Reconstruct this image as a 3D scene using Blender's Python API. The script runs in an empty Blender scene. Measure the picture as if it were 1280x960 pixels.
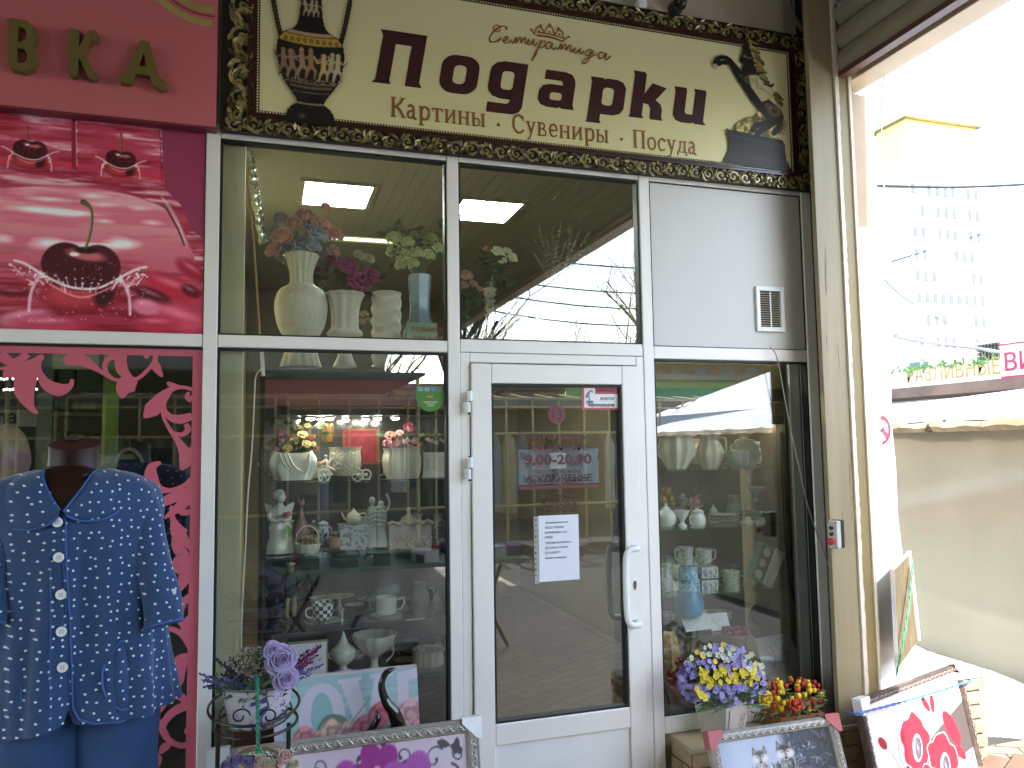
import bpy, math, random
import numpy as np
from mathutils import Vector, Matrix, Euler
R = random.Random(7)
sc = bpy.context.scene
COL = sc.collection
PI = math.pi
# ------------------------------------------------------------------ camera
EYE = Vector((0, -3.3, 1.65))
YAW, PITCH, ROLL, FPX = 0.31004925, 0.07903942, -0.0147645, 965.0
_f = Vector((math.sin(YAW)*math.cos(PITCH), math.cos(YAW)*math.cos(PITCH), math.sin(PITCH)))
_r = Vector((math.cos(YAW), -math.sin(YAW), 0)); _u = _r.cross(_f)
RX = _r*math.cos(ROLL)+_u*math.sin(ROLL); UX = -_r*math.sin(ROLL)+_u*math.cos(ROLL)
cd = bpy.data.cameras.new('camera'); cam = bpy.data.objects.new('camera', cd); COL.objects.link(cam)
cd.sensor_width = 36; cd.lens = FPX/1280*36; cd.clip_end = 3000; cd.clip_start = 0.05
m = Matrix((RX, UX, -_f)).transposed().to_4x4(); m.translation = EYE; cam.matrix_world = m
sc.camera = cam
def at(px, py, Y):
    """world point on the upright plane y=Y seen at photo position px,py"""
    d = RX*((px-640)/FPX) - UX*((py-480)/FPX) + _f
    return EYE + d*((Y+3.3)/d.y)
def atz(px, py, Z):
    d = RX*((px-640)/FPX) - UX*((py-480)/FPX) + _f
    return EYE + d*((Z-1.65)/d.z)
# ------------------------------------------------------------------ light
SUN_EL = math.radians(41); SUN_AZ = math.radians(178.0)   # azimuth clockwise from +y
sdir = Vector((math.sin(SUN_AZ)*math.cos(SUN_EL), math.cos(SUN_AZ)*math.cos(SUN_EL), math.sin(SUN_EL)))
w = bpy.data.worlds.new("World"); sc.world = w; w.use_nodes = True
nt = w.node_tree; nt.nodes.clear()
sky = nt.nodes.new('ShaderNodeTexSky'); sky.sky_type = 'NISHITA'; sky.sun_disc = False
sky.sun_elevation = SUN_EL; sky.sun_rotation = SUN_AZ; sky.air_density = 1.2; sky.dust_density = 1.2; sky.ozone_density = .8
bg = nt.nodes.new('ShaderNodeBackground'); bg.inputs[1].default_value = 0.15
wo = nt.nodes.new('ShaderNodeOutputWorld')
nt.links.new(sky.outputs[0], bg.inputs[0]); nt.links.new(bg.outputs[0], wo.inputs[0])
sl = bpy.data.lights.new('sun', 'SUN'); sl.energy = 2.1; sl.angle = math.radians(.5); sl.color = (1, .97, .93)
so = bpy.data.objects.new('sun', sl); COL.objects.link(so); so.rotation_euler = sdir.to_track_quat('Z', 'Y').to_euler()
sc.view_settings.view_transform = 'Standard'; sc.view_settings.look = 'None'
sc.view_settings.exposure = 2.95; sc.view_settings.gamma = 1
# ------------------------------------------------------------------ materials
def lin(c):
    if isinstance(c, str): c = tuple(int(c[i:i+2], 16)/255 for i in (0, 2, 4))
    return tuple(x/12.92 if x <= .04045 else ((x+.055)/1.055)**2.4 for x in c)
MATS = {}
def mat(name, col, rough=.5, metal=0, var=.12, scale=6, bump=0, bscale=40, emit=None, es=1, stretch=None, coat=0, spec=.5, dark=None, dthr=.6, trans=0, sss=0):
    """principled with noise-driven colour variation, relief and optional dirt"""
    if name in MATS: return MATS[name]
    m = bpy.data.materials.new(name); m.use_nodes = True; n = m.node_tree.nodes; L = m.node_tree.links
    b = n['Principled BSDF']; c = lin(col)
    b.inputs['Roughness'].default_value = rough; b.inputs['Metallic'].default_value = metal
    b.inputs['Coat Weight'].default_value = coat; b.inputs['Specular IOR Level'].default_value = spec
    b.inputs['Transmission Weight'].default_value = trans
    tc = n.new('ShaderNodeTexCoord'); mp = n.new('ShaderNodeMapping'); L.new(tc.outputs['Object'], mp.inputs[0])
    if stretch: mp.inputs['Scale'].default_value = stretch
    no = n.new('ShaderNodeTexNoise'); no.inputs['Scale'].default_value = scale; no.inputs['Detail'].default_value = 5
    L.new(mp.outputs[0], no.inputs[0])
    mr = n.new('ShaderNodeMapRange'); mr.inputs[1].default_value = .3; mr.inputs[2].default_value = .7
    mr.inputs[3].default_value = 1-var; mr.inputs[4].default_value = 1+var; L.new(no.outputs[0], mr.inputs[0])
    hs = n.new('ShaderNodeHueSaturation'); hs.inputs['Color'].default_value = (*c, 1); L.new(mr.outputs[0], hs.inputs['Value'])
    out = hs.outputs[0]
    if dark:
        n2 = n.new('ShaderNodeTexNoise'); n2.inputs['Scale'].default_value = scale*1.7; n2.inputs['Detail'].default_value = 8
        L.new(mp.outputs[0], n2.inputs[0]); m2 = n.new('ShaderNodeMapRange')
        m2.inputs[1].default_value = dthr; m2.inputs[2].default_value = dthr+.06; L.new(n2.outputs[0], m2.inputs[0])
        mx = n.new('ShaderNodeMixRGB'); L.new(m2.outputs[0], mx.inputs[0]); L.new(out, mx.inputs[1]); mx.inputs[2].default_value = (*lin(dark), 1)
        out = mx.outputs[0]
    L.new(out, b.inputs['Base Color'])
    if bump:
        bn = n.new('ShaderNodeTexNoise'); bn.inputs['Scale'].default_value = bscale; L.new(mp.outputs[0], bn.inputs[0])
        bp = n.new('ShaderNodeBump'); bp.inputs['Strength'].default_value = bump; bp.inputs['Distance'].default_value = .01
        L.new(bn.outputs[0], bp.inputs['Height']); L.new(bp.outputs[0], b.inputs['Normal'])
    if emit:
        b.inputs['Emission Color'].default_value = (*lin(emit), 1); b.inputs['Emission Strength'].default_value = es
    MATS[name] = m; return m
def glass_mat(name, k=1.0, tint=(.93, .96, .95), ior=1.5, base=0.0):
    m = bpy.data.materials.new(name); m.use_nodes = True; n = m.node_tree.nodes; L = m.node_tree.links; n.clear()
    o = n.new('ShaderNodeOutputMaterial'); t = n.new('ShaderNodeBsdfTransparent'); g = n.new('ShaderNodeBsdfGlossy')
    t.inputs[0].default_value = (*tint, 1); g.inputs['Roughness'].default_value = 0.0; g.inputs[0].default_value = (.96, .98, 1, 1)
    # Schlick reflectance from the facing term: symmetric for both sides of the sheet
    lw = n.new('ShaderNodeLayerWeight'); lw.inputs['Blend'].default_value = .5
    pw = n.new('ShaderNodeMath'); pw.operation = 'POWER'; pw.inputs[1].default_value = 4.0
    r0 = ((ior-1)/(ior+1))**2
    mu = n.new('ShaderNodeMath'); mu.operation = 'MULTIPLY_ADD'; mu.inputs[1].default_value = 1-r0; mu.inputs[2].default_value = r0
    m3 = n.new('ShaderNodeMath'); m3.operation = 'MULTIPLY_ADD'; m3.inputs[1].default_value = k; m3.inputs[2].default_value = base; m3.use_clamp = True
    mx = n.new('ShaderNodeMixShader')
    L.new(lw.outputs['Facing'], pw.inputs[0]); L.new(pw.outputs[0], mu.inputs[0]); L.new(mu.outputs[0], m3.inputs[0])
    L.new(m3.outputs[0], mx.inputs[0]); L.new(t.outputs[0], mx.inputs[1]); L.new(g.outputs[0], mx.inputs[2]); L.new(mx.outputs[0], o.inputs[0])
    MATS[name] = m; return m
def print_mat(name='printed colours', rough=.45, coat=0, bump=0):
    if name in MATS: return MATS[name]
    m = bpy.data.materials.new(name); m.use_nodes = True; n = m.node_tree.nodes; L = m.node_tree.links
    b = n['Principled BSDF']; b.inputs['Roughness'].default_value = rough; b.inputs['Coat Weight'].default_value = coat
    a = n.new('ShaderNodeVertexColor'); a.layer_name = 'Col'; L.new(a.outputs[0], b.inputs['Base Color'])
    if bump:
        bn = n.new('ShaderNodeTexNoise'); bn.inputs['Scale'].default_value = 250; bp = n.new('ShaderNodeBump')
        tc = n.new('ShaderNodeTexCoord'); L.new(tc.outputs['Object'], bn.inputs[0]); bp.inputs['Strength'].default_value = bump; bp.inputs['Distance'].default_value = .002
        L.new(bn.outputs[0], bp.inputs['Height']); L.new(bp.outputs[0], b.inputs['Normal'])
    MATS[name] = m; return m
# ------------------------------------------------------------------ geometry
class G:
    def __init__(s): s.v = []; s.f = []
    def add(s, v, f):
        k = len(s.v); s.v += [tuple(p) for p in v]; s.f += [tuple(i+k for i in q) for q in f]; return s
    def box(s, a, b, M=None):
        x0, y0, z0 = a; x1, y1, z1 = b
        v = [Vector(p) for p in ((x0, y0, z0), (x1, y0, z0), (x1, y1, z0), (x0, y1, z0), (x0, y0, z1), (x1, y0, z1), (x1, y1, z1), (x0, y1, z1))]
        if M: v = [M @ p for p in v]
        return s.add(v, [(0, 3, 2, 1), (4, 5, 6, 7), (0, 1, 5, 4), (1, 2, 6, 5), (2, 3, 7, 6), (3, 0, 4, 7)])
    def tube(s, pts, r, n=8, closed=False, cap=True, flat=1):
        pts = [Vector(p) for p in pts]; N = len(pts)
        rs = r if isinstance(r, (list, tuple)) else [r]*N
        k = len(s.v); up = None
        for i, p in enumerate(pts):
            a = pts[(i-1) % N] if (closed or i) else p; b = pts[(i+1) % N] if (closed or i < N-1) else p
            t = (b-a).normalized() if (b-a).length > 1e-9 else Vector((0, 0, 1))
            if up is None: up = Vector((0, 0, 1)) if abs(t.z) < .9 else Vector((1, 0, 0))
            e = t.cross(up); e = e.normalized() if e.length > 1e-6 else Vector((1, 0, 0)); up = e.cross(t).normalized()
            for j in range(n):
                an = 2*PI*j/n; q = p+(e*math.cos(an)+up*math.sin(an)*flat)*rs[i]; s.v.append(tuple(q))
        for i in range(N if closed else N-1):
            for j in range(n):
                a = k+i*n+j; b = k+i*n+(j+1) % n; c = k+((i+1) % N)*n+(j+1) % n; d = k+((i+1) % N)*n+j; s.f.append((a, b, c, d))
        if cap and not closed:
            s.f.append(tuple(k+j for j in range(n))[::-1]); s.f.append(tuple(k+(N-1)*n+j for j in range(n)))
        return s
    def lathe(s, prof, n=24, c=(0, 0, 0), flute=0, k=12, sx=1, sy=1, twist=0, fr=None, bot=True):
        st = len(s.v); c = Vector(c)
        for i, (r, z) in enumerate(prof):
            fl = flute if fr is None or (fr[0] <= z <= fr[1]) else 0
            for j in range(n):
                a = 2*PI*j/n+twist*z; rr = r*(1+fl*math.cos(k*2*PI*j/n)); s.v.append((c.x+rr*math.cos(a)*sx, c.y+rr*math.sin(a)*sy, c.z+z))
        for i in range(len(prof)-1):
            for j in range(n):
                a = st+i*n+j; b = st+i*n+(j+1) % n; s.f.append((a, b, b+n, a+n))
        if bot: s.f.append(tuple(st+j for j in range(n))[::-1])
        return s
    def ell(s, c, r, n=12, m=8, M=None):
        st = len(s.v); r = (r, r, r) if not hasattr(r, '__len__') else r; c = Vector(c); P = []
        for i in range(m+1):
            t = PI*i/m
            for j in range(n):
                a = 2*PI*j/n; p = Vector((r[0]*math.sin(t)*math.cos(a), r[1]*math.sin(t)*math.sin(a), r[2]*math.cos(t)))
                if M: p = M @ p
                P.append(tuple(p+c))
        s.v += P
        for i in range(m):
            for j in range(n):
                a = st+i*n+j; b = st+i*n+(j+1) % n; s.f.append((a, a+n, b+n, b))
        return s
    def prism(s, pts, d):
        """closed outline (3-D points) thickened along vector d"""
        n = len(pts); d = Vector(d); v = [Vector(p) for p in pts]+[Vector(p)+d for p in pts]
        return s.add(v, [tuple(range(n))[::-1], tuple(range(n, 2*n))]+[(i, (i+1) % n, n+(i+1) % n, n+i) for i in range(n)])
    def ribbon(s, pts, wd, nrm=(0, -1, 0), th=.001):
        """flat stroke following pts, widths wd, facing nrm, slightly thick"""
        pts = [Vector(p) for p in pts]; N = len(pts); nrm = Vector(nrm)
        wd = list(np.interp(np.linspace(0, 1, N), np.linspace(0, 1, len(wd)), wd)) if isinstance(wd, (list, tuple)) else [wd]*N; st = len(s.v)
        for i, p in enumerate(pts):
            t = pts[min(i+1, N-1)]-pts[max(i-1, 0)]; e = t.cross(nrm).normalized() if t.length > 1e-9 else Vector((1, 0, 0))
            for q in (p-e*wd[i]/2, p+e*wd[i]/2, p+e*wd[i]/2+nrm*th, p-e*wd[i]/2+nrm*th): s.v.append(tuple(q))
        for i in range(N-1):
            a = st+4*i
            for j in range(4): s.f.append((a+j, a+(j+1) % 4, a+4+(j+1) % 4, a+4+j))
        s.f.append((st+3, st+2, st+1, st)); e = st+4*(N-1); s.f.append((e, e+1, e+2, e+3))
        return s
    def leaf(s, base, tip, wd, nrm=None, curl=.0, fold=.15):
        base = Vector(base); tip = Vector(tip); d = tip-base; nrm = Vector(nrm) if nrm else Vector((0, -1, .3))
        e = d.cross(nrm); e = e.normalized() if e.length > 1e-6 else Vector((1, 0, 0)); nn = e.cross(d).normalized()
        P = []
        for t, w_ in ((0, .15), (.3, .8), (.6, 1), (.85, .5), (1, .05)):
            c = base+d*t+nn*(-curl*t*t*d.length); P += [c-e*wd*w_/2+nn*fold*wd*w_/2, c, c+e*wd*w_/2+nn*fold*wd*w_/2]
        return s.add(P, [q for i in range(4) for q in ((3*i, 3*i+1, 3*i+4, 3*i+3), (3*i+1, 3*i+2, 3*i+5, 3*i+4))])
    def rose(s, c, r, d=(0, -1, .4), n=14, open_=1.0, rnd=R):
        """spiral of cupped petals"""
        c = Vector(c); d = Vector(d).normalized(); q = d.to_track_quat('Z', 'Y')
        for i in range(n):
            t = (i+.5)/n; an = i*2.4+rnd.uniform(-.2, .2); rad = r*(.1+.86*t)*open_; hw = 1.25-.5*t; top = r*(.62-.75*t*t)+rnd.uniform(-.04, .04)*r; P = []
            for a_ in range(5):
                u = (a_/4-.5)*2; aa = an+u*hw
                for (f_, z) in ((.62, -.55*r), (.86, top-.22*r), (1.0, top), (1.13+.1*t, top-.03*r-.05*r*t)):
                    P.append(c+q @ Vector((math.cos(aa)*rad*f_*(1-.06*u*u), math.sin(aa)*rad*f_*(1-.06*u*u), z-(.16*r*u*u if z > 0 or f_ > .9 else 0))))
            s.add(P, [(a_*4+b_, a_*4+b_+1, a_*4+b_+5, a_*4+b_+4) for a_ in range(4) for b_ in range(3)])
        s.ell(c-q @ Vector((0, 0, r*.25)), r*.62, 8, 5)
        return s
    def build(s, name, mt, parent=None, loc=(0, 0, 0), smooth=True, kind=None, auto=40):
        me = bpy.data.meshes.new(name); loc = Vector(loc)
        vs = s.v if loc.length == 0 else [(x-loc.x, y-loc.y, z-loc.z) for x, y, z in s.v]
        me.from_pydata(vs, [], s.f); me.update()
        o = bpy.data.objects.new(name, me); COL.objects.link(o)
        if isinstance(mt, (list, tuple)):
            for q in mt: me.materials.append(q)
        else: me.materials.append(mt)
        if smooth:
            me.polygons.foreach_set('use_smooth', [True]*len(me.polygons))
            if auto: me.set_sharp_from_angle(angle=math.radians(auto))
        if parent: o.parent = parent
        o.location = loc
        if kind: o['kind'] = kind
        return o
def bevel(o, w_=.004, seg=2):
    b = o.modifiers.new('bevel', 'BEVEL'); b.width = w_; b.segments = seg; b.limit_method = 'ANGLE'; b.angle_limit = math.radians(50); return o
def tag(o, label, cat, group=None):
    o['label'] = label; o['category'] = cat
    if group: o['group'] = group
    return o
def thing(name, label, cat, loc=(0, 0, 0), group=None, rz=0):
    o = bpy.data.objects.new(name, None); COL.objects.link(o); o.location = loc; o.rotation_euler = (0, 0, rz); o.empty_display_size = .1
    return tag(o, label, cat, group)
class T:
    """a thing whose parts are given in world coordinates"""
    def __init__(s, name, label, cat, loc, group=None):
        s.loc = Vector(loc); s.o = thing(name, label, cat, s.loc, group)
    def part(s, g, name, mt, parent=None, **k):
        gg = G(); base = s.loc; gg.v = [(x-base.x, y-base.y, z-base.z) for x, y, z in g.v]; gg.f = g.f
        return gg.build(name, mt, parent or s.o, **k)
def struct(g, name, mt, parent=None, **k):
    o = g.build(name, mt, parent, **k)
    if not parent: o['kind'] = 'structure'
    return o
def text(body, size, p, mt, name='lettering', parent=None, extrude=.001, offset=0, shear=0, align='LEFT', sx=1, sp=1, rot=(PI/2, 0, 0), base=Vector((0, 0, 0)), mirror=False):
    cu = bpy.data.curves.new(name, 'FONT'); cu.body = body; cu.size = size; cu.extrude = extrude; cu.offset = offset; cu.shear = shear
    cu.align_x = align; cu.space_character = sp; cu.resolution_u = 3
    tmp = bpy.data.objects.new('tmp', cu); COL.objects.link(tmp)
    dg = bpy.context.evaluated_depsgraph_get(); me = bpy.data.meshes.new_from_object(tmp.evaluated_get(dg))
    bpy.data.objects.remove(tmp); me.name = name; me.materials.clear(); me.materials.append(mt)
    o = bpy.data.objects.new(name, me); COL.objects.link(o); o.location = Vector(p)-base; o.rotation_euler = rot; o.scale = (-sx if mirror else sx, 1, 1)
    if parent: o.parent = parent
    return o
# ------------------------------------------------------------------ painter for flat prints
class Paint:
    def __init__(s, wpx, hpx, bgc, ss=2, seed=3):
        s.w, s.h, s.ss = wpx, hpx, ss; s.rs = np.random.RandomState(seed)
        yy, xx = np.mgrid[0:hpx*ss, 0:wpx*ss]; s.x = (xx+.5)/ss; s.y = (yy+.5)/ss
        s.a = np.zeros((hpx*ss, wpx*ss, 3)); s.m = np.zeros((hpx*ss, wpx*ss)) if bgc is None else np.ones((hpx*ss, wpx*ss))
        if bgc is not None: s.a[:] = s.c(bgc)
    def c(s, c): return np.array([int(c[i:i+2], 16)/255 for i in (0, 2, 4)]) if isinstance(c, str) else np.array(c, float)
    def put(s, mask, c, al=1):
        mk = np.clip(mask, 0, 1)*al; s.a = s.a*(1-mk[..., None])+(s.c(c) if not (isinstance(c, np.ndarray) and c.ndim == 3) else c)*mk[..., None]
        s.m = np.maximum(s.m, mk); return s
    def noise(s, sc_x, sc_y=None, oct=3):
        sc_y = sc_y or sc_x; H, W = s.x.shape; out = 0; amp = 1; tot = 0
        for o in range(oct):
            gx = max(2, int(s.w/sc_x*2**o)+2); gy = max(2, int(s.h/sc_y*2**o)+2); g = s.rs.rand(gy+1, gx+1)
            u = s.x/s.w*(gx-1); v = s.y/s.h*(gy-1); i = u.astype(int); j = v.astype(int); fu = u-i; fv = v-j
            fu = fu*fu*(3-2*fu); fv = fv*fv*(3-2*fv)
            out = out+amp*((g[j, i]*(1-fu)+g[j, i+1]*fu)*(1-fv)+(g[j+1, i]*(1-fu)+g[j+1, i+1]*fu)*fv); tot += amp; amp *= .5
        return out/tot
    def el(s, cx, cy, rx, ry, c, rot=0, soft=.1, al=1, ring=None):
        ca, sa = math.cos(rot), math.sin(rot); dx = s.x-cx; dy = s.y-cy
        d = np.sqrt(((dx*ca+dy*sa)/rx)**2+((-dx*sa+dy*ca)/ry)**2)
        mk = np.clip((1-d)/soft+.5, 0, 1)
        if ring: mk = mk*np.clip((d-ring)/soft+.5, 0, 1)
        return s.put(mk, c, al)
    def poly(s, pts, c, al=1):
        ins = np.zeros(s.x.shape, bool); n = len(pts)
        for i in range(n):
            x1, y1 = pts[i]; x2, y2 = pts[(i+1) % n]
            if y1 == y2: continue
            cond = ((y1 > s.y) != (y2 > s.y)) & (s.x < (x2-x1)*(s.y-y1)/(y2-y1)+x1); ins ^= cond
        return s.put(ins.astype(float), c, al)
    def line(s, pts, wd, c, al=1, soft=.7):
        wd = list(np.interp(np.linspace(0, 1, len(pts)), np.linspace(0, 1, len(wd)), wd)) if hasattr(wd, '__len__') else [wd]*len(pts); best = None
        for i in range(len(pts)-1):
            (x1, y1), (x2, y2) = pts[i], pts[i+1]; L2 = (x2-x1)**2+(y2-y1)**2+1e-9
            t = np.clip(((s.x-x1)*(x2-x1)+(s.y-y1)*(y2-y1))/L2, 0, 1)
            d = np.hypot(s.x-x1-t*(x2-x1), s.y-y1-t*(y2-y1))-(wd[i]+(wd[i+1]-wd[i])*t)/2
            best = d if best is None else np.minimum(best, d)
        return s.put(np.clip(.5-best/soft, 0, 1), c, al)
    def mesh(s, name, o, u, v, mt, parent=None, base=Vector((0, 0, 0)), gain=1.0, sat=1.0):
        """grid of vertices from corner o (top left) along u (right) and v (down)"""
        ss = s.ss; W, H = s.w, s.h
        A = s.a.reshape(H, ss, W, ss, 3).mean((1, 3)); Mk = s.m.reshape(H, ss, W, ss).mean((1, 3))
        o = Vector(o)-base; u = Vector(u); v = Vector(v)
        gx, gy = np.meshgrid(np.linspace(0, 1, W), np.linspace(0, 1, H))
        P = np.array(o)[None, None]+gx[..., None]*np.array(u)+gy[..., None]*np.array(v)
        idx = np.arange(W*H).reshape(H, W)
        q = np.stack([idx[1:, :-1], idx[1:, 1:], idx[:-1, 1:], idx[:-1, :-1]], -1).reshape(-1, 4)
        keep = ((Mk[1:, :-1]+Mk[1:, 1:]+Mk[:-1, 1:]+Mk[:-1, :-1]) > 1.9).reshape(-1); q = q[keep]
        used = np.unique(q); rm = -np.ones(W*H, int); rm[used] = np.arange(len(used)); q = rm[q]
        V = P.reshape(-1, 3)[used]; C = A.reshape(-1, 3)[used]; C = np.clip(C*gain, 0, 1); C = C*sat+C.mean(1, keepdims=True)*(1-sat)
        C = np.where(C <= .04045, C/12.92, ((C+.055)/1.055)**2.4)
        me = bpy.data.meshes.new(name); me.vertices.add(len(V)); me.vertices.foreach_set('co', V.astype(np.float32).ravel())
        me.loops.add(q.size); me.loops.foreach_set('vertex_index', q.astype(np.int32).ravel())
        me.polygons.add(len(q)); me.polygons.foreach_set('loop_start', np.arange(0, q.size, 4, dtype=np.int32))
        me.polygons.foreach_set('loop_total', np.full(len(q), 4, np.int32)); me.update(calc_edges=True)
        at_ = me.color_attributes.new('Col', 'FLOAT_COLOR', 'POINT')
        at_.data.foreach_set('color', np.concatenate([C, np.ones((len(C), 1))], 1).astype(np.float32).ravel())
        me.materials.append(mt); ob = bpy.data.objects.new(name, me); COL.objects.link(ob)
        if parent: ob.parent = parent
        return ob
def cr(pts, n=6, closed=False):
    """Catmull-Rom through points of any dimension"""
    P = [Vector(p) if len(p) == 3 else Vector((p[0], p[1], 0)) for p in pts]; N = len(P); out = []
    dim = len(pts[0]); rng = range(N if closed else N-1)
    for i in rng:
        a = P[(i-1) % N] if (closed or i) else P[0]; b = P[i]; c = P[(i+1) % N]; d = P[(i+2) % N] if (closed or i+2 < N) else P[-1]
        for k in range(n):
            t = k/n; q = .5*((2*b)+(c-a)*t+(2*a-5*b+4*c-d)*t*t+(3*b-a-3*c+d)*t**3); out.append(tuple(q)[:dim] if dim == 2 else q)
    if not closed: out.append(tuple(P[-1])[:dim] if dim == 2 else P[-1])
    return out
# ================================================================== materials
WHITE = mat('white coated aluminium', 'e8e3dc', .35, var=.03, scale=3, bump=.05, bscale=300)
BLACKG = mat('black rubber gasket', '141414', .6)
BEIGEP = mat('cream painted steel', '938669', .5, var=.14, scale=2, stretch=(7, 7, .5), dark='5a3c20', dthr=.61, bump=.12, bscale=30)
OLIVEP = mat('ochre painted steel', '8d7d55', .5, var=.06, scale=2, stretch=(3, 3, 1))
PEACH = mat('peach painted steel', 'd2bea0', .5, var=.05)
DARK = mat('painted gap shade', '0c0a09', .8)  # near-black colour stands for the shade in the gap beside the column
GLASS = glass_mat('window glass', 2.1, base=.015); SHELFG = glass_mat('shelf glass', .8, tint=(.88, .95, .92))
CHROME = mat('polished steel', 'c8c8c8', .12, 1, var=.02)
BLACKM = mat('black painted steel', '1b1917', .4, var=.1)
WHITEP = mat('white plastic', 'e4e4e2', .3, var=.03)
PINK = mat('pink vinyl', 'c96272', .35, var=.03)
# ================================================================== setting
def ground_mat():
    m = bpy.data.materials.new('brown concrete pavers'); m.use_nodes = True; n = m.node_tree.nodes; L = m.node_tree.links; b = n['Principled BSDF']
    tc = n.new('ShaderNodeTexCoord'); br = n.new('ShaderNodeTexBrick'); L.new(tc.outputs['Object'], br.inputs[0])
    mp = n.new('ShaderNodeMapping'); mp.inputs['Rotation'].default_value = (0, 0, .5); L.new(tc.outputs['Object'], mp.inputs[0]); L.new(mp.outputs[0], br.inputs[0])
    br.inputs['Scale'].default_value = 1; br.inputs['Brick Width'].default_value = .2; br.inputs['Row Height'].default_value = .1; br.inputs['Mortar Size'].default_value = .006
    br.inputs['Color1'].default_value = (*lin('a8967c'), 1); br.inputs['Color2'].default_value = (*lin('8f7b66'), 1); br.inputs['Mortar'].default_value = (*lin('4a3f36'), 1)
    no = n.new('ShaderNodeTexNoise'); no.inputs['Scale'].default_value = .7; no.inputs['Detail'].default_value = 6; L.new(tc.outputs['Object'], no.inputs[0])
    mx = n.new('ShaderNodeMixRGB'); mx.blend_type = 'MULTIPLY'; mx.inputs[0].default_value = .8; L.new(br.outputs[0], mx.inputs[1]); L.new(no.outputs[0], mx.inputs[2])
    hs = n.new('ShaderNodeHueSaturation'); hs.inputs['Value'].default_value = 1.7; L.new(mx.outputs[0], hs.inputs['Color']); L.new(hs.outputs[0], b.inputs['Base Color'])
    b.inputs['Roughness'].default_value = .6
    bp = n.new('ShaderNodeBump'); bp.inputs['Strength'].default_value = .6; bp.inputs['Distance'].default_value = .004; L.new(br.outputs['Fac'], bp.inputs['Height']); bp.invert = True
    L.new(bp.outputs[0], b.inputs['Normal']); return m
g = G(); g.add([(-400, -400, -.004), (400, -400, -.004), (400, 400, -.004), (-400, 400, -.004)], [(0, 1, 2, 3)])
struct(g, 'ground', mat('shade toned asphalt', '3c3a38', .9, var=.2, scale=1.5, bump=.2), smooth=False)  # ground colour darkened so its sunlit part reads like shaded paving
g = G(); g.add([(-9, -14, 0), (2.84, -14, 0), (2.84, -1.6, 0), (9, -1.6, 0), (9, 0.02, 0), (-9, .02, 0)], [(0, 1, 2, 3, 4, 5)])
PAV = struct(g, 'pavement', ground_mat(), smooth=False)
g = G(); g.box((-.097, -.047, 0), (.097, .047, .016)); PM = mat('red brown paver', '7c6250', .8, var=.25, scale=3, bump=.4, bscale=60); pv0 = None
for j in range(-14, 15):
    for i in range(-8, 9):
        u = .2*i+(.1 if j % 2 else 0); v = .1*j; x = 3.95+u*math.cos(.5)-v*math.sin(.5); y = -.75+u*math.sin(.5)+v*math.cos(.5)
        if not (3.3 < x < 4.7 and -1.35 < y < -.15): continue
        if pv0 is None: pv0 = g.build('paver', PM, PAV, smooth=False); o = bevel(pv0, .003, 1)
        else: o = pv0.copy(); COL.objects.link(o); o.parent = PAV
        o.location = (x, y, R.uniform(.001, .004)); o.rotation_euler = (R.uniform(-.01, .01), R.uniform(-.01, .01), .5)
# shop floor, walls and ceiling
FLOORM = mat('dark brown floor tile', '4a3c30', .35, var=.15)
g = G(); g.box((-.24, .06, .0), (2.72, 5, .02)); struct(g, 'floor', FLOORM, smooth=False)
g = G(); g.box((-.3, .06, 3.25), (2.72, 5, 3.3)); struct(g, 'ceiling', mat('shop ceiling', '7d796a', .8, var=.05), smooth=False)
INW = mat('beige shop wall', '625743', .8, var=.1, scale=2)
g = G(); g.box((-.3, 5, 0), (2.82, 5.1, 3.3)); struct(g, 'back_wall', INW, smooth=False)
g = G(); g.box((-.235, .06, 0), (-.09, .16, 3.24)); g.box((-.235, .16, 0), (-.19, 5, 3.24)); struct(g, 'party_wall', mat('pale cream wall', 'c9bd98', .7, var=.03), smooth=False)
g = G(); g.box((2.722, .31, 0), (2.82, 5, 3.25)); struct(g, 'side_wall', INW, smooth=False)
# masonry above the windows
FASC = mat('grey beige plaster', 'bdb4a2', .8, var=.1, scale=3, dark='7c705c', dthr=.66)
g = G(); g.box((-9, .0, 2.99), (2.6, .055, 4.2)); g.box((-9, .056, 3.31), (2.8, 6, 4.6)); struct(g, 'wall_above_windows', FASC, smooth=False)
g = G(); g.box((2.722, .03, 0), (2.82, .3, 4.2)); struct(g, 'wall_return', DARK, smooth=False)
g = G(); g.box((-9, 0.06, 0), (-2.6, .3, 3.3)); struct(g, 'wall_beyond', FASC, smooth=False)
# arcade canopy
SID = mat('brown canopy siding', '93836a', .45, var=.12, scale=3, stretch=(4, .3, 1))
canopy = thing('arcade_canopy', 'brown boarded ceiling of the arcade overhead, running out from the shop fronts', 'canopy', (0, 0, 4.2))
g = G(); g.box((-9, -9.5, .05), (2.9, -.001, .25)); g.build('roof_slab', FASC, canopy, smooth=False)
g = G(); g.box((-.055, -9.5, -.02), (.052, -.01, .04)); g.box((.052, -9.5, .0), (.068, -.01, .04)); b0 = g.build('board', SID, canopy, smooth=False); b0.location = (2.6, 0, 0)
for i in range(1, 90):
    b = b0.copy(); COL.objects.link(b); b.parent = canopy; b.location = (2.6-.123*i, 0, 0)
g = G(); g.box((-9, -9.7, -.85), (2.9, -9.501, .25)); g.build('fascia', FASC, canopy, smooth=False)
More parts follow.
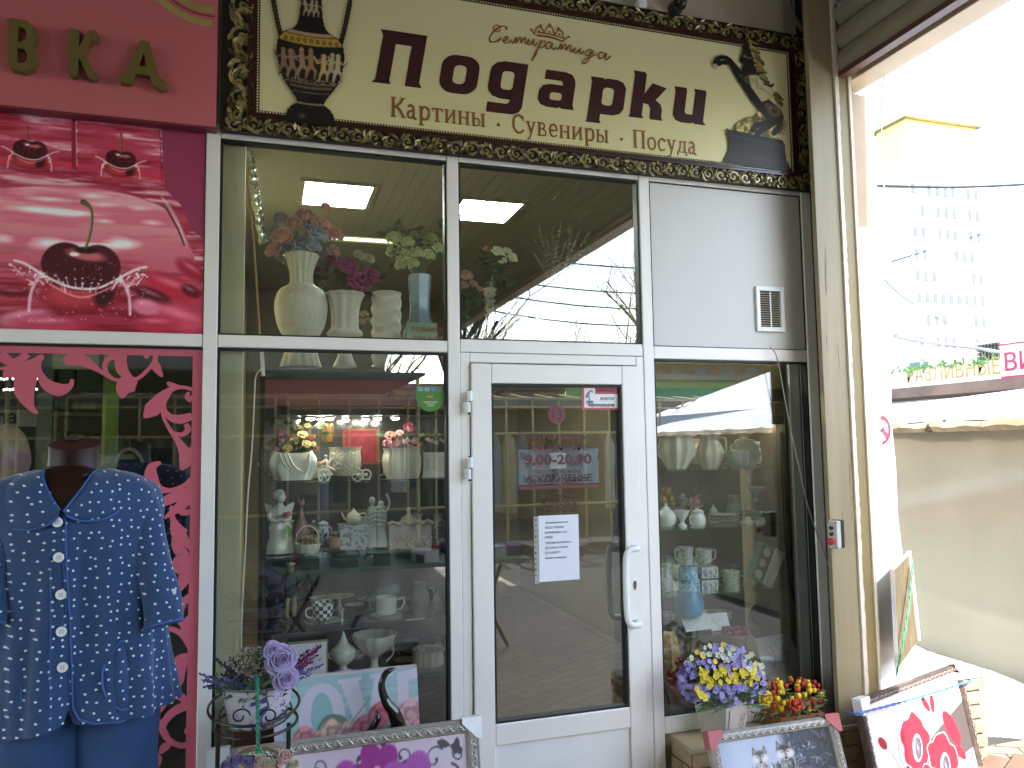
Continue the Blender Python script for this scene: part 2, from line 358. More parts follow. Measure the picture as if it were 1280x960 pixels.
# roller shutter on the open right side
sh = thing('roller_shutter', 'half-lowered beige roller shutter of wide slats above the open right side', 'shutter', (2.78, -3.2, 3.48))
SLT = mat('weathered beige slats', '8f8979', .45, var=.12, scale=1.2, stretch=(1, .5, 6), dark='4d3c26', dthr=.68)
def slat_mesh():
    g = G(); n = 6; P = []
    for i in range(n+1):
        t = i/n; P.append((-.026*math.sin(PI*t), .112*t))
    v = []
    for (x, z) in P: v += [(x, -6.3, z), (x, 3.0, z)]
    for (x, z) in P: v += [(x+.008, -6.3, z), (x+.008, 3.0, z)]
    k = 2*(n+1); f = []
    for i in range(n): f += [(2*i, 2*i+1, 2*i+3, 2*i+2), (k+2*i, k+2*i+2, k+2*i+3, k+2*i+1)]
    g.add(v, f); g.box((.012, -6.3, .108), (.016, 3, .13)); return g
s0 = slat_mesh().build('slat', SLT, sh, auto=30); s0.location = (0, 0, .04)
for i in range(1, 6):
    s = s0.copy(); COL.objects.link(s); s.parent = sh; s.location = (0, 0, .04+.126*i)
g = G(); g.box((-.02, -6.3, .012), (.03, 3, .04)); g.build('bottom_rail', mat('dark red brown rail', '5a3a30', .4), sh, smooth=False)
bm_ = thing('steel_beam', 'long cream steel beam outside the roller shutter at top right', 'beam', (2.9, -3.2, 3.50))
g = G(); g.box((-.035, -6.3, 0), (.10, 3.3, .7)); bevel(g.build('web', PEACH, bm_, smooth=False)); 
# the column beside the shop
colm = thing('steel_column', 'tall cream painted steel column with rust streaks right of the gift shop', 'column', (2.7, -.18, 0))
g = G(); g.box((-.1, 0, 0), (.045, .03, 4.2)); bevel(g.build('front_plate', BEIGEP, colm, smooth=False), .003)
g = G(); g.box((.0, .031, 0), (.04, .16, 4.2)); g.build('web', DARK, colm, smooth=False)
def lip(x0, x1, y0, y1, rough=.003):
    g = G(); n = 160
    v = []
    for i in range(n+1):
        z = 4.2*i/n; dx = R.uniform(-rough, rough); v += [(x0, y0, z), (x1+dx, y0, z), (x1+dx, y1, z), (x0, y1, z)]
    f = [(4*i+j, 4*i+(j+1) % 4, 4*i+4+(j+1) % 4, 4*i+4+j) for i in range(n) for j in range(4)]
    g.add(v, f); return g
lip(.046, .068, -.012, .1).build('edge_strip', mat('painted sun edge', 'd9cfc0', .6, var=.1, scale=20, dark='a08e70', dthr=.72), colm, smooth=False)  # pale ragged strip stands for sun grazing the column edge
g = G(); g.box((.071, .004, 0), (.135, .1, 3.9)); g.build('guide_channel', OLIVEP, colm, smooth=False)
lip(.136, .152, -.006, .1, .0015).build('edge_strip', mat('cream strip', 'e6dcc8', .5), colm, smooth=False)
# pillar with a white sheet and the no-smoking sticker
pil = thing('corner_pillar', 'peach painted pillar behind the cream column, partly wrapped in white sheeting', 'pillar', (2.96, -.12, 0))
g = G(); g.box((-.11, .0, 0), (.085, .2, 3.46)); g.build('post', mat('dull peach paint', 'a88e70', .5, var=.08), pil, smooth=False)
g = G(); n = 60; v = []
for i in range(n+1):
    z = .45+(2.745-.45)*i/n; t = i/n; xr = .085+.045*(1-t)**1.2+.006*math.sin(9*t+1)+.004*math.sin(31*t)
    xl = -.105
    v += [(xl, -.006, z), (xl*.3+xr*.7, -.012-.004*math.sin(13*t), z), (xr, -.004, z), (xr, 0.0, z), (xl, -.001, z)]
f = [(5*i+j, 5*i+(j+1) % 5, 5*i+5+(j+1) % 5, 5*i+5+j) for i in range(n) for j in range(5)]; g.add(v, f); g.f.append((4, 3, 2, 1, 0)); g.f.append(tuple(5*n+j for j in range(5)))
g.build('white_sheet', mat('white plastic sheet', 'f4f2ee', .5, var=.02), pil)
# window frames -------------------------------------------------------------
def bars(g, L, y0=0., y1=.07):
    for (x0, z0, x1, z1) in L: g.box((x0, y0, z0), (x1, y1, z1))
fr = thing('shop_front_frame', 'white aluminium window framework of the gift shop with mullions and transoms', 'window frame', (1.25, 0, 0))
def fpart(name, L, y0=0., y1=.07, mt=WHITE, bv=.003):
    for q in L:
        g = G(); x0, z0, x1, z1 = q; g.box((x0-1.25, y0, z0), (x1-1.25, y1, z1)); o = g.build(name, mt, fr, smooth=False)
        if bv: bevel(o, bv, 1)
fpart('mullion', [(-.24, 0, -.187, 2.988), (.765, 0, .818, 2.988), (1.72, 0, 1.775, 2.988), (2.66, 0, 2.72, 2.988)])
fpart('transom', [(-.185, 2.062, .763, 2.113), (.82, 2.065, 1.718, 2.122), (1.777, 2.055, 2.658, 2.115)], .003)
fpart('head_rail', [(-.185, 2.93, .763, 2.988), (.82, 2.93, 1.718, 2.988), (1.777, 2.93, 2.658, 2.988)], .003)
fpart('sill_rail', [(-.185, .38, .763, .46), (1.777, .307, 2.658, .383)], .003)
fpart('lower_panel', [(-.185, 0.01, .763, .378)], .02)
# gaskets
g = G()
def gask(x0, z0, x1, z1, t=.009, y=.008):
    g = G()
    for q in ((x0, z0, x0+t, z1), (x1-t, z0, x1, z1), (x0+t, z0, x1-t, z0+t*.6), (x0+t, z1-t, x1-t, z1)): g.box((q[0]-1.25, y, q[1]), (q[2]-1.25, .05, q[3]))
    g.build('gasket', BLACKG, fr, smooth=False)
panes = [(-.186, 2.114, .764, 2.929), (.819, 2.123, 1.719, 2.929), (-.186, .461, .764, 2.061), (1.776, .384, 2.659, 2.054)]
for q in panes:
    gask(*q); g = G(); g.box((q[0]+.008-1.25, .028, q[1]+.008), (q[2]-.008-1.25, .034, q[3]-.008)); g.build('pane', GLASS, fr, smooth=False)
# white blind panel with vent
g = G(); g.box((1.777-1.25, .012, 2.117), (2.658-1.25, .04, 2.928)); p = g.build('blind_panel', mat('white sandwich panel', 'c6c3bd', .45, var=.04, scale=2), fr, smooth=False)
gask(1.777, 2.116, 2.6585, 2.929, .005, .006)
# door -----------------------------------------------------------------------
dr = thing('glass_door', 'white framed glass entrance door of the gift shop with opening hours on its pane', 'door', (1.27, 0, 0))
def dpart(name, x0, z0, x1, z1, y0, y1, mt=WHITE, bv=.004, par=None):
    g = G(); g.box((x0-1.27, y0, z0), (x1-1.27, y1, z1)); o = g.build(name, mt, par or dr, smooth=False)
    if bv: bevel(o, bv, 2)
    return o
dpart('frame_jamb', .8185, 0, .862, 2.063, .004, .07); dpart('frame_jamb', 1.682, 0, 1.7195, 2.063, .004, .07); dpart('frame_head', .8625, 2.02, 1.6815, 2.063, .006, .07)
dpart('stile', .866, .02, .957, 2.014, -.012, .05); dpart('stile', 1.597, .02, 1.678, 2.014, -.012, .05)
dpart('top_rail', .9575, 1.926, 1.5965, 2.013, -.0115, .05); dpart('mid_rail', .9575, .363, 1.5965, .452, -.0115, .05); dpart('bottom_rail', .9575, .021, 1.5965, .10, -.0115, .05)
dpart('kick_panel', .9575, .101, 1.5965, .362, .002, .03, WHITEP, 0)
g = G()
for q in ((.9575, .452, .968, 1.926), (1.586, .452, 1.5965, 1.926), (.968, .4525, 1.586, .461), (.968, 1.915, 1.586, 1.9255)): g.box((q[0]-1.27, -.002, q[1]), (q[2]-1.27, .045, q[3]))
g.build('gasket', BLACKG, dr, smooth=False)
g = G(); g.box((.962-1.27, .016, .456), (1.592-1.27, .022, 1.922)); g.build('pane', GLASS, dr, smooth=False)
def hinge(z):
    g = G(); g.tube([(.852-1.27, -.03, z), (.852-1.27, -.03, z+.045)], .011, 10); g.tube([(.845-1.27, -.026, z-.048), (.845-1.27, -.026, z-.003)], .011, 10)
    g.box((.852-1.27, -.028, z+.003), (.885-1.27, -.012, z+.042)); g.box((.83-1.27, -.028, z-.045), (.852-1.27, .004, z-.006))
    h = g.build('hinge', WHITEP, dr, auto=40); 
    g = G()
    for zz in (z-.054, z-.0015, z+.047): g.tube([(.85-1.27, -.03, zz-.004), (.85-1.27, -.03, zz+.004)], .0075, 8)
    g.build('pin', BLACKM, h)
for z in (1.845, 1.555, .40): hinge(z)
def handle(y, s):
    x0, x1 = 1.63, 1.565; z0, z1 = .83, 1.17
    pts = cr([(x0, y, z1), (x0, y+s*.04, z1), (x0-.012, y+s*.06, z1), (x1+.02, y+s*.06, z1-.004), (x1, y+s*.06, z1-.04), (x1-.004, y+s*.06, (z0+z1)/2), (x1, y+s*.06, z0+.04), (x1+.02, y+s*.06, z0+.004), (x0-.012, y+s*.06, z0), (x0, y+s*.04, z0), (x0, y, z0)], 6)
    g = G(); g.tube([(p[0]-1.27, p[1], p[2]) for p in pts], .0145, 12); return g
handle(-.012, -1).build('handle', WHITEP, dr); handle(.05, 1).build('handle', mat('grey plastic', '8d8b83', .4), dr)
g = G(); g.ell((1.635-1.27, -.0135, 1.0), (.009, .003, .026), 14, 8); k = g.build('lock_plate', CHROME, dr)
g = G(); g.ell((1.635-1.27, -.0165, 1.006), (.0035, .0015, .0045), 8, 6); g.box((1.633-1.27, -.0175, .985), (1.637-1.27, -.016, 1.004)); g.build('keyhole', BLACKM, k)
# vent
vt = T('wall_vent', 'white square ventilation grille on the blank upper panel', 'vent', (2.44, .0, 2.32))
x0, z0, x1, z1 = 2.362, 2.205, 2.528, 2.437
g = G(); 
for q in ((x0, z0, x0+.022, z1), (x1-.022, z0, x1, z1), (x0+.022, z0, x1-.022, z0+.024), (x0+.022, z1-.024, x1-.022, z1)): g.box((q[0], -.004, q[1]), (q[2], .012, q[3]))
bevel(vt.part(g, 'frame', WHITEP, smooth=False), .003)
g = G(); g.box((x0+.023, .009, z0+.025), (x1-.023, .0115, z1-.025)); vt.part(g, 'backing', mat('dusty dark vent', '3a352c', .9), smooth=False)
for i in range(15):
    z = z0+.03+i*.0118; g = G(); g.box((x0+.023, -.0005, z), (x1-.023, .0075, z+.0035)); vt.part(g, 'slat', mat('dusty slat', 'a49a86', .6), smooth=False)
g = G(); g.box(((x0+x1)/2-.003, -.003, z0+.025), ((x0+x1)/2+.003, .0, z1-.025)); vt.part(g, 'bar', WHITEP, smooth=False)
# ledge of brick under the right window
led = T('brick_ledge', 'low brick window ledge with a tiled top right of the door', 'ledge', (2.3, -.1, 0))
TILE = mat('beige ledge tile', 'a8967a', .45, var=.1, scale=4, dark='7b6a52', dthr=.7); BRK = mat('buff facing brick', 'a88f6e', .8, var=.2, scale=9, bump=.3, bscale=60)
g = G(); g.box((1.80, -.195, .283), (2.72, .02, .305)); bevel(led.part(g, 'top_slab', TILE, smooth=False), .003)
g = G(); g.box((1.82, -.178, 0), (2.70, .02, .283)); led.part(g, 'mortar_core', mat('grey mortar', '6b6256', .9), smooth=False)
for r_ in range(4):
    z = .283-.07*(r_+1)+.004; off = .11*(r_ % 2)
    xx = 1.812
    while xx < 2.70:
        wd = (.2-off if xx == 1.812 and off else .2); x_e = min(xx+wd, 2.70)
        g = G(); g.box((xx+.004, -.188+R.uniform(-.002, .002), z), (x_e-.004, -.17, z+.062)); bevel(led.part(g, 'brick', BRK, smooth=False), .003, 1); xx = x_e
    for (ya, yb) in (((-.165, -.09), (-.082, .01)) if r_ % 2 else ((-.165, .01),)):
        g = G(); g.box((1.808+R.uniform(-.001, .002), ya, z), (1.83, yb, z+.062)); bevel(led.part(g, 'brick', BRK, smooth=False), .003, 1)
# stone pier outside
pr = T('stone_pier', 'rough yellow stone plinth with a pale cap outside, right of the poppy picture', 'plinth', (3.2, .2, 0))
CAP = mat('pale stone cap', 'e0dacb', .8, var=.06, scale=5, bump=.2); STN = mat('split yellow stone', '8c7f6a', .9, var=.22, scale=12, bump=.8, bscale=35)
c0 = atz(1234, 838, .45)
XR = c0.x; YF = c0.y
g = G(); g.box((2.9, YF, .42), (XR, YF+1.1, .455)); bevel(pr.part(g, 'cap', CAP, smooth=False), .004)
g = G(); g.box((2.92, YF+.03, 0), (XR-.03, YF+1.08, .42)); pr.part(g, 'core', mat('grey mortar', '6b6256', .9), smooth=False)
for r_ in range(6):
    z = .42-.072*(r_+1)+.004; xx = XR-.005; 
    while xx > 2.95:
        wd = R.uniform(.09, .16); xa = max(xx-wd, 2.93)
        if z > -.02:
            g = G(); g.box((xa+.004, YF+.004+R.uniform(0, .012), z+.002), (xx-.004, YF+.05, z+.064)); bevel(pr.part(g, 'stone', STN, smooth=False), .008, 2)
        xx = xa
    yy = YF+.055
    while yy < YF+1.0:
        wd = R.uniform(.1, .2); g = G(); g.box((XR-.045, yy+.004, z+.002), (XR-.008+R.uniform(-.006, .006), yy+wd-.004, z+.064)); bevel(pr.part(g, 'stone', STN, smooth=False), .008, 2); yy += wd
# snow outside
SNOW = mat('old snow', 'e8ebf0', .8, var=.06, scale=10, bump=.5, bscale=25)
def mound(x0, x1, y0, y1, h, nx=40, ny=40, edge=None, seed=1):
    rr = random.Random(seed); ph = [rr.uniform(0, 6.28) for _ in range(8)]; g = G(); v = []
    for j in range(ny+1):
        for i in range(nx+1):
            u = i/nx; w_ = j/ny; x = x0+(x1-x0)*u; y = y0+(y1-y0)*w_
            e = min(1, min(u, 1-u, w_, 1-w_)*6+.0); e = e*e*(3-2*e)
            z = h*e*(.6+.22*math.sin(x*3.1+ph[0])*math.sin(y*2.7+ph[1])+.15*math.sin(x*9+ph[2])*math.sin(y*8+ph[3])+.08*math.sin(x*27+ph[4])*math.sin(y*23+ph[5]))-.02
            x += .06*math.sin(y*14+ph[6])*(.5+.5*math.sin(y*33)); y += .05*math.sin(x*17+ph[7])
            v.append((x, y, z))
    f = [(j*(nx+1)+i, j*(nx+1)+i+1, (j+1)*(nx+1)+i+1, (j+1)*(nx+1)+i) for j in range(ny) for i in range(nx)]
    return g.add(v, f)
o = mound(3.6, 5.1, -.1, 4, .13, seed=4).build('snow_bank', SNOW); o['kind'] = 'stuff'
o = mound(3.3, 4.9, -1.8, -.7, .05, seed=9).build('snow_patch', SNOW); o['kind'] = 'stuff'
o = mound(4.0, 4.9, -.75, -.3, .10, seed=5).build('snow_patch', SNOW); o['kind'] = 'stuff'
# ================================================================== outside on the right
TARP = mat('tan tarpaulin', 'b8a78d', .7, var=.06, scale=1.5, bump=.25, bscale=3)
def tarp_mat():
    m = mat('green stained tan tarpaulin', 'a99c8a', .7, var=.06, scale=2, bump=.15, bscale=4); n = m.node_tree.nodes; L = m.node_tree.links
    b = n['Principled BSDF']; src = b.inputs['Base Color'].links[0].from_socket
    tc = n.new('ShaderNodeTexCoord'); sp = n.new('ShaderNodeSeparateXYZ'); L.new(tc.outputs['Object'], sp.inputs[0])
    mp = n.new('ShaderNodeMapping'); mp.inputs['Scale'].default_value = (1, 5, .8); L.new(tc.outputs['Object'], mp.inputs[0])
    no = n.new('ShaderNodeTexNoise'); no.inputs['Scale'].default_value = 1.5; no.inputs['Detail'].default_value = 6; L.new(mp.outputs[0], no.inputs[0])
    a = n.new('ShaderNodeMath'); a.operation = 'MULTIPLY_ADD'; a.inputs[1].default_value = 1.3; L.new(no.outputs[0], a.inputs[0]); a.inputs[2].default_value = 0
    s = n.new('ShaderNodeMath'); s.operation = 'SUBTRACT'; L.new(a.outputs[0], s.inputs[0]); L.new(sp.outputs[2], s.inputs[1])
    r = n.new('ShaderNodeMapRange'); L.new(s.outputs[0], r.inputs[0]); r.inputs[1].default_value = -.42; r.inputs[2].default_value = -.25; r.inputs[4].default_value = .38
    mx = n.new('ShaderNodeMixRGB'); L.new(r.outputs[0], mx.inputs[0]); L.new(src, mx.inputs[1]); mx.inputs[2].default_value = (*lin('9a9c84'), 1)
    L.new(mx.outputs[0], b.inputs['Base Color']); return m
TX = 4.75
tp = thing('tarpaulin_stall', 'tan tarpaulin covered market stall with a white roof at the right edge', 'market stall', (TX, 1.5, 0))
g = G(); NY, NZ = 160, 44; v = []
def foldh(y, z):
    d = 0
    # diagonal pulled fold
    a = (z-(1.02+.23*(1.9-y)))
    if -.5 < a < .5: d += .07*math.exp(-(a/.10)**2)*max(0, min(1, (2.6-y)/.5))*max(0, min(1, (y+.2)/1.0))
    a2 = (z-(.42+.05*y)); d += .03*math.exp(-(a2/.05)**2)
    return d+.02*math.sin(y*2.3+z*1.5)+.008*math.sin(y*9+z*4)
for j in range(NZ+1):
    for i in range(NY+1):
        y = -6.0+11.5*i/NY; z = 1.74*j/NZ; v.append((-foldh(y, z), y, z*(1+.004*math.sin(y*5))))
g.add(v, [(j*(NY+1)+i, j*(NY+1)+i+1, (j+1)*(NY+1)+i+1, (j+1)*(NY+1)+i) for j in range(NZ) for i in range(NY)])
o = g.build('side_curtain', tarp_mat(), tp); o.location = (0, -1.5, 0)
g = G(); NY = 140; v = []
for i in range(NY+1):
    y = -6.0+11.5*i/NY
    for (x, z) in ((-.05, 1.70), (-.09-.012*math.sin(y*19), 1.735+.008*math.sin(y*23)), (-.06, 1.775+.014*math.sin(y*13)+.01*math.sin(y*31)), (0, 1.78)): v.append((x, y, z))
g.add(v, [(4*i+j, 4*i+j+1, 4*i+5+j, 4*i+4+j) for i in range(NY) for j in range(3)])
o = g.build('rolled_edge', mat('dirty tan tarpaulin', 'a08c6e', .8, var=.3, scale=8, dark='3e3426', dthr=.62), tp); o.location = (0, -1.5, 0)
g = G(); v = []
for i in range(NY+1):
    y = -6.0+11.5*i/NY
    for (x, z) in ((-.04, 1.78), (.5, 1.9+.03*math.sin(y*1.7)), (1.2, 2.04+.04*math.sin(y*1.3+1)), (2.2, 1.8), (2.2, 0)): v.append((x, y, z))
g.add(v, [(5*i+j, 5*i+5+j, 5*i+6+j, 5*i+1+j) for i in range(NY) for j in range(4)])
g.f.append((0, 1, 2, 3, 4)); g.f.append(tuple(5*NY+q for q in (4, 3, 2, 1, 0)))
o = g.build('roof_cover', mat('white tarpaulin', 'e9e9ea', .5, var=.03), tp); o.location = (0, -1.5, 0)
# kiosk with the sign
KX = 8.0
def kat(px, py): # point on plane x = KX
    d = RX*((px-640)/FPX)-UX*((py-480)/FPX)+_f; return EYE+d*(KX/d.x)
a, b_, c, d_ = kat(1118, 466), kat(1256, 446), kat(1256, 476), kat(1118, 489)
zt = (a.z+b_.z)/2; zb = (c.z+d_.z)/2
kio = T('drinks_kiosk', 'white kiosk whose cream signboard reads РАЗЛИВНЫЕ, beyond the tarpaulin', 'kiosk', (KX, b_.y, 0))
g = G(); g.box((KX+.1, -4, 0), (KX+4, 6.5, zb-.1)); kio.part(g, 'wall', mat('white render', 'dcd8cf', .8), smooth=False)
g = G(); g.box((KX-.6, -4, zb-.14), (KX+4, 6.5, zb-.02)); kio.part(g, 'eave', mat('brown weathered eave', '6b5648', .8, var=.3, scale=3), smooth=False)
g = G(); g.box((KX, b_.y+.05, zb), (KX+.2, 6.5, zt)); kio.part(g, 'signboard', mat('cream signboard', 'efe9d2', .5, var=.02), smooth=False)
wid = (a.y-b_.y)
ob = text('РАЗЛИВНЫЕ', .27, (KX-.006, kat(1133, 480).y, zb+.09), mat('pale yellow letters', 'bd9f52', .5), 'lettering', kio.o, rot=(PI/2, 0, -PI/2), base=kio.loc, sp=1.02); ob.scale.x = (kat(1133, 480).y-kat(1251, 470).y)/max(v.co.x for v in ob.data.vertices)
g = G()
for i in range(150):
    y = R.uniform(b_.y+.1, 6.3); z = zt+R.uniform(-.03, .03); dd = Vector((R.uniform(-.2, .2), R.uniform(-1, 1), R.uniform(-.4, 1))).normalized()*.07
    g.leaf((KX-.02, y, z), Vector((KX-.02, y, z))+dd, .03, nrm=(-1, 0, 0))
kio.part(g, 'vine', mat('green plastic vine', '5d8a3c', .6), kind='stuff')
g = G(); p0 = kat(1256, 430); p1 = kat(1290, 475)
g.box((KX-.03, -1.5, zb+.02), (KX-.002, b_.y+.03, p0.z)); kio.part(g, 'white_signboard', mat('white signboard', 'efefef', .5), smooth=False)
g = G(); g.box((KX-.038, -1.5, p0.z-.02), (KX-.031, b_.y+.03, p0.z)); g.box((KX-.038, -1.5, zb+.02), (KX-.031, b_.y+.03, zb+.05)); kio.part(g, 'red_trim', mat('crimson trim', 'b0304c', .5), smooth=False)
text('ВИНО', .28, (KX-.04, kat(1258, 470).y, zb+.11), mat('crimson letters', 'b32a4c', .5), 'red_lettering', kio.o, rot=(PI/2, 0, -PI/2), base=kio.loc, offset=.002)
def boxat(t, name, px0, py0, px1, py1, mt, X=KX+.6, dx=.3):
    def q(px, py):
        d = RX*((px-640)/FPX)-UX*((py-480)/FPX)+_f; return EYE+d*(X/d.x)
    A = q(px0, py1); B = q(px1, py0); g = G(); g.box((X, min(A.y, B.y), zb), (X+dx, max(A.y, B.y), max(A.z, B.z)-.0)); return t.part(g, name, mt, smooth=False)
boxat(kio, 'roof_box', 1137, 452, 1150, 464, mat('blue grey box', '5f7379', .5)); boxat(kio, 'roof_box', 1155, 451, 1160, 462, mat('blue grey box', '5f7379', .5))
ac = T('rooftop_unit', 'grey slatted air conditioning unit on the kiosk roof', 'air conditioner', kat(1187, 460)+Vector((.6, 0, 0)))
for k in range(7):
    g = G()
    ax = kat(1175+k*4, 460); 
    for j in range(6): g.box((KX+.6, ax.y-.07, ac.loc.z+.03+.05*j), (KX+.7, ax.y-.0, ac.loc.z+.06+.05*j))
    ac.part(g, 'louvre', mat('grey louvre', '7c7468', .6), smooth=False)
g = G(); g.box((KX+.66, kat(1199, 460).y-.05, ac.loc.z-.1), (KX+1, kat(1174, 460).y+.03, ac.loc.z+.34)); ac.part(g, 'casing', mat('pale casing', 'd4d0c4', .6), smooth=False)
# tower block far away
tw = T('tower_block', 'tall white apartment tower with a yellow top storey in the far distance', 'building', (95, 75, 0))
A = at(1131, 148, 75); B = at(1219, 158, 75); zt_ = A.z
g = G(); g.box((A.x, 75, 0), (B.x, 80, zt_-5)); tw.part(g, 'wall', mat('white concrete panel', 'd8d5cc', .8, var=.03), smooth=False)
g = G(); g.box((A.x, 75.001, zt_-5), (B.x, 80, zt_)); tw.part(g, 'top_storey', mat('yellow facade', 'e6de94', .8, var=.03), smooth=False)
g = G(); g.box((A.x-.6, 74.2, zt_), (B.x+.6, 81, zt_+.7)); tw.part(g, 'roof', mat('pale roof slab', 'b5aa90', .8), smooth=False)
WNG = mat('grey window glass', '484a4a', .3)
wx = (B.x-A.x)/9
for r_ in range(15):
    z = zt_-9-2.9*r_
    if z < 6: break
    for c_ in range(9):
        if R.random() < .38: continue
        g = G(); x = A.x+wx*(c_+.28); g.box((x, 74.92, z-1.1), (x+wx*.45, 75.02, z+.3)); tw.part(g, 'window', WNG, smooth=False)
# cables
CBL = mat('black cable', '17171a', .5)
def cable(name, label, pts, r, mt=CBL, grp=None, nmid=5):
    P = [at(*q) for q in pts]; g = G(); base = P[0]
    g.tube([p-base for p in cr(P, 6)], r, 7); o = g.build(name, mt, loc=(0, 0, 0)); o.location = base
    return tag(o, label, 'cable', grp)
cable('cable', 'thick black cable running level across the white sky', [(1088, 232, .2), (1120, 233, .25), (1180, 234, .3), (1230, 233, .35), (1290, 230, .4)], .0085)
cable('cable', 'thin black twin cable rising to the right past the white tower', [(1115, 327, 2), (1190, 304, 2.2), (1250, 286, 2.4), (1295, 272, 2.6)], .006)
cable('cable', 'thin dark wire sagging in a deep curve at right', [(1092, 335, .2), (1130, 372, 1), (1180, 402, 2), (1220, 412, 3), (1258, 409, 4)], .0035)
cable('cable', 'bundled grey cable just above the kiosk roof', [(1119, 420, 3), (1160, 428, 3.2), (1210, 434, 3.4), (1256, 441, 3.6)], .022, mat('grey cable', '6a6a78', .6))
cable('cable', 'white cord hanging down beside the peach pillar from the beam', [(1250, -5, -.6), (1194, 18, -.45), (1150, 38, -.35), (1118, 62, -.3), (1104, 100, -.25), (1102, 180, -.22), (1107, 262, -.2)], .003, mat('pale cord', 'b9b5b0', .6))
lp = T('street_lamp', 'small bent grey street lamp above the kiosk roof', 'street lamp', kat(1234, 460)+Vector((1.5, 0, 0)))
g = G(); q = lp.loc; g.tube([q+Vector((0, 0, -.5)), q+Vector((0, 0, .38)), q+Vector((0, .05, .42)), q+Vector((0, .3, .45))], .015, 6); lp.part(g, 'pole', mat('grey lamp pole', '6f6f70', .5))
g = G(); g.box(q+Vector((-.05, .25, .43)), q+Vector((.05, .42, .47))); lp.part(g, 'head', mat('grey lamp pole', '6f6f70', .5), smooth=False)
# ================================================================== market square behind the viewer (seen mirrored in the glass)
def building(name, label, x0, x1, y, dep, h, wm, nf, nc, z0=0, rm=None):
    t = T(name, label, 'building', ((x0+x1)/2, y, 0)); g = G(); g.box((x0, y-dep, 0), (x1, y, h)); t.part(g, 'wall', wm, smooth=False)
    g = G(); g.box((x0-.4, y-dep-.4, h), (x1+.4, y+.4, h+.5)); t.part(g, 'roof', rm or mat('dark roof', '4d4844', .8), smooth=False)
    gw = G(); gw.box((-.7, 0, -.8), (.7, .06, .8)); w0 = None
    for r_ in range(nf):
        for c_ in range(nc):
            p = Vector((x0+(x1-x0)*(c_+.5)/nc, y, 2+(h-2)*(r_+.5)/nf))-t.loc
            if w0 is None: w0 = gw.build('window', mat('dull window glass', '3c4850', .25), t.o, smooth=False); w0.location = p
            else:
                q = w0.copy(); COL.objects.link(q); q.parent = t.o; q.location = p
    return t
building('apartment_block', 'tan apartment block across the square, seen only as a reflection', -14, 26, -62, 14, 6.5, mat('tan facade', '94835f', .8), 2, 16)
building('apartment_block', 'red brick block at the right of the square, seen only as a reflection', 32, 50, -55, 14, 8.5, mat('brick red facade', '7c4634', .8), 3, 7)
def tree(x, y, h, seed, lab):
    rr = random.Random(seed); t = thing('bare_tree', lab, 'tree', (x, y, 0), 'bare trees across the square'); g = G(); gt = G()
    def br(p, d, ln, r, lv):
        n = 3; pts = [p]; rs = [r]
        for i in range(n):
            d = (d+Vector((rr.uniform(-.18, .18), rr.uniform(-.18, .18), rr.uniform(-.02, .14)))).normalized(); pts.append(pts[-1]+d*ln/n); rs.append(r*(1-.4*(i+1)/n))
        (gt if lv == 0 else g).tube(pts, rs, 6 if lv < 2 else 3, cap=False)
        if lv < 5:
            for i in range(3 if lv else 6):
                tt = rr.choice(pts[1:]); a = rr.uniform(0, 6.28); s_ = rr.uniform(.45, .9)
                br(tt, (d+Vector((math.cos(a)*s_, math.sin(a)*s_, .1))).normalized(), ln*rr.uniform(.55, .78), r*.5, lv+1)
    br(Vector((0, 0, 0)), Vector((0, 0, 1)), h*.45, h*.018, 0)
    gt.build('trunk', mat('grey brown bark', '4a4036', .9), t); g.build('crown', mat('dark twigs', '3e362c', .9), t, auto=0)
for i, (x, y, h) in enumerate(((2.5, -22, 10), (7, -25, 11), (12, -23, 9), (17, -28, 11), (21, -24, 8), (9, -32, 12), (-3, -24, 10))): tree(x, y, h, 20+i, 'bare leafless tree across the square, seen only as a reflection')
# gift stalls and racks under the far edge
TANM = mat('tan stall frame', 'c4ae76', .5)
def rack(x, y, wd, grp, i):
    t = T('market_rack', 'tan metal market rack hung with dark clothing, seen only as a reflection', 'rack', (x, y, 0), grp)
    g = G(); n = int(wd/.45)
    for k in range(n+1):
        xx = x-wd/2+wd*k/n; g.tube([(xx, y, 0), (xx, y, 2.45)], .022, 6); g.tube([(xx, y, 2.45), (xx, y-1.2, 2.6)], .015, 5)
    for z in (.62, 1.85, 2.3, 2.45): g.tube([(x-wd/2, y+.02, z), (x+wd/2, y+.02, z)], .024, 6)
    t.part(g, 'frame', TANM)
    for k in range(n*2):
        xx = x-wd/2+wd*(k+.5)/(2*n)+R.uniform(-.04, .04); cc = R.choice(['1d1b20', '26303a', '5a2a30', '6a5f50', '15171b', '2c4030', '8c5040', '8a8c94', 'a89a80', 'c9c4bc' if R.random() < .4 else '2b2430'])
        z0 = R.uniform(.45, .95); hw = R.uniform(.1, .17); g = G()
        for j in range(7):
            zz = 1.8-(1.8-z0)*j/6
            for q in range(8):
                a = q*PI/4; g.v.append((xx+math.cos(a)*hw*(.25 if j == 0 else .9+.12*math.sin(q*2+j)), y-.25+math.sin(a)*.06, zz-(0 if j else -.06)))
        g.f += [(j*8+q, j*8+(q+1) % 8, j*8+8+(q+1) % 8, j*8+8+q) for j in range(6) for q in range(8)]
        t.part(g, 'garment', mat('cloth '+cc, cc, .9, var=.2))
for i in range(6): rack(-7.5+3.1*i, -9.3-.25*(i % 2), 2.9, 'clothing racks across the arcade', i)
g = G(); 
st = T('market_hall', 'dark timber market shed with added light-blocking wall, behind the racks, seen only as a reflection', 'shed', (0, -13, 0))
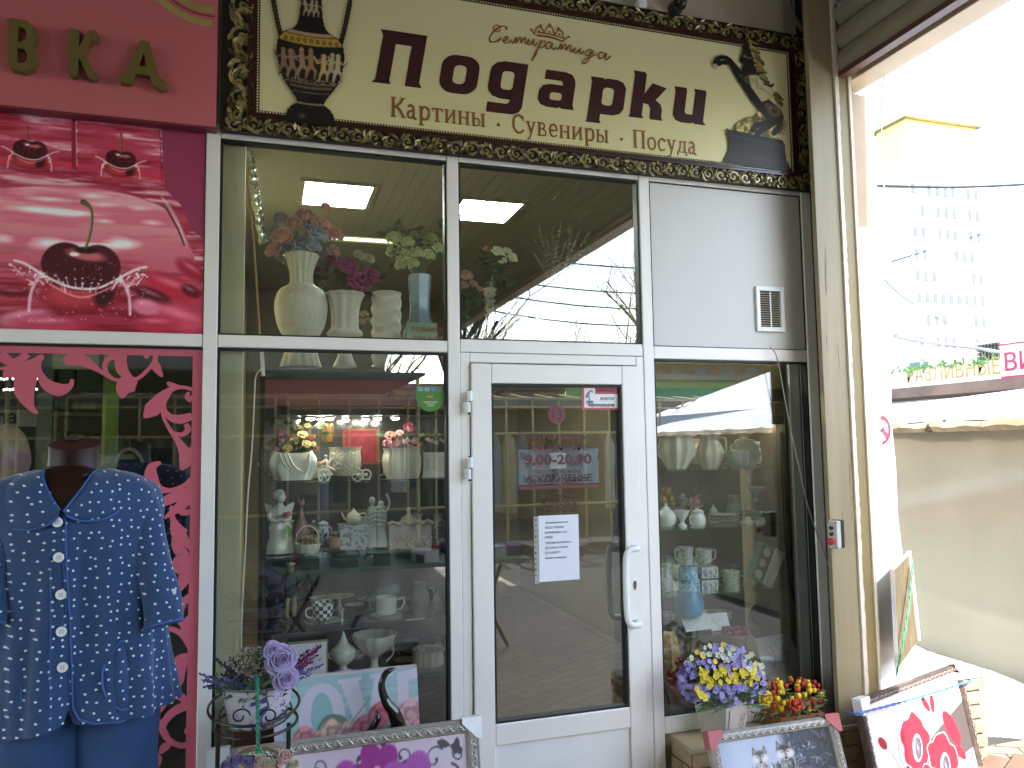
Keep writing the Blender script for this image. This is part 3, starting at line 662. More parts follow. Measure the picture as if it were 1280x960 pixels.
g.box((-9, -13.6, 0), (12, -13.3, 2.5)); g.box((-12, -13.2, 2.0), (2.4, -12.9, 5.4)); st.part(g, 'wall', mat('grey shed wall', '665f52', .8, var=.4, scale=1), smooth=False)  # tall second wall is added to block sky and sun behind the viewer
g = G(); g.box((-9.2, -14, 2.5), (12.2, -12.5, 2.62)); st.part(g, 'roof', mat('grey shed roof', '6a6964', .7), smooth=False)
aw = T('added_shade_awning', 'dark green awning added to shade the pavement by the racks, seen only as a reflection', 'awning', (-3, -10, 2.7)); g = G(); g.box((-9, -12.4, 2.72), (2.3, -8.1, 2.76)); aw.part(g, 'cover', mat('dark green awning', '4a5248', .7), smooth=False)  # awning added behind the viewer to keep sun off the pavement
for x in (-8.8, -3.2, 2.2): g = G(); g.tube([(x, -8.2, 0), (x, -8.2, 2.72)], .03, 6); aw.part(g, 'post', TANM)
# goods table with crossed legs
def table(x, y, wd, lab):
    t = T('trestle_table', lab, 'table', (x, y, 0)); g = G(); g.box((x-wd/2, y-.4, .78), (x+wd/2, y+.4, .81)); t.part(g, 'top', mat('green white cover', '8fa58e', .6, var=.3, scale=8), smooth=False)
    for sx_ in (-1, 1):
        for s2 in (-1, 1):
            g = G(); xx = x+sx_*wd*.38; g.tube([(xx+s2*.25, y-.3*s2, 0.01), (xx-s2*.25, y+.3*s2, .78)], .016, 6); t.part(g, 'leg', mat('red brown leg', '5a2e1e', .5))
    for i in range(int(wd*14)):
        g = G(); xx = x-wd/2+R.random()*wd; yy = y+R.uniform(-.32, .32); cc = R.choice(['c8c8d0', '8a2f38', '2f5a48', '5a4a80', 'e0dcd0', '303848'])
        tt = tag(G().box((-.06, -.09, 0), (.06, .09, .05+.04*R.random())).build('folded_cloth', mat('cloth '+cc, cc, .9), smooth=False), 'folded cloth among the piles on a trestle table, seen only as a reflection', 'cloth', 'cloths on the trestle tables'); tt.location = (xx, yy, .8115); tt.rotation_euler.z = R.uniform(-.5, .5)
table(.95, -2.6, 1.9, 'trestle table with piled cloths under the arcade, seen only as a reflection')
table(-3.2, -4.6, 1.6, 'second trestle table with cloths further left, seen only as a reflection')
# white market tent
tn = T('market_tent', 'white pyramid market tent across the square, seen only as a reflection', 'tent', (9.6, -8, 0))
g = G(); v = [(7.1, -10.2, 2.15), (12.1, -10.2, 2.15), (12.1, -6, 2.15), (7.1, -6, 2.15), (9.6, -8.1, 3.25)]; g.add(v, [(0, 1, 4), (1, 2, 4), (2, 3, 4), (3, 0, 4)]); g.add([(x, y, z) for x, y, z in v[:4]]+[(x, y, 1.9) for x, y, z in v[:4]], [(i, (i+1) % 4, 4+(i+1) % 4, 4+i) for i in range(4)])
tn.part(g, 'canopy', mat('white tent fabric', 'e6e8ee', .6), smooth=False)
for x, y in ((7.1, -6), (12.1, -6), (7.1, -10.2), (12.1, -10.2)): g = G(); g.tube([(x, y, 0), (x, y, 2.1)], .03, 6); tn.part(g, 'leg', WHITEP)
bx_ = T('green_kiosk', 'bright green kiosk behind the white tent, seen only as a reflection', 'kiosk', (11, -16, 0)); g = G(); g.box((8.5, -18, 0), (14, -16, 3.4)); bx_.part(g, 'wall', mat('green kiosk', '3f9a48', .6), smooth=False)
g = G(); g.box((8.3, -18.2, 3.4), (14.2, -15.6, 3.55)); bx_.part(g, 'roof', mat('grey shed roof', '6a6964', .7), smooth=False)
for k in range(4): g = G(); g.box((8.9+1.3*k, -16.0, 1.4), (9.7+1.3*k, -15.96, 2.9)); bx_.part(g, 'window', mat('pale window glass', '8295a0', .3), smooth=False)
cable('cable', 'dark wire across the square, seen only as a reflection', [(0, 0, 0)]*1, .01) if False else None
for k, (dz, sg) in enumerate(((0, .35), (-.25, .5), (-.3, .62), (-.55, .7))):
    g = G(); P = [Vector((-2+26*t, -19-.2*k, 8.6+dz-4*sg*math.sin(PI*t)*.9)) for t in [i/20 for i in range(21)]]; base = P[0]
    o = g.tube([p-base for p in P], .025, 5).build('overhead_wire', CBL); o.location = base; tag(o, 'overhead wire sagging over the square, seen only as a reflection', 'cable', 'wires over the square')
# ================================================================== gift shop signboard
SY = -.04; kS = 3.26/3.18
sg = T('shop_signboard', 'large cream gift shop signboard reading Подарки inside an ornate dark gold frame', 'sign', (1.24, SY, 2.95))
zS = lambda z: 1.65+(z-1.65)*kS
SX0, SX1, SZ0, SZ1 = -.182*kS, 2.655*kS, zS(2.917), zS(3.73)
PX0, PX1, PZ0, PZ1 = -.035*kS, 2.51*kS, zS(3.01), zS(3.615)
g = G(); g.box((SX0, SY, SZ0), (SX1, -.001, SZ1)); sg.part(g, 'box', mat('black sign casing', '120e0b', .5), smooth=False)
CREAM = mat('cream sign face', 'ddd5a2', .3, var=.02, scale=1, coat=.25)
g = G(); g.box((PX0, SY-.004, PZ0), (PX1, SY-.0005, PZ1)); sg.part(g, 'face', CREAM, smooth=False)
MOLD = mat('brown printed moulding', '3a1c10', .35, coat=.3); MOLD2 = mat('dark brown line', '1c0d08', .35); GOLD = mat('pale gold scroll', '968958', .3, metal=.25, var=.5, scale=40); GOLD2 = mat('dark gold scroll', '4e4224', .4, metal=.2, var=.4, scale=40)
def ringbox(a, b, y0, y1):
    g = G(); (x0, z0, x1, z1), (X0, Z0, X1, Z1) = a, b # inner, outer
    g.box((X0, y0, Z0), (x0, y1, Z1)); g.box((x1, y0, Z0), (X1, y1, Z1)); g.box((x0, y0, Z0), (x1, y1, z0)); g.box((x0, y0, z1), (x1, y1, Z1)); return g
def grow(d): return (PX0-d, PZ0-d*.72, PX1+d, PZ1+d*.85)
sg.part(ringbox(grow(.016), grow(.028), SY-.009, SY-.001), 'moulding', MOLD, smooth=False)
sg.part(ringbox(grow(.0285), grow(.033), SY-.006, SY-.001), 'moulding', MOLD2, smooth=False)
sg.part(ringbox(grow(.0335), grow(.047), SY-.011, SY-.001), 'moulding', MOLD, smooth=False)
sg.part(ringbox(grow(.0), grow(.0155), SY-.006, SY-.001), 'moulding', MOLD2, smooth=False)
# beads round the face
g = G(); x0, z0, x1, z1 = grow(.0078); L_ = []
nx = 210; nz = 52
for i in range(nx+1): L_ += [(x0+(x1-x0)*i/nx, z0), (x0+(x1-x0)*i/nx, z1)]
for i in range(1, nz): L_ += [(x0, z0+(z1-z0)*i/nz), (x1, z0+(z1-z0)*i/nz)]
for x, z in L_: g.ell((x, SY-.0075, z), (.0043, .0035, .0043), 6, 4)
sg.part(g, 'bead_row', mat('cream bead', 'c9bd94', .3), kind='stuff')
# scrollwork: spiral strokes with leaves
rs_ = random.Random(5)
def scroll(gd, gl, c, s, flip, ang):
    ca, sa = math.cos(ang), math.sin(ang)
    def P(u, w_): w_ *= flip; return (c[0]+(u*ca-w_*sa)*s, SY-.002, c[1]+(u*sa+w_*ca)*s)
    pts = []; wd = []
    for i in range(20):
        t = i/19; a = 3.9*PI*(t**.9)*.55+.3; rr = .42*(1-.78*t); pts.append(P(-.1+rr*math.cos(a), rr*math.sin(a))); wd.append(s*.155*(1-.5*t))
    gl.ribbon(pts, wd, th=.0015+rs_.random()*.001); gl.ell(P(-.1, .02), s*.085, 6, 4)
    for k in range(11):
        a = rs_.uniform(0, 6.28); r0 = .30+.12*rs_.random(); b = P(-.1+r0*math.cos(a), r0*math.sin(a)); a2 = a+.9; e = P(-.1+(r0+.26)*math.cos(a2)*1.05, max(-.5, min(.5, (r0+.22)*math.sin(a2))))
        (gl if k % 2 else gd).leaf((b[0], SY-.0025, b[2]), (e[0], SY-.004-.001*k, e[2]), s*.2, nrm=(0, -1, 0), fold=.45)
    st_ = [P(.3, -.4), P(.42, -.12), P(.55, .12), P(.72, .3), P(.95, .33)]
    gl.ribbon([Vector(p) for p in cr([Vector(q) for q in st_], 4)], [s*.04+s*.13*math.sin(PI*i/16) for i in range(17)], th=.002)
gd, gl = G(), G(); st0 = .074
zb_, zt2 = (SZ0+grow(.048)[1])/2+.0, (SZ1-.014+grow(.048)[3])/2-.0; xl_, xr_ = SX0+.075, SX1-.065
n = int((SX1-SX0)/st0); hb = grow(.048)[1]-SZ0; ht = SZ1-.03-grow(.048)[3]
for i in range(n+1):
    x = SX0+.06+(SX1-SX0-.12)*i/n; f_ = 1 if i % 2 else -1
    scroll(gd, gl, (x, zb_-.003), hb*1.1, f_, rs_.uniform(-.3, .3)); scroll(gd, gl, (x, zt2-.006), hb*1.25, -f_, rs_.uniform(-.3, .3))
n = 11
for i in range(n):
    z = SZ0+.08+(SZ1-SZ0-.17)*i/(n-1); f_ = 1 if i % 2 else -1
    scroll(gd, gl, (xl_, z), .095, f_, PI/2+rs_.uniform(-.2, .2)); scroll(gd, gl, (xr_, z), .095, -f_, PI/2+rs_.uniform(-.2, .2))
sg.part(gl, 'gold_scrollwork', GOLD, kind='stuff', auto=30); sg.part(gd, 'dark_scrollwork', GOLD2, kind='stuff', auto=30)
# lettering
BRW = mat('dark brown lettering', '3b161a', .45); OCH = mat('ochre lettering', '8a5a28', .45)
YT = SY-.0055
def strokes(parent, L, mt, name='lettering', th=.0012):
    g = G()
    for pts, wd in L: g.ribbon([Vector((x, YT, z)) for x, z in pts], wd, th=th)
    return parent.part(g, name, mt, smooth=False)
# heavy italic caps traced as outlines: each glyph in its own box (0..1), sheared
def glyph(parent, polys, x, z, s, sh_, mt, name='letter', sxx=1.0, off=.0035):
    """polys: list of closed outlines (outer with optional hole list) -> filled via curve"""
    cu = bpy.data.curves.new(name, 'CURVE'); cu.dimensions = '2D'; cu.fill_mode = 'BOTH'; cu.extrude = .0012; cu.offset = off
    for P in polys:
        sp = cu.splines.new('POLY'); sp.points.add(len(P)-1); sp.use_cyclic_u = True
        for i, (a, b) in enumerate(P): sp.points[i].co = ((a*sxx+b*sh_)*s, b*s, 0, 1)
    tmp = bpy.data.objects.new('tmp', cu); COL.objects.link(tmp); dg = bpy.context.evaluated_depsgraph_get()
    me = bpy.data.meshes.new_from_object(tmp.evaluated_get(dg)); bpy.data.objects.remove(tmp); me.materials.clear(); me.materials.append(mt); me.name = name
    o = bpy.data.objects.new(name, me); COL.objects.link(o); o.parent = parent.o; o.rotation_euler = (PI/2, 0, 0); o.location = Vector((x, YT, z))-parent.loc; return o
def rr_(x0, y0, x1, y1, r, n=5):
    P = []
    for (cx, cy, a0) in ((x1-r, y1-r, 0), (x0+r, y1-r, 90), (x0+r, y0+r, 180), (x1-r, y0+r, 270)):
        for i in range(n+1):
            a = math.radians(a0+90*i/n); P.append((cx+r*math.cos(a), cy+r*math.sin(a)))
    return P
W_ = .24  # stem width in x-height units
GL = {
 'П': [[(0, 0), (.05, .06), (.05, 1.28), (-.02, 1.4), (1.02, 1.4), (1.02, .1), (1.08, 0), (.74, 0), (.74, 1.1), (.33, 1.1), (.33, .06), (.36, 0)]],
 'о': [rr_(0, 0, .86, 1.0, .3), rr_(.26, .22, .60, .78, .14)],
 'д': [[(0.02, .3)]+[(.86, .0)]][:0]+[rr_(0, .0, .86, 1.0, .3)[:0] or [(.3, 1), (.86, 1), (.86, -.2), (.8, -.33), (.66, -.4), (.05, -.4), (.05, -.17), (.5, -.17), (.58, -.1), (.58, .02), (.54, .0), (.3, 0), (.12, .06), (.02, .18), (0, .3), (0, .7), (.02, .82), (.12, .94)], rr_(.26, .22, .60, .78, .12)],
 'а': [[(.1, 1), (.6, 1), (.76, .95), (.84, .82), (.86, .7), (.86, .1), (.9, 0), (.6, 0), (.58, .05), (.5, 0), (.24, 0), (.08, .05), (0, .17), (0, .42), (.08, .56), (.24, .61), (.58, .61), (.58, .7), (.52, .78), (.1, .78)], rr_(.25, .17, .59, .43, .09)],
 'р': [[(-.04, 1), (.26, 1), (.28, .95), (.36, 1), (.62, 1), (.78, .94), (.86, .8), (.86, .2), (.78, .06), (.62, 0), (.28, 0), (.28, -.2), (.31, -.27), (-.02, -.27), (0, -.2), (0, .9)], rr_(.27, .22, .60, .78, .12)],
 'к': [[(-.04, 1.32), (.24, 1.32), (.28, 1.26), (.28, .62), (.5, 1.02), (.86, .94), (.68, .66), (.6, .56), (.76, .44), (.82, .3), (.82, .08), (.86, 0), (.56, 0), (.54, .08), (.54, .28), (.46, .42), (.28, .45), (.28, .06), (.32, 0), (-.02, 0), (0, .06), (0, 1.24)]],
 'и': [[(-.04, 1), (.26, 1), (.28, .94), (.28, .3), (.34, .22), (.56, .22), (.56, .94), (.52, 1), (.82, 1), (.84, .94), (.84, .06), (.9, 0), (.62, 0), (.58, .05), (.5, 0), (.24, 0), (.08, .05), (.0, .18), (0, .9)]]}
# positions measured on the sign face
def sx_of(px, py): p = at(px, py, YT); return p.x, p.z
xh = .168*kS
for ch, px, py in (('П', 467, 101.5), ('о', 548, 113), ('д', 609, 120), ('а', 672, 131), ('р', 731, 139), ('к', 788, 145), ('и', 841, 150.5)):
    x, z = sx_of(px, py)
    glyph(sg, GL[ch], x+(.02 if ch == 'р' else 0), z, xh if ch != 'П' else .165*kS, .17, BRW, 'letter', (1.13 if ch != 'р' else 1.16) if ch != 'П' else 1.12)
# slab-serif small line as strokes
SF = {
 'К': (.78, [([(.15, 0), (.15, 1)], .15), ([(.02, 0), (.3, 0)], .06), ([(.02, 1), (.3, 1)], .06), ([(.2, .48), (.5, .72), (.66, 1)], .11), ([(.3, .55), (.48, .4), (.7, 0)], .13), ([(.55, 1), (.78, 1)], .06), ([(.6, 0), (.8, 0)], .06)]),
 'а': (.56, [([(.08, .62), (.2, .7), (.32, .66), (.38, .52), (.38, .08), (.44, .0), (.52, .02)], .12), ([(.38, .42), (.18, .38), (.08, .26), (.08, .12), (.18, .02), (.38, .12)], .1)]),
 'р': (.64, [([(.16, .7), (.16, -.28)], .13), ([(.03, .69), (.16, .69)], .06), ([(.05, -.28), (.3, -.28)], .06), ([(.16, .5), (.3, .68), (.46, .66), (.56, .5), (.56, .22), (.46, .05), (.3, .02), (.16, .12)], .11)]),
 'т': (.62, [([(.31, 0), (.31, .68)], .13), ([(.17, 0), (.45, 0)], .06), ([(.03, .67), (.59, .67)], .08), ([(.05, .5), (.05, .68)], .06), ([(.57, .5), (.57, .68)], .06)]),
 'и': (.68, [([(.14, 0), (.14, .69)], .12), ([(.54, 0), (.54, .69)], .12), ([(.16, .08), (.52, .62)], .08), ([(.02, 0), (.24, 0)], .05), ([(.02, .69), (.24, .69)], .05), ([(.44, 0), (.66, 0)], .05), ([(.44, .69), (.66, .69)], .05)]),
 'н': (.68, [([(.14, 0), (.14, .69)], .12), ([(.54, 0), (.54, .69)], .12), ([(.16, .36), (.52, .36)], .07), ([(.02, 0), (.26, 0)], .05), ([(.02, .69), (.26, .69)], .05), ([(.42, 0), (.66, 0)], .05), ([(.42, .69), (.66, .69)], .05)]),
 'ы': (.8, [([(.14, 0), (.14, .69)], .12), ([(.02, 0), (.14, 0)], .05), ([(.02, .69), (.26, .69)], .05), ([(.14, .4), (.36, .4), (.44, .3), (.44, .12), (.36, .02), (.14, .02)], .08), ([(.66, 0), (.66, .69)], .12), ([(.56, 0), (.78, 0)], .05), ([(.56, .69), (.78, .69)], .05)]),
 'С': (.72, [([(.64, .78), (.5, .95), (.32, .97), (.14, .8), (.1, .5), (.14, .2), (.32, .02), (.5, .03), (.66, .18)], .12), ([(.64, .68), (.64, .98)], .05)]),
 'у': (.6, [([(.12, .68), (.32, .1)], .12), ([(.5, .68), (.3, -.02), (.2, -.26), (.08, -.26)], .08), ([(.02, .68), (.24, .68)], .05), ([(.4, .68), (.6, .68)], .05)]),
 'в': (.6, [([(.14, 0), (.14, .69)], .12), ([(.02, 0), (.3, 0), (.46, .04), (.5, .18), (.42, .32), (.16, .37)], .08), ([(.02, .69), (.3, .69), (.42, .62), (.42, .46), (.32, .38)], .08)]),
 'е': (.56, [([(.1, .36), (.48, .38), (.44, .6), (.3, .7), (.14, .6), (.08, .36), (.14, .1), (.3, .01), (.48, .1)], .09)]),
 'П': (.84, [([(.17, 0), (.17, 1)], .14), ([(.67, 0), (.67, 1)], .14), ([(.03, 1), (.81, 1)], .07), ([(.04, 0), (.3, 0)], .05), ([(.54, 0), (.8, 0)], .05)]),
 'о': (.6, [([(.3, .68), (.14, .6), (.08, .34), (.14, .08), (.3, 0), (.46, .08), (.52, .34), (.46, .6), (.3, .68)], .1)]),
 'с': (.52, [([(.46, .52), (.42, .64), (.28, .69), (.13, .58), (.08, .34), (.13, .1), (.28, .01), (.46, .1)], .1)]),
 'д': (.66, [([(.5, .05), (.5, .67)], .12), ([(.16, .67), (.62, .67)], .06), ([(.24, .66), (.22, .3), (.12, .06)], .07), ([(.02, .04), (.64, .04)], .06), ([(.05, .04), (.05, -.16)], .06), ([(.61, .04), (.61, -.16)], .06)])}
def words(wd, px0, py0, px1, h):
    xa, za = sx_of(px0, py0); xb, _ = sx_of(px1, py0+5); tot = sum(SF[c][0]+.06 for c in wd)-.06; k = (xb-xa)/(tot*h); x = xa
    for c in wd:
        a, S = SF[c]; g = G()
        for i_, (pts, w0) in enumerate(S): g.ribbon([Vector((x+q[0]*h*k, YT-.0002*i_, za+q[1]*h)) for q in (pts if len(pts) < 4 else cr(pts, 3))], w0*h*.95, th=.0012)
        sg.part(g, 'letter', OCH, smooth=False); x += (a+.06)*h*k
words('Картины', 488, 145, 607, .085); words('Сувениры', 640, 165, 761, .085); words('Посуда', 791, 184, 871, .085)
for q in ((623, 156), (777, 174)): x, z = sx_of(*q); g = G(); g.ell((x, YT, z), (.008, .002, .008), 10, 6); sg.part(g, 'letter', OCH)
# cursive name and crown
CUR = [([(617.5,39.5),(617.0,33.75),(621.5,31.5),(625.5,34.5),(624.0,39.0),(620.0,39.5),(619.0,36.0)],1.6),([(633.5,37.0),(632.0,33.5),(626.5,33.0),(619.0,38.0),(613.0,45.0),(612.0,50.5),(615.5,52.75),(621.5,51.5),(626.5,47.5)],2.6),([(629.5,50.75),(633.0,50.0),(635.25,47.5),(633.0,46.0),(630.0,48.5),(629.5,52.0),(632.0,54.0),(636.5,52.5),(639.5,49.5)],2.2),([(639.5,54.0),(641.5,53.0),(644.0,48.5),(645.5,47.0),(645.0,54.0),(648.0,49.0),(651.0,46.5),(651.0,53.5),(654.0,49.0),(657.0,47.0),(656.5,53.0),(658.5,54.0),(661.5,50.5)],2.2),([(661.0,49.0),(659.5,53.5),(661.0,56.0),(664.5,53.5),(667.5,49.0),(666.25,55.0),(668.0,57.0),(671.5,53.5)],2.2),([(677.0,50.5),(674.0,58.0),(669.0,68.0),(665.0,75.75)],3.6),([(674.0,57.0),(677.5,52.0),(681.0,51.5),(681.5,55.5),(678.5,59.5),(675.5,60.0)],2.0),([(689.0,53.0),(685.0,53.0),(682.5,57.5),(683.5,61.0),(687.0,60.0),(690.5,54.0),(689.5,60.0),(691.5,62.0),(695.0,59.0)],2.2),([(695.5,61.5),(697.5,61.0),(700.5,56.0),(702.0,55.0),(701.5,61.5),(705.0,56.5),(707.5,55.5),(707.0,62.5),(710.5,58.0),(713.5,57.0),(712.5,63.0),(714.5,64.5),(717.5,61.0)],2.2),([(719.0,59.5),(717.5,64.0),(719.0,66.5),(722.5,64.0),(725.5,60.0),(724.25,65.5),(726.0,67.5),(729.5,64.0)],2.2),([(740.0,62.5),(735.5,62.0),(732.0,65.5),(732.5,69.0),(736.5,69.0),(741.5,63.0),(739.5,69.5),(734.5,76.5),(730.0,79.5),(727.5,78.0),(731.5,74.0),(740.0,70.5),(746.0,67.0)],2.0),([(755.0,66.0),(751.0,65.5),(748.5,69.5),(749.5,73.0),(753.5,72.0),(758.0,66.5),(756.5,72.0),(758.5,74.5),(763.5,70.0)],2.2)]
g = G()
for i_, (pts, w0) in enumerate(CUR):
    P = cr(pts, 5); n_ = len(P); g.ribbon([at(a, b, YT-.0003*i_) for a, b in P], [w0/296*(.5+.5*abs(math.sin(.9+7*k/n_*PI/2))) for k in range(n_)], th=.001)
sg.part(g, 'cursive_lettering', OCH, smooth=False)
CRN = [([(671, 44), (690, 47), (703, 52)], 3.2), ([(671, 40), (688, 43), (705, 48)], 1.8), ([(669, 44), (664, 37)], 1.6), ([(703, 52), (711, 46)], 1.6), ([(668, 42), (671, 35), (676, 34), (680, 41)], 1.7), ([(680, 42), (684, 34), (690, 34), (693, 44)], 1.7), ([(693, 44), (698, 38), (703, 40), (704, 48)], 1.7)]
for i_, (pts, w0) in enumerate(CRN):
    P = cr(pts, 4); g = G(); g.ribbon([at(a, b, YT-.0003*i_) for a, b in P], w0/303, th=.001); sg.part(g, 'crown', OCH, smooth=False)
g = G()
for (a, b, r_) in ((664, 37, 1.8), (676, 32, 2.2), (687, 31, 2.4), (698, 36, 2.2), (711, 46, 1.8), (674, 39, 1.4), (687, 40, 1.6), (699, 43, 1.4)): p = at(a, b, YT); g.ell(p, (r_/303, .0015, r_/303), 8, 6)
sg.part(g, 'crown', OCH)
PR = print_mat('printed satin', .5, 0)
# printed amphora -------------------------------------------------------------
def amphora():
    p = Paint(105, 195, None, 2); p.y = p.y-25
    prof = [(-24, 24), (-18, 20), (-8, 13), (14, 12.5), (30, 14), (44, 19), (52, 33), (58, 38), (72, 40), (90, 38), (108, 31), (122, 21), (128, 17), (132, 16), (136, 22), (142, 27), (150, 29), (155, 28)]
    out = [(52-r, y) for y, r in prof]+[(52+r, y) for y, r in prof[::-1]]
    for sx in (-1, 1):
        p.line(cr([(52+sx*14, -14), (52+sx*34, -16), (52+sx*47, -4), (52+sx*43, 26), (52+sx*36, 56)], 6), 5.5, '120d0a'); p.line(cr([(52+sx*47, 0), (52+sx*43, 26), (52+sx*37, 50)], 6), 1.2, '5b5040')
    p.poly(cr(out, 3), '120e0c'); 
    def band(y0, y1, c, inner, k=.9, al=1):
        mk = ((p.y > y0+((p.x-52)/40)**2*-4) & (p.y < y1+((p.x-52)/40)**2*-4)).astype(float)
        rad = np.interp(p.y, [a for a, b in prof], [b for a, b in prof]); mk *= (np.abs(p.x-52) < rad*k); p.put(mk, c, al)
    band(49, 53, 'b09a70', 0, .95); band(54, 64, 'b5953e', 0, .97); band(108, 110, '6a5c44', 0, .95); band(112, 115, '8a785a', 0, .9, .7); band(119, 120, '7a6c50', 0, .95); band(131.5, 133.5, '9a8a60', 0, .95)
    for i in range(9): p.el(22+i*7.6, 58.5, 2.2, 2.6, '5b3c18', ring=.45, soft=.3)
    rr = random.Random(3)
    def fig(x, y, h, c, lean=0):
        p.el(x+lean*h*.4, y-h*.9, h*.085, h*.1, c); p.line([(x+lean*h*.35, y-h*.8), (x, y-h*.42)], [h*.16, h*.2], c)
        p.line([(x, y-h*.42), (x-h*.12, y-h*.2), (x-h*.16, y)], [h*.18, h*.1, h*.06], c); p.line([(x, y-h*.42), (x+h*.16, y-h*.24), (x+h*.12, y)], [h*.16, h*.1, h*.06], c)
        p.line([(x+lean*h*.3, y-h*.74), (x-h*.24, y-h*.62), (x-h*.34, y-h*.85)], h*.06, c); p.line([(x+lean*h*.3, y-h*.72), (x+h*.26, y-h*.6), (x+h*.36, y-h*.7)], h*.06, c)
    for x, c in ((20, '8a6a54'), (30, '9a7a60'), (42, 'a5856a'), (52, '9a7a5c'), (67, 'c9b070'), (76, 'b5a080'), (84, 'c0b290')): fig(x, 103+rr.uniform(-2, 1), 32+rr.uniform(-3, 3), c, rr.uniform(-.2, .2))
    for x in (46, 52, 58): fig(x, 29, 20, 'b3a184', rr.uniform(-.3, .3))
    for i in range(70): p.el(rr.uniform(16, 88), 105+rr.uniform(-2, 3), 1.2, .8, 'a39272', al=.7)
    p.line(cr([(34, 60), (31, 75), (33, 95), (40, 112)], 5), 2.2, '6d6a5c', .35, 4); p.el(42, 147, 4, 3, '8f8c84', al=.5, soft=1)
    return p
P0 = amphora(); q1 = at(389, 153, YT); xa_ = at(347, 80, YT); xb_ = at(430, 84, YT); wA = (xb_.x-xa_.x)*105/80; kz = (at(389, 50, YT).z-q1.z)/(153-56); hA = kz*195
P0.mesh('vase_print', ((xa_.x+xb_.x)/2-wA*.5, YT-.0075, q1.z+(153+25)*kz), (wA, 0, 0), (0, 0, -hA), PR, sg.o, sg.loc)
def horse():
    p = Paint(110, 165, None, 2); K = '15110f'; rr = random.Random(8)
    rock = [(28, 118), (42, 104), (55, 100), (62, 92), (75, 98), (88, 90), (96, 104), (92, 122), (84, 124), (50, 126)]
    p.poly(cr(rock, 3, True), 'a8954a'); 
    nn = p.noise(5, 5); p.put((p.m > .5)*(nn > .55)*1., '5e5020'); p.put((p.m > .5)*(nn < .38)*1., 'd2c684')
    p.line(cr([(88, 96), (96, 104), (92, 116), (84, 122)], 5), 3, 'b8a868')
    body = cr([(44, 56), (52, 52), (62, 58), (76, 76), (88, 84), (94, 94), (90, 104), (80, 106), (70, 100), (62, 92), (52, 80), (42, 66), (38, 58)], 4, True); p.poly(body, K)
    p.poly(cr([(38, 58), (40, 46), (44, 34), (46, 22), (56, 20), (62, 34), (62, 50), (56, 60), (46, 62)], 4, True), K)
    p.poly(cr([(44, 10), (50, 8), (56, 14), (56, 24), (50, 30), (44, 34), (39, 32), (40, 26), (43, 20)], 4, True), K)
    p.line(cr([(40, 56), (32, 44), (26, 36), (12, 38)], 5), [9, 5], K); p.line(cr([(44, 54), (34, 40), (22, 30), (10, 33), (6, 42)], 5), 5, K); p.el(7, 43, 4, 3, 'b5ab88'); p.el(12, 39, 3.5, 3, K)
    for q in ([(86, 100), (76, 108), (64, 116), (58, 122)], [(82, 98), (70, 106), (56, 112), (52, 118)], [(90, 98), (88, 108), (80, 118)]): p.line(cr(q, 5), 7, K)
    for i in range(34):
        t = i/33; x = 52+12*t+rr.uniform(-2, 4); y = 3+44*t; p.line([(x, y), (x+rr.uniform(5, 12), y+rr.uniform(2, 9))], 2.2, rr.choice(['a8955a', '6d5c2a', 'c4b57c', '8a773a']))
    p.poly([(50, 48), (60, 46), (84, 64), (78, 74), (66, 80), (52, 62)], 'c0b688'); p.line([(54, 52), (78, 70)], 1, '8a7c4c'); p.line([(60, 50), (60, 62), (70, 64)], 1, '7c6c40')
    for q in ([(60, 44), (68, 42)], [(70, 56), (80, 58), (82, 55)], [(66, 50), (76, 54)]): p.line(q, 2.4, '2a2216')
    for i in range(10): p.line([(84+rr.uniform(-2, 4), 62+rr.uniform(0, 10)), (92+rr.uniform(-4, 4), 72+rr.uniform(0, 10))], 1.4, rr.choice(['8d7c46', '5c4c22']))
    for (x, y, r_) in ((50, 54, 6), (46, 24, 2.5), (82, 90, 8), (40, 50, 2), (74, 84, 4)): p.el(x, y, r_, r_*.8, 'a8945a', al=.8, ring=.5, soft=.8)
    p.line(cr([(44, 24), (52, 26), (58, 22)], 3), 1, 'a0966e')
    p.poly([(18, 120), (92, 126), (95, 133), (94, 137), (96, 153), (104, 165), (12, 162), (20, 148), (21, 136), (19, 128)], '191410'); p.line([(20, 127), (94, 134)], 1.5, '3a3028'); p.line([(18, 150), (98, 155)], 1.2, '332a24'); p.put(((p.m > .9)*(p.y > 136)).astype(float)*np.clip(1-np.abs(p.x-30)/14, 0, 1), '3a3530', .3)
    return p
P0 = horse(); xa_ = at(893, 130, YT); xb_ = at(985, 140, YT); za_ = at(940, 53, YT).z; zc_ = at(940, 209, YT).z; wA = (xb_.x-xa_.x)*110/98; hA = (za_-zc_)*165/161
P0.mesh('horse_print', (xa_.x-wA*.04, YT-.0075, za_+hA*.02), (wA, 0, 0), (0, 0, -hA), PR, sg.o, sg.loc)
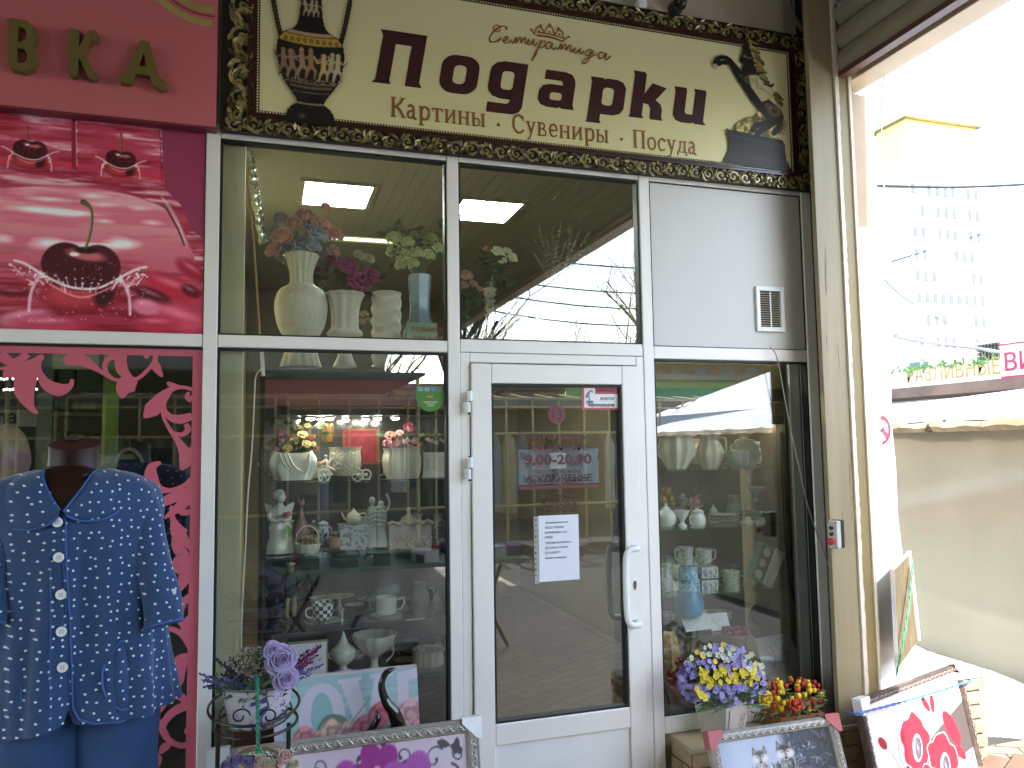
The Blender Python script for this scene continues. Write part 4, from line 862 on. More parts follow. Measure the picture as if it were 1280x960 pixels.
# ================================================================== left shop signs
LY = -.045
PNK = mat('salmon pink sign', 'c56a70', .4, var=.03, scale=1, coat=.1)
ls = T('pink_shop_sign', 'salmon pink sign of the neighbouring shop with raised gold letters ВКА', 'sign', (-1, LY, 2.95))
g = G(); zb0 = at(200, 152, LY).z; g.box((-2.6, LY, zb0), (-.202, -.001, 4.2)); bevel(ls.part(g, 'board', PNK, smooth=False), .004)
g = G(); g.box((-2.6, LY-.004, zb0-.01), (-.202, -.001, zb0-.001)); ls.part(g, 'bottom_trim', mat('dark rose trim', '6b2a34', .4), smooth=False)
GOLDL = mat('olive gold letter', '6f6030', .55, var=.06, metal=.15)
GB = {'В': [[(0, .98), (.05, .88), (.07, .1), (.15, .0), (.5, -.04), (.74, .06), (.84, .22), (.82, .38), (.68, .5), (.78, .6), (.8, .74), (.72, .92), (.54, 1.02), (.12, 1.03)], [(.3, .14), (.46, .12), (.57, .2), (.57, .34), (.48, .43), (.3, .43)], [(.3, .56), (.46, .58), (.54, .68), (.52, .8), (.42, .87), (.3, .86)]],
 'К': [[(0, .98), (.05, .86), (.07, .08), (.12, 0), (.33, 0), (.36, .1), (.36, .42), (.62, .06), (.72, -.03), (.94, .0), (.92, .12), (.84, .14), (.54, .54), (.74, .82), (.9, .82), (.95, .94), (.82, 1.04), (.62, 1.0), (.36, .62), (.35, .9), (.37, 1), (.1, 1.02)]],
 'А': [[(.44, 1.02), (.64, 1.02), (.88, .22), (1.06, .12), (1.08, .0), (.92, -.07), (.74, .04), (.66, .24), (.36, .24), (.3, .1), (.22, .0), (.02, .0), (-.02, .12), (.14, .22)], [(.42, .42), (.6, .42), (.52, .74)]]}
for ch, px, py, px1, h in (('В', 6, 84, 53, .19), ('К', 82, 93, 124, .185), ('А', 149, 102, 205, .175)):
    p = at(px, py, LY-.04); w_ = (at(px1, py, LY-.04).x-p.x)/h; o = glyph(ls, GB[ch], p.x, p.z, h, 0, GOLDL, 'raised_letter', w_/1.0, 0); o.location.y = LY-.02-ls.loc.y; o.scale.z = 15
c_ = at(262, -48, LY-.003); YLW = mat('pale yellow print', 'a8925a', .4)
for q, (r_, w_, mt_) in enumerate(((.265, .03, YLW), (.232, .007, mat('rose ring line', '8f3a44', .4)), (.208, .03, YLW), (.10, .12, YLW))):
    P = [(c_.x+r_*math.cos(a), c_.z+r_*math.sin(a)) for a in [PI+i*PI/60 for i in range(61)]]; P = [p for p in P if p[0] < -.212]; g = G(); g.ribbon([Vector((x, LY-.0015-.0004*q, z)) for x, z in P], w_, th=.0006); ls.part(g, 'ring_print', mt_, smooth=False)
# camera dome, conduit on the soffit wall
cm = T('dome_camera', 'small black dome camera on the wall above the signboard', 'camera', at(850, 4, -.06))
g = G(); p = cm.loc; g.ell(p, (.032, .04, .032), 16, 10); cm.part(g, 'dome', mat('black dome', '16140f', .15)); g = G(); g.tube([p+Vector((0, .06, 0)), p+Vector((0, -.0, 0))], .036, 16); cm.part(g, 'ring', mat('dark grey ring', '3b3a36', .5))
jb = at(800, 6, -.03); tag(bevel(G().box((-.02, -.02, -.02), (.03, .03, .02)).build('junction_box', WHITEP, loc=(0, 0, 0), smooth=False)), 'tiny white junction box above the signboard', 'box').location = jb
cable('cable', 'thick dark cable looping down at the top of the cream column', [(985, -30, -.1), (988, 8, -.1), (998, 30, -.1), (1012, 44, -.1)], .012, mat('grey brown cable', '55493a', .6))
# ================================================================== shop interior
CW = mat('white glazed china', 'd9d6ca', .18, var=.04, scale=8, coat=.4); CWM = mat('cream matt china', 'cdc5b2', .45, var=.07, scale=12)
CWR = mat('relief cream china', 'cbc3b0', .45, var=.06, scale=12, bump=.9, bscale=70); CGR = mat('grey glazed china', 'aeb3ae', .3, var=.06)
LEAFD = mat('dark green leaf', '2f3d22', .55, var=.25, scale=30); LEAFG = mat('grey green leaf', '66715c', .6, var=.25, scale=30); LEAFB = mat('bright green leaf', '5c7a35', .5, var=.25, scale=30)
def KK(Y): return (3.3+Y)/FPX
def ware(name, label, cat, px, py, Y, parts, grp=None):
    """parts: (part name, builder(G, k), material[, parent index])"""
    P = at(px, py, Y); k = KK(Y); t = T(name, label, cat, P, grp); L = []
    for q in parts:
        g = G(); q[1](g, k); g.v = [(x+P.x, y+P.y, z+P.z) for x, y, z in g.v]; L.append(t.part(g, q[0], q[2]))
    return t
def LT(prof, n=28, **kw):
    def f(g, k):
        PR_ = cr([(a*k, b*k, 0) for a, b in prof], 3); g.lathe([(max(p[0], .0002), p[1]) for p in PR_], n, **kw)
    return f
def HD(pts, r, n=6, **kw):  # handle tube in photo pixels (x, z)
    def f(g, k): g.tube(cr([Vector((a*k, -.01, b*k)) for a, b in pts], 5), r*k, n)
    return f
# ceiling lights
LAMP = mat('lit ceiling panel', 'ffffff', .5, emit='f6fff0', es=18.0, var=0)
for (px, py, lab) in ((421, 242, 'lit square ceiling panel above the pink roses'), (606, 262, 'lit square ceiling panel beyond the upper pane over the door'), (840, 300, 'third lit ceiling panel deeper in the gift shop')):
    c = atz(px, py, 3.249); t = T('ceiling_light', lab, 'ceiling light', c, 'ceiling panels in the gift shop')
    g = G(); g.box((c.x-.2, c.y-.22, 3.238), (c.x+.2, c.y+.22, 3.242)); t.part(g, 'diffuser', LAMP, smooth=False)
    g = G()
    for a, b in (((-.23, -.25), (-.2, .25)), ((.2, -.25), (.23, .25)), ((-.2, -.25), (.2, -.22)), ((-.2, .22), (.2, .25))): g.box((c.x+a[0], c.y+a[1], 3.232), (c.x+b[0], c.y+b[1], 3.2495))
    t.part(g, 'frame', mat('grey lamp frame', '8e8a78', .4), smooth=False)
    for i in range(4): g = G(); g.box((c.x-.2+.09*i+.06, c.y-.22, 3.2325), (c.x-.2+.09*i+.064, c.y+.22, 3.2378)); t.part(g, 'louvre', mat('white louvre', 'f0f0e8', .4), smooth=False)
# display cabinet (left window)
CAB = mat('dark wood cabinet', '241c19', .4, var=.2, scale=3, stretch=(1, 1, .3)); CABT = mat('grey cabinet top', '4a4c4b', .4); PNKB = mat('dusty pink cornice', '8a4c48', .35)
cab = T('display_cabinet', 'dark glazed display cabinet with glass shelves of china behind the left window', 'cabinet', (.42, .45, 0))
zs = [at(440, y, .25).z for y in (463, 600, 691, 775, 847)]
CX0, CX1, CY0, CY1 = -.0, .74, .2, .62
g = G(); g.box((CX0, CY0, zs[0]-.045), (CX1+.2, CY1, zs[0]-.004)); cab.part(g, 'top_board', CABT, smooth=False)
g = G(); g.box((CX0, CY0+.01, zs[0]-.165), (CX1+.2, CY0+.03, zs[0]-.046)); cab.part(g, 'cornice', PNKB, smooth=False)
g = G(); g.box((CX0, CY0+.012, zs[0]-.205), (CX1+.2, CY0+.03, zs[0]-.166)); cab.part(g, 'pelmet', CAB, smooth=False)
g = G(); g.box((CX0, CY0+.031, zs[0]-.205), (CX1+.2, CY1-.001, zs[0]-.20)); cab.part(g, 'lamp_board', CABT, smooth=False)
g = G(); g.box((CX0, CY1, 0), (CX1+.2, CY1+.02, zs[0]-.046)); cab.part(g, 'back_panel', mat('grey mirror back', '77767a', .12, .55, var=.15, scale=2), smooth=False)
for x in (CX0-.022, CX1+.201): g = G(); g.box((x, CY0, 0), (x+.02, CY1+.02, zs[0]-.004)); cab.part(g, 'side_panel', CAB, smooth=False)
g = G(); g.box((CX0, CY0, .02), (CX1+.2, CY1, zs[4]-.012)); cab.part(g, 'base', mat('red brown cabinet base', '3a1d18', .4), smooth=False)
g = G(); g.box((CX0, CY0, zs[4]-.0115), (CX1+.2, CY1-.002, zs[4]-.001)); cab.part(g, 'shelf', CABT, smooth=False)
for z in zs[1:4]: g = G(); g.box((CX0+.002, CY0+.005, z-.009), (CX1+.198, CY1-.004, z-.001)); cab.part(g, 'shelf', SHELFG, smooth=False)
SPOT = mat('lit spotlight', 'ffffff', .4, emit='fff6e0', es=14, var=0)
for (px, py, Y) in ((388, 522, .3), (412, 520, .3), (401, 523, .42), (457, 522, .42), (472, 523, .33), (494, 521, .28), (432, 526, .5), (378, 528, .5)):
    p = at(px, py, Y); p.z = zs[0]-.212; t = T('cabinet_spotlight', 'small round cabinet spotlight glowing over the top shelf of china', 'spotlight', p, 'round spotlights in the china cabinet')
    g = G(); g.ell(p+Vector((0, 0, -.004)), (.019, .019, .010), 14, 8); t.part(g, 'lens', SPOT)
    g = G(); g.lathe([(.0215, -.004), (.027, -.002), (.027, .008)], 14, c=p, bot=False); t.part(g, 'ring', CHROME)
# right cabinet
cb2 = T('wall_display_case', 'dark framed glass display case of china behind the right window', 'cabinet', (2.25, .45, 0))
RX0, RX1 = 1.83, 2.66
zr = [at(900, y, .2).z for y in (585, 657, 739, 790)]; zr_in = at(940, 627, .3).z
g = G(); g.box((RX0, .64, .3), (RX1, .66, 2.06)); cb2.part(g, 'back_panel', mat('olive grey case back', '59564a', .5, var=.25, scale=2), smooth=False)
g = G(); g.box((RX1-.005, .2, .3), (RX1+.022, .23, 2.1)); cb2.part(g, 'post', CAB, smooth=False)
g = G(); g.box((RX0, .2, 1.86), (RX1-.006, .23, 1.93)); cb2.part(g, 'rail', CAB, smooth=False)
g = G(); g.box((RX0, .215, 1.79), (RX1-.006, .235, 1.858)); cb2.part(g, 'cornice', mat('red brown cornice', '5a2a20', .4), smooth=False)
g = G(); g.box((RX0, .21, 1.74), (RX1-.006, .23, 1.789)); cb2.part(g, 'rail', CAB, smooth=False)
g = G(); g.box((RX0, .225, 1.931), (RX1-.006, .24, 2.06)); cb2.part(g, 'upper_panel', mat('tan panel', '8b7a58', .6), smooth=False)
for z in zr+[zr_in]: g = G(); g.box((RX0, .17 if z != zr_in else .3, z-.009), (RX1-.02, .63, z-.001)); cb2.part(g, 'shelf', SHELFG, smooth=False)
g = G(); g.box((RX0-.02, .05, .31), (RX1+.05, .66, .375)); cb2.part(g, 'base_board', mat('dark display base', '2e2622', .5), smooth=False)
g = G(); g.box((2.60, .075, .31), (2.655, .09, 2.06)); struct(g, 'inner_jamb', mat('pale inner jamb', 'b8b8b4', .5), smooth=False)
g = G(); g.box((2.67, .1, .31), (2.715, .3, 2.5)); struct(g, 'inner_reveal', mat('grey reveal', '6e675a', .6), smooth=False)
for (px, py) in ((875, 520), (930, 520), (958, 522)):
    p = at(px, py, .4); p.z = 1.785; t = T('case_lamp', 'small round lamp glowing inside the right display case', 'spotlight', p, 'lamps of the right display case'); g = G(); g.lathe([(.0, -.02), (.014, -.012), (.02, .0)], 12, c=p); t.part(g, 'lens', SPOT); g = G(); g.lathe([(.021, -.002), (.024, .012)], 12, c=p, bot=False); t.part(g, 'ring', CHROME)
# ---- vases on the cabinet top
YV = .34
ware('vase', 'tall cream vase with fluted neck and embossed round body, holding pink roses', 'vase', 376, 459, YV, [
 ('body', LT([(22, 0), (19, 12), (17, 24), (19, 34), (27, 48), (31, 66), (31, 80), (27, 92), (20, 98), (14, 99), (12.5, 104), (13, 116), (16, 128), (19.5, 137), (17, 137), (13, 125)], 60, flute=.03, k=16, fr=(0, .07)), CWR),
 ('fluted_neck', LT([(14.3, 98), (13, 104), (13.4, 116), (16.4, 128), (20, 138), (18, 137.5)], 60, flute=.06, k=14, bot=False), CWM),
 ('fluted_foot', LT([(23.5, 0), (20, 12), (17.6, 22), (18, 30)], 60, flute=.06, k=14, bot=False), CWM), ('ring', LT([(15, 97), (16.5, 99.5), (15, 102)], 40, bot=False), CWM)])
ware('vase', 'squat cream vase with a toothed rim and footed base, holding magenta peonies', 'vase', 431, 459, YV, [
 ('body', LT([(15, 0), (12, 6), (9, 14), (8.5, 24), (13, 34), (20, 39), (21, 43), (17, 47), (16, 56), (17, 72), (20, 84), (24, 91), (22, 91), (18, 82)], 64, flute=.045, k=10, fr=(.17, .4)), CWM), ('ring', LT([(20, 38), (21.8, 41.5), (20, 45)], 40, bot=False), CWM)])
def wavy(g, k):
    n = 40; m_ = 30; st = len(g.v)
    for j in range(m_+1):
        z = 92*j/m_
        for i in range(n):
            a = 2*PI*i/n; r = 17+1.0*j/m_+1.6*math.sin(z*.42+2.2*math.sin(2*a)+a); g.v.append((r*k*math.cos(a), r*k*math.sin(a), z*k))
    g.f += [(st+j*n+i, st+j*n+(i+1) % n, st+(j+1)*n+(i+1) % n, st+(j+1)*n+i) for j in range(m_) for i in range(n)]
ware('vase', 'straight cream vase moulded in diagonal waves on the cabinet top', 'vase', 483, 459, YV, [('body', wavy, CWM), ('rim', LT([(18, 91), (19.3, 93), (18, 94), (16, 92)], 40, bot=False), CWM)])
ware('vase', 'blue grey faceted vase with square shoulders, holding pale green roses', 'vase', 525, 460, YV, [('body', lambda g, k: g.lathe([(r*k, z*k) for r, z in ((21, 0), (23, 30), (22, 46), (14, 64), (13, 80), (15.5, 119), (13, 118), (11, 80))], 7), mat('blue grey glaze', '6f8088', .25, var=.06, coat=.3))])
ware('vase', 'slim crinkled silver vase in the upper pane above the door, holding white roses', 'vase', 613, 470, .5, [('body', LT([(9, 0), (7, 10), (5, 40), (5.5, 60), (8.5, 90), (9.2, 114), (8, 114)], 24, flute=.05, k=9, twist=60), mat('crinkled silver', 'b9b2a6', .25, .9, var=.2, scale=60, bump=1, bscale=120))])
ware('vase', 'plain white cylinder vase with a diamond relief in the pane above the door', 'vase', 647, 470, .5, [('body', LT([(15, 0), (15, 30), (15, 92), (14, 97), (12, 95)], 10), CW)])
ware('vase', 'round white vase with a short neck in the pane above the door', 'vase', 686, 470, .5, [('body', LT([(12, 0), (20, 20), (24, 45), (22, 70), (10, 84), (9, 90), (11, 94), (8, 92)], 32), CW)])
g = G(); g.box((.80, .3, at(640, 468, .5).z-.03), (2.7, .75, at(640, 470, .5).z-.001)); tag(g.build('high_shelf', CABT, smooth=False), 'high grey shelf behind the pane above the door, carrying white vases', 'shelf')
# ---- bouquets
def bouquet(name, label, Y, heads, leaves, stem_to, stem_r=2, cat='bouquet', n=14, lm=LEAFD, part='rose', seed=1, grp=None):
    rr = random.Random(seed); k = KK(Y); base = at(*stem_to, Y); t = T(name, label, cat, base, grp)
    for (px, py, r, c) in heads:
        p = at(px, py, Y+rr.uniform(-.04, .04)); g = G(); d = (p-base).normalized(); d = Vector((d.x*.7, -1.0, max(.1, d.z)*.7)); g.rose(p, r*k, d, n, rnd=rr); t.part(g, part, mat(c[0], c[1], .6, var=.12, scale=30), auto=0)
    g = G()
    for i in range(leaves[0]):
        px = rr.uniform(leaves[1], leaves[3]); py = rr.uniform(leaves[2], leaves[4]); p = at(px, py, Y+rr.uniform(.0, .09)); a = rr.uniform(-.6, 3.7); L = rr.uniform(9, 17)*k
        g.leaf(p, p+Vector((math.cos(a), rr.uniform(-.5, .3), math.sin(a)*.8)).normalized()*L, L*.5, nrm=(rr.uniform(-.5, .5), -1, rr.uniform(0, .8)), curl=rr.uniform(-.2, .3))
    t.part(g, 'foliage', lm, auto=0)
    g = G()
    for (px, py, r, c) in heads[::2]: q = at(px, py+r*.7, Y+.02); g.tube([base+Vector((rr.uniform(-1, 1)*.01, 0, 0)), (base+q)/2+Vector((rr.uniform(-1, 1)*.01, 0, 0)), q], .0022, 5)
    t.part(g, 'stems', LEAFD); return t
PKR = ('salmon rose', 'c48d80'); LIR = ('lilac rose', '8d8796'); DPR = ('dusty pink rose', 'b08078'); GRR = ('grey blue rose', '9da3ad')
bouquet('rose_bouquet', 'bunch of salmon and lilac artificial roses in the tall cream vase', YV, [(352, 294, 13, PKR), (350, 271, 9, LIR), (335, 290, 10, LIR), (366, 277, 9, DPR), (381, 268, 12, DPR), (386, 281, 9, LIR), (397, 291, 12, GRR), (403, 278, 9, PKR), (419, 290, 12, PKR), (377, 303, 12, LIR), (340, 312, 10, DPR), (371, 314, 9, GRR), (417, 312, 9, DPR), (407, 258, 8, PKR), (392, 306, 10, GRR), (360, 308, 9, LIR)], (46, 338, 285, 418, 328), (377, 345), lm=LEAFG, seed=3)
MAG = ('magenta peony', '8e2c62'); MAD = ('dark magenta peony', '6a2248')
bouquet('peony_bouquet', 'bunch of deep magenta artificial peonies in the squat toothed vase', YV-.02, [(434, 331, 14, MAG), (449, 351, 16, MAG), (400, 340, 12, MAD), (466, 343, 11, MAG), (412, 325, 9, MAD), (456, 368, 8, MAD), (449, 318, 8, ('pale green bud', 'a3a27c')), (461, 322, 8, ('pale green bud', 'a3a27c'))], (40, 390, 322, 476, 378), (431, 385), n=20, part='peony', seed=4)
PGR = ('pale green rose', 'b7bb84')
bouquet('rose_bouquet', 'bunch of pale green artificial roses in the blue grey faceted vase', YV, [(491, 296, 10, PGR), (509, 301, 9, PGR), (492, 312, 11, PGR), (504, 319, 11, PGR), (521, 314, 10, PGR), (536, 317, 9, PGR), (548, 309, 9, PGR), (516, 328, 8, PGR), (532, 300, 8, ('olive bud', '8d9152')), (500, 330, 8, PGR), (519, 292, 7, ('olive bud', '8d9152')), (541, 296, 8, ('olive bud', '8d9152'))], (54, 482, 285, 552, 348), (524, 350), seed=5)
bouquet('flower_bunch', 'small bunch of brown and cream blossoms between the urn vase and wavy vase', YV+.06, [(455, 392, 6, ('cream blossom', 'b3a582')), (460, 400, 5, ('cream blossom', 'b3a582')), (452, 402, 5, ('cream blossom', 'b3a582'))], (26, 440, 370, 475, 445), (456, 440), seed=6)
WHR = ('white rose', 'd3d2b0')
bouquet('rose_bouquet', 'upright bunch of white roses in the slim silver vase', .5, [(622, 313, 9, WHR), (634, 315, 9, WHR), (641, 321, 8, WHR), (609, 311, 6, DPR), (628, 324, 8, WHR)], (40, 604, 318, 634, 358), (613, 362), seed=7)
bouquet('rose_bouquet', 'small bunch of blush roses at the left end of the pane above the door', .6, [(583, 343, 9, ('blush rose', 'b98e7c')), (579, 356, 7, ('blush rose', 'b98e7c')), (592, 354, 6, ('blush rose', 'b98e7c')), (600, 361, 5, ('blush rose', 'b98e7c'))], (36, 575, 350, 604, 400), (585, 425), seed=8)
def fern(label, Y, tips, root, seed, mt):
    rr = random.Random(seed); base = at(*root, Y); t = T('fern_plant', label, 'plant', base); 
    for (px, py) in tips:
        q = at(px, py, Y+rr.uniform(-.05, .05)); g = G(); n = 16; mid = (base+q)/2+Vector((rr.uniform(-.02, .02), 0, .01)); P = cr([base, mid, q], n//2)
        g.tube(P, .0018, 4)
        for i in range(3, len(P)):
            tt = i/len(P); L = .032*(1-tt*.75)
            for s_ in (-1, 1): 
                d = (P[i]-P[i-1]).normalized(); e = Vector((d.z, 0, -d.x))*s_; g.leaf(P[i], P[i]+(e*.9+d*.7).normalized()*L, L*.28, nrm=(0, -1, 0))
        t.part(g, 'frond', mt, auto=0)
fern('grey green fern fronds standing in the pane above the door', .5, [(674, 285), (690, 290), (702, 277), (716, 282), (727, 284), (735, 292), (720, 300), (708, 300), (683, 300), (668, 318)], (694, 372), 3, mat('pale fern', '7d7c66', .6, var=.2, scale=20))
fern('dark thistle plant behind the grey fern in the pane above the door', .6, [(690, 278), (712, 280), (738, 290), (746, 298), (668, 300)], (700, 372), 5, mat('olive frond', '5a5a2e', .6, var=.2, scale=20))
# wooden stick, foil roll, white lead
st = T('wooden_stick', 'thin wooden stick leaning in the left corner of the window', 'stick', at(327, 450, .2)); g = G(); g.tube([at(306, 190, .2), at(317, 300, .19), at(327, 450, .2)], .006, 6); st.part(g, 'stick', mat('bare pine stick', '96703f', .6))
g = G(); g.tube([at(327, 437, .19), at(329, 470, .19)], .010, 6); st.part(g, 'white_end', WHITEP)
fo = T('foil_roll', 'shiny roll of clear silver foil leaning in the left corner of the window', 'foil roll', at(330, 430, .25)); g = G(); pts = []
n_ = 40
for i in range(n_): t_ = i/(n_-1); pts.append(at(311+18*t_, 190+115*t_, .25))
k0 = len(g.v)
for i, p in enumerate(pts):
    for j in range(10):
        a = 2*PI*j/10; r = .016*(1+.35*math.sin(i*1.9+j*2.3)+.2*math.sin(i*.7+j)); g.v.append((p.x+math.cos(a)*r, p.y+math.sin(a)*r, p.z))
g.f += [(k0+i*10+j, k0+i*10+(j+1) % 10, k0+(i+1)*10+(j+1) % 10, k0+(i+1)*10+j) for i in range(n_-1) for j in range(10)]
fo.part(g, 'foil', mat('crinkled clear foil', 'b8bcae', .12, .8, var=.3, scale=60))
def wire(label, pts, r, Y, mt, name='cable', cat='cable', grp=None):
    base = at(*pts[0], Y); g = G(); g.tube([p-base for p in cr([at(a, b, Y) for a, b in pts], 6)], r, 6); o = g.build(name, mt); o.location = base; return tag(o, label, cat, grp)
wire('white power lead hanging down the left edge of the display cabinet', [(330, 459), (320, 470), (318, 500), (315, 560), (310, 620), (306, 700), (302, 780), (302, 830)], .0035, .12, WHITEP)
wire('grey cord running diagonally down from the transom past the right window', [(963, 434), (972, 450), (985, 520), (998, 580), (1012, 640), (1030, 690), (1046, 740), (1052, 762)], .0028, -.03, mat('grey cord', '8c877c', .6))
wire('dark string of fairy lights looped across the right display case', [(862, 533), (880, 538), (905, 540), (930, 538), (950, 532), (972, 525)], .0028, .15, BLACKM, 'fairy_lights', 'fairy lights')
wire('dark lead hanging down the post of the right display case', [(976, 540), (978, 600), (982, 680), (990, 740), (995, 790)], .004, .18, BLACKM)
lb = T('light_bar', 'bright dotted light strip hanging level above the magenta peonies', 'light strip', at(440, 303, .75)); a_ = at(388, 299, .75); b_ = at(492, 306, .75)
g = G(); g.box((a_.x, .74, a_.z-.002), (b_.x, .76, a_.z+.028)); lb.part(g, 'housing', mat('white lamp housing', 'b5b59a', .4), smooth=False)
for i in range(34): g = G(); x = a_.x+(b_.x-a_.x)*(i+.5)/34; g.box((x-.0035, .7375, a_.z+.006), (x+.0035, .7399, a_.z+.018)); lb.part(g, 'led', mat('lit led', 'ffffff', .4, emit='eef5b0', es=2, var=0), smooth=False)
# ---- shelf 1
Y1 = .36
def bagvase(g, k):
    n, m_ = 40, 14; st = len(g.v)
    for j in range(m_+1):
        t = j/m_; hw = (22+5*math.sin(PI*t*.9))*k; dp = (12+3*math.sin(PI*t))*k
        for i in range(n):
            a = 2*PI*i/n; sg_ = lambda v: math.copysign(abs(v)**.6, v); fold = 1+.06*math.sin(3*a+5*t)+.05*math.sin(9*a)*(t < .8); g.v.append((hw*sg_(math.cos(a))*fold, dp*sg_(math.sin(a))*fold, (34*t+2*math.cos(2*a)*t)*k))
    g.f += [(st+j*n+i, st+j*n+(i+1) % n, st+(j+1)*n+(i+1) % n, st+(j+1)*n+i) for j in range(m_) for i in range(n)]; g.f.append(tuple(st+i for i in range(n))[::-1])
    for s_ in (0, 5, 10): g.tube(cr([Vector((x*k, -14.5*k, z*k)) for x, z in ((-16+s_, 32), (-10+s_, 18), (2+s_, 9), (12+s_*.5, 15), (18, 31))], 5), 1.1*k, 5)
ware('handbag_planter', 'white china planter shaped as a draped handbag, filled with cream roses', 'planter', 366, 600, Y1, [('bag', bagvase, CW)])
CRO = ('cream rose', 'c9b57c'); ORO = ('rust rose', '8c4a32'); PIK = ('pink rose', 'b87a88')
bouquet('rose_bunch', 'small cream and rust roses growing out of the handbag planter', Y1+.02, [(345, 562, 5, PIK), (359, 561, 6, CRO), (384, 555, 6, CRO), (369, 551, 6, CRO), (379, 543, 6, CRO), (374, 535, 5, CRO), (390, 546, 5, ORO), (350, 541, 5, PIK), (340, 553, 5, ORO), (362, 545, 4, ORO), (396, 560, 4, ORO), (348, 527, 4, ('pale rose', 'a8a594')), (385, 532, 4, CRO), (352, 551, 4, PIK), (392, 555, 4, CRO)], (50, 336, 530, 400, 568), (366, 572), seed=11, n=10)
def trike(g, k):
    for (x, r) in ((-24, 7), (16, 7), (26, 6)): g.tube([Vector((x*k+math.cos(a)*r*k, -.02, 7*k+math.sin(a)*r*k)) for a in [i*PI/8 for i in range(16)]], 1.1*k, 5, closed=True); g.ell((x*k, -.02, 7*k), 2.2*k, 8, 5)
    for x, r in ((-24, 7), (16, 7)):
        for q in range(6): a = q*PI/3; g.tube([(x*k, -.02, 7*k), (x*k+math.cos(a)*r*k, -.02, 7*k+math.sin(a)*r*k)], .5*k, 4)
    g.tube(cr([Vector((x*k, -.01, z*k)) for x, z in ((-24, 8), (-18, 22), (-12, 30), (-16, 34))], 4), 1.3*k, 6); g.tube(cr([Vector((x*k, -.01, z*k)) for x, z in ((-20, 18), (-8, 12), (6, 8), (20, 8))], 4), 1.5*k, 6)
ware('tricycle_planter', 'white china tricycle carrying a round pierced basket on the top glass shelf', 'planter', 430, 601, Y1, [('tricycle', trike, CW), ('basket', LT([(12, 6), (17, 12), (19, 24), (18, 36), (19.5, 41), (17, 40)], 40, flute=.03, k=14, c=(.008, .03, 0)), CWR)])
g = G(); k = KK(.5); p = at(450, 557, .5); t = T('red_picture', 'small crimson picture in a thin copper frame behind the china tricycle', 'picture', p); g.box((p.x-18*k, .5, p.z-20*k), (p.x+20*k, .505, p.z+18*k)); t.part(g, 'print', mat('crimson print', '8c2a38', .5, var=.4, scale=14), smooth=False)
for a, b in (((-21, -23), (-18, 21)), ((20, -23), (23, 21)), ((-18, -23), (20, -20)), ((-18, 18), (20, 21))): g = G(); g.box((p.x+a[0]*k, .495, p.z+a[1]*k), (p.x+b[0]*k, .51, p.z+b[1]*k)); t.part(g, 'frame', mat('copper frame', '8a5038', .4), smooth=False)
ware('basket_planter', 'cream ribbed china planter with pink roses on the top glass shelf', 'planter', 503, 598, Y1, [('basket', LT([(18, 0), (22, 8), (24, 22), (22, 34), (24, 38), (21, 37)], 48, flute=.05, k=20), CWM)])
PKB = ('bright pink rose', 'c06a7c'); bouquet('rose_bunch', 'bright and dusty pink roses in the ribbed china planter', Y1, [(513, 534, 8, PKB), (488, 544, 7, ('dusty pink rose', 'b08078')), (497, 552, 7, PIK), (507, 550, 7, ('pale pink rose', 'c4a0a0')), (484, 554, 6, PIK), (519, 551, 6, ('pale pink rose', 'c4a0a0')), (526, 556, 5, PIK), (492, 560, 6, PIK), (500, 541, 5, ('pale pink rose', 'c4a0a0')), (514, 559, 5, PIK)], (26, 482, 540, 530, 566), (503, 568), seed=12, n=10)
def scrollbox(g, k):
    g.box((-18*k, -.03, 0), (18*k, .05, 28*k))
    for i in range(5):
        x = (-14+7*i)*k; g.tube([Vector((x+math.cos(a)*3.2*k, -.032, 17*k+math.sin(a)*7*k)) for a in [j*PI/6 for j in range(12)]], .8*k, 5, closed=True)
    g.box((-20*k, -.036, 28*k), (20*k, .055, 31*k)); g.box((-20*k, -.036, -0*k), (20*k, .055, 3*k))
ware('china_chest', 'white china chest with looped relief at the right end of the top shelf', 'box', 545, 596, Y1, [('chest', scrollbox, CW)])
bouquet('flower_bunch', 'row of tiny blush blossoms on top of the white china chest', Y1, [(535+5*i, 549+(i % 3)*2, 3.5, ('blush blossom', 'c9ab96')) for i in range(6)], (20, 530, 545, 560, 556), (545, 562), seed=13, n=6)
ware('gold_candle', 'short gold glass candle holder between the cream roses and the tricycle', 'candle', 409, 552, .5, [('holder', LT([(7, 0), (7.5, 8), (7.5, 20), (7, 22)], 16), mat('amber gold glass', '9c7a48', .25, .4, var=.3, scale=40))])
ware('white_planter', 'low cream bowl of dried blossoms beside the handbag planter', 'bowl', 398, 597, Y1+.1, [('bowl', LT([(9, 0), (11, 6), (12, 12)], 20), CWM), ('blossoms', lambda g, k: [g.ell((R.uniform(-11, 11)*k, R.uniform(-6, 6)*k, (15+R.uniform(-3, 5))*k), 2.2*k, 6, 4) for _ in range(26)], mat('dried blossom', 'b09c80', .8, var=.4, scale=90))])
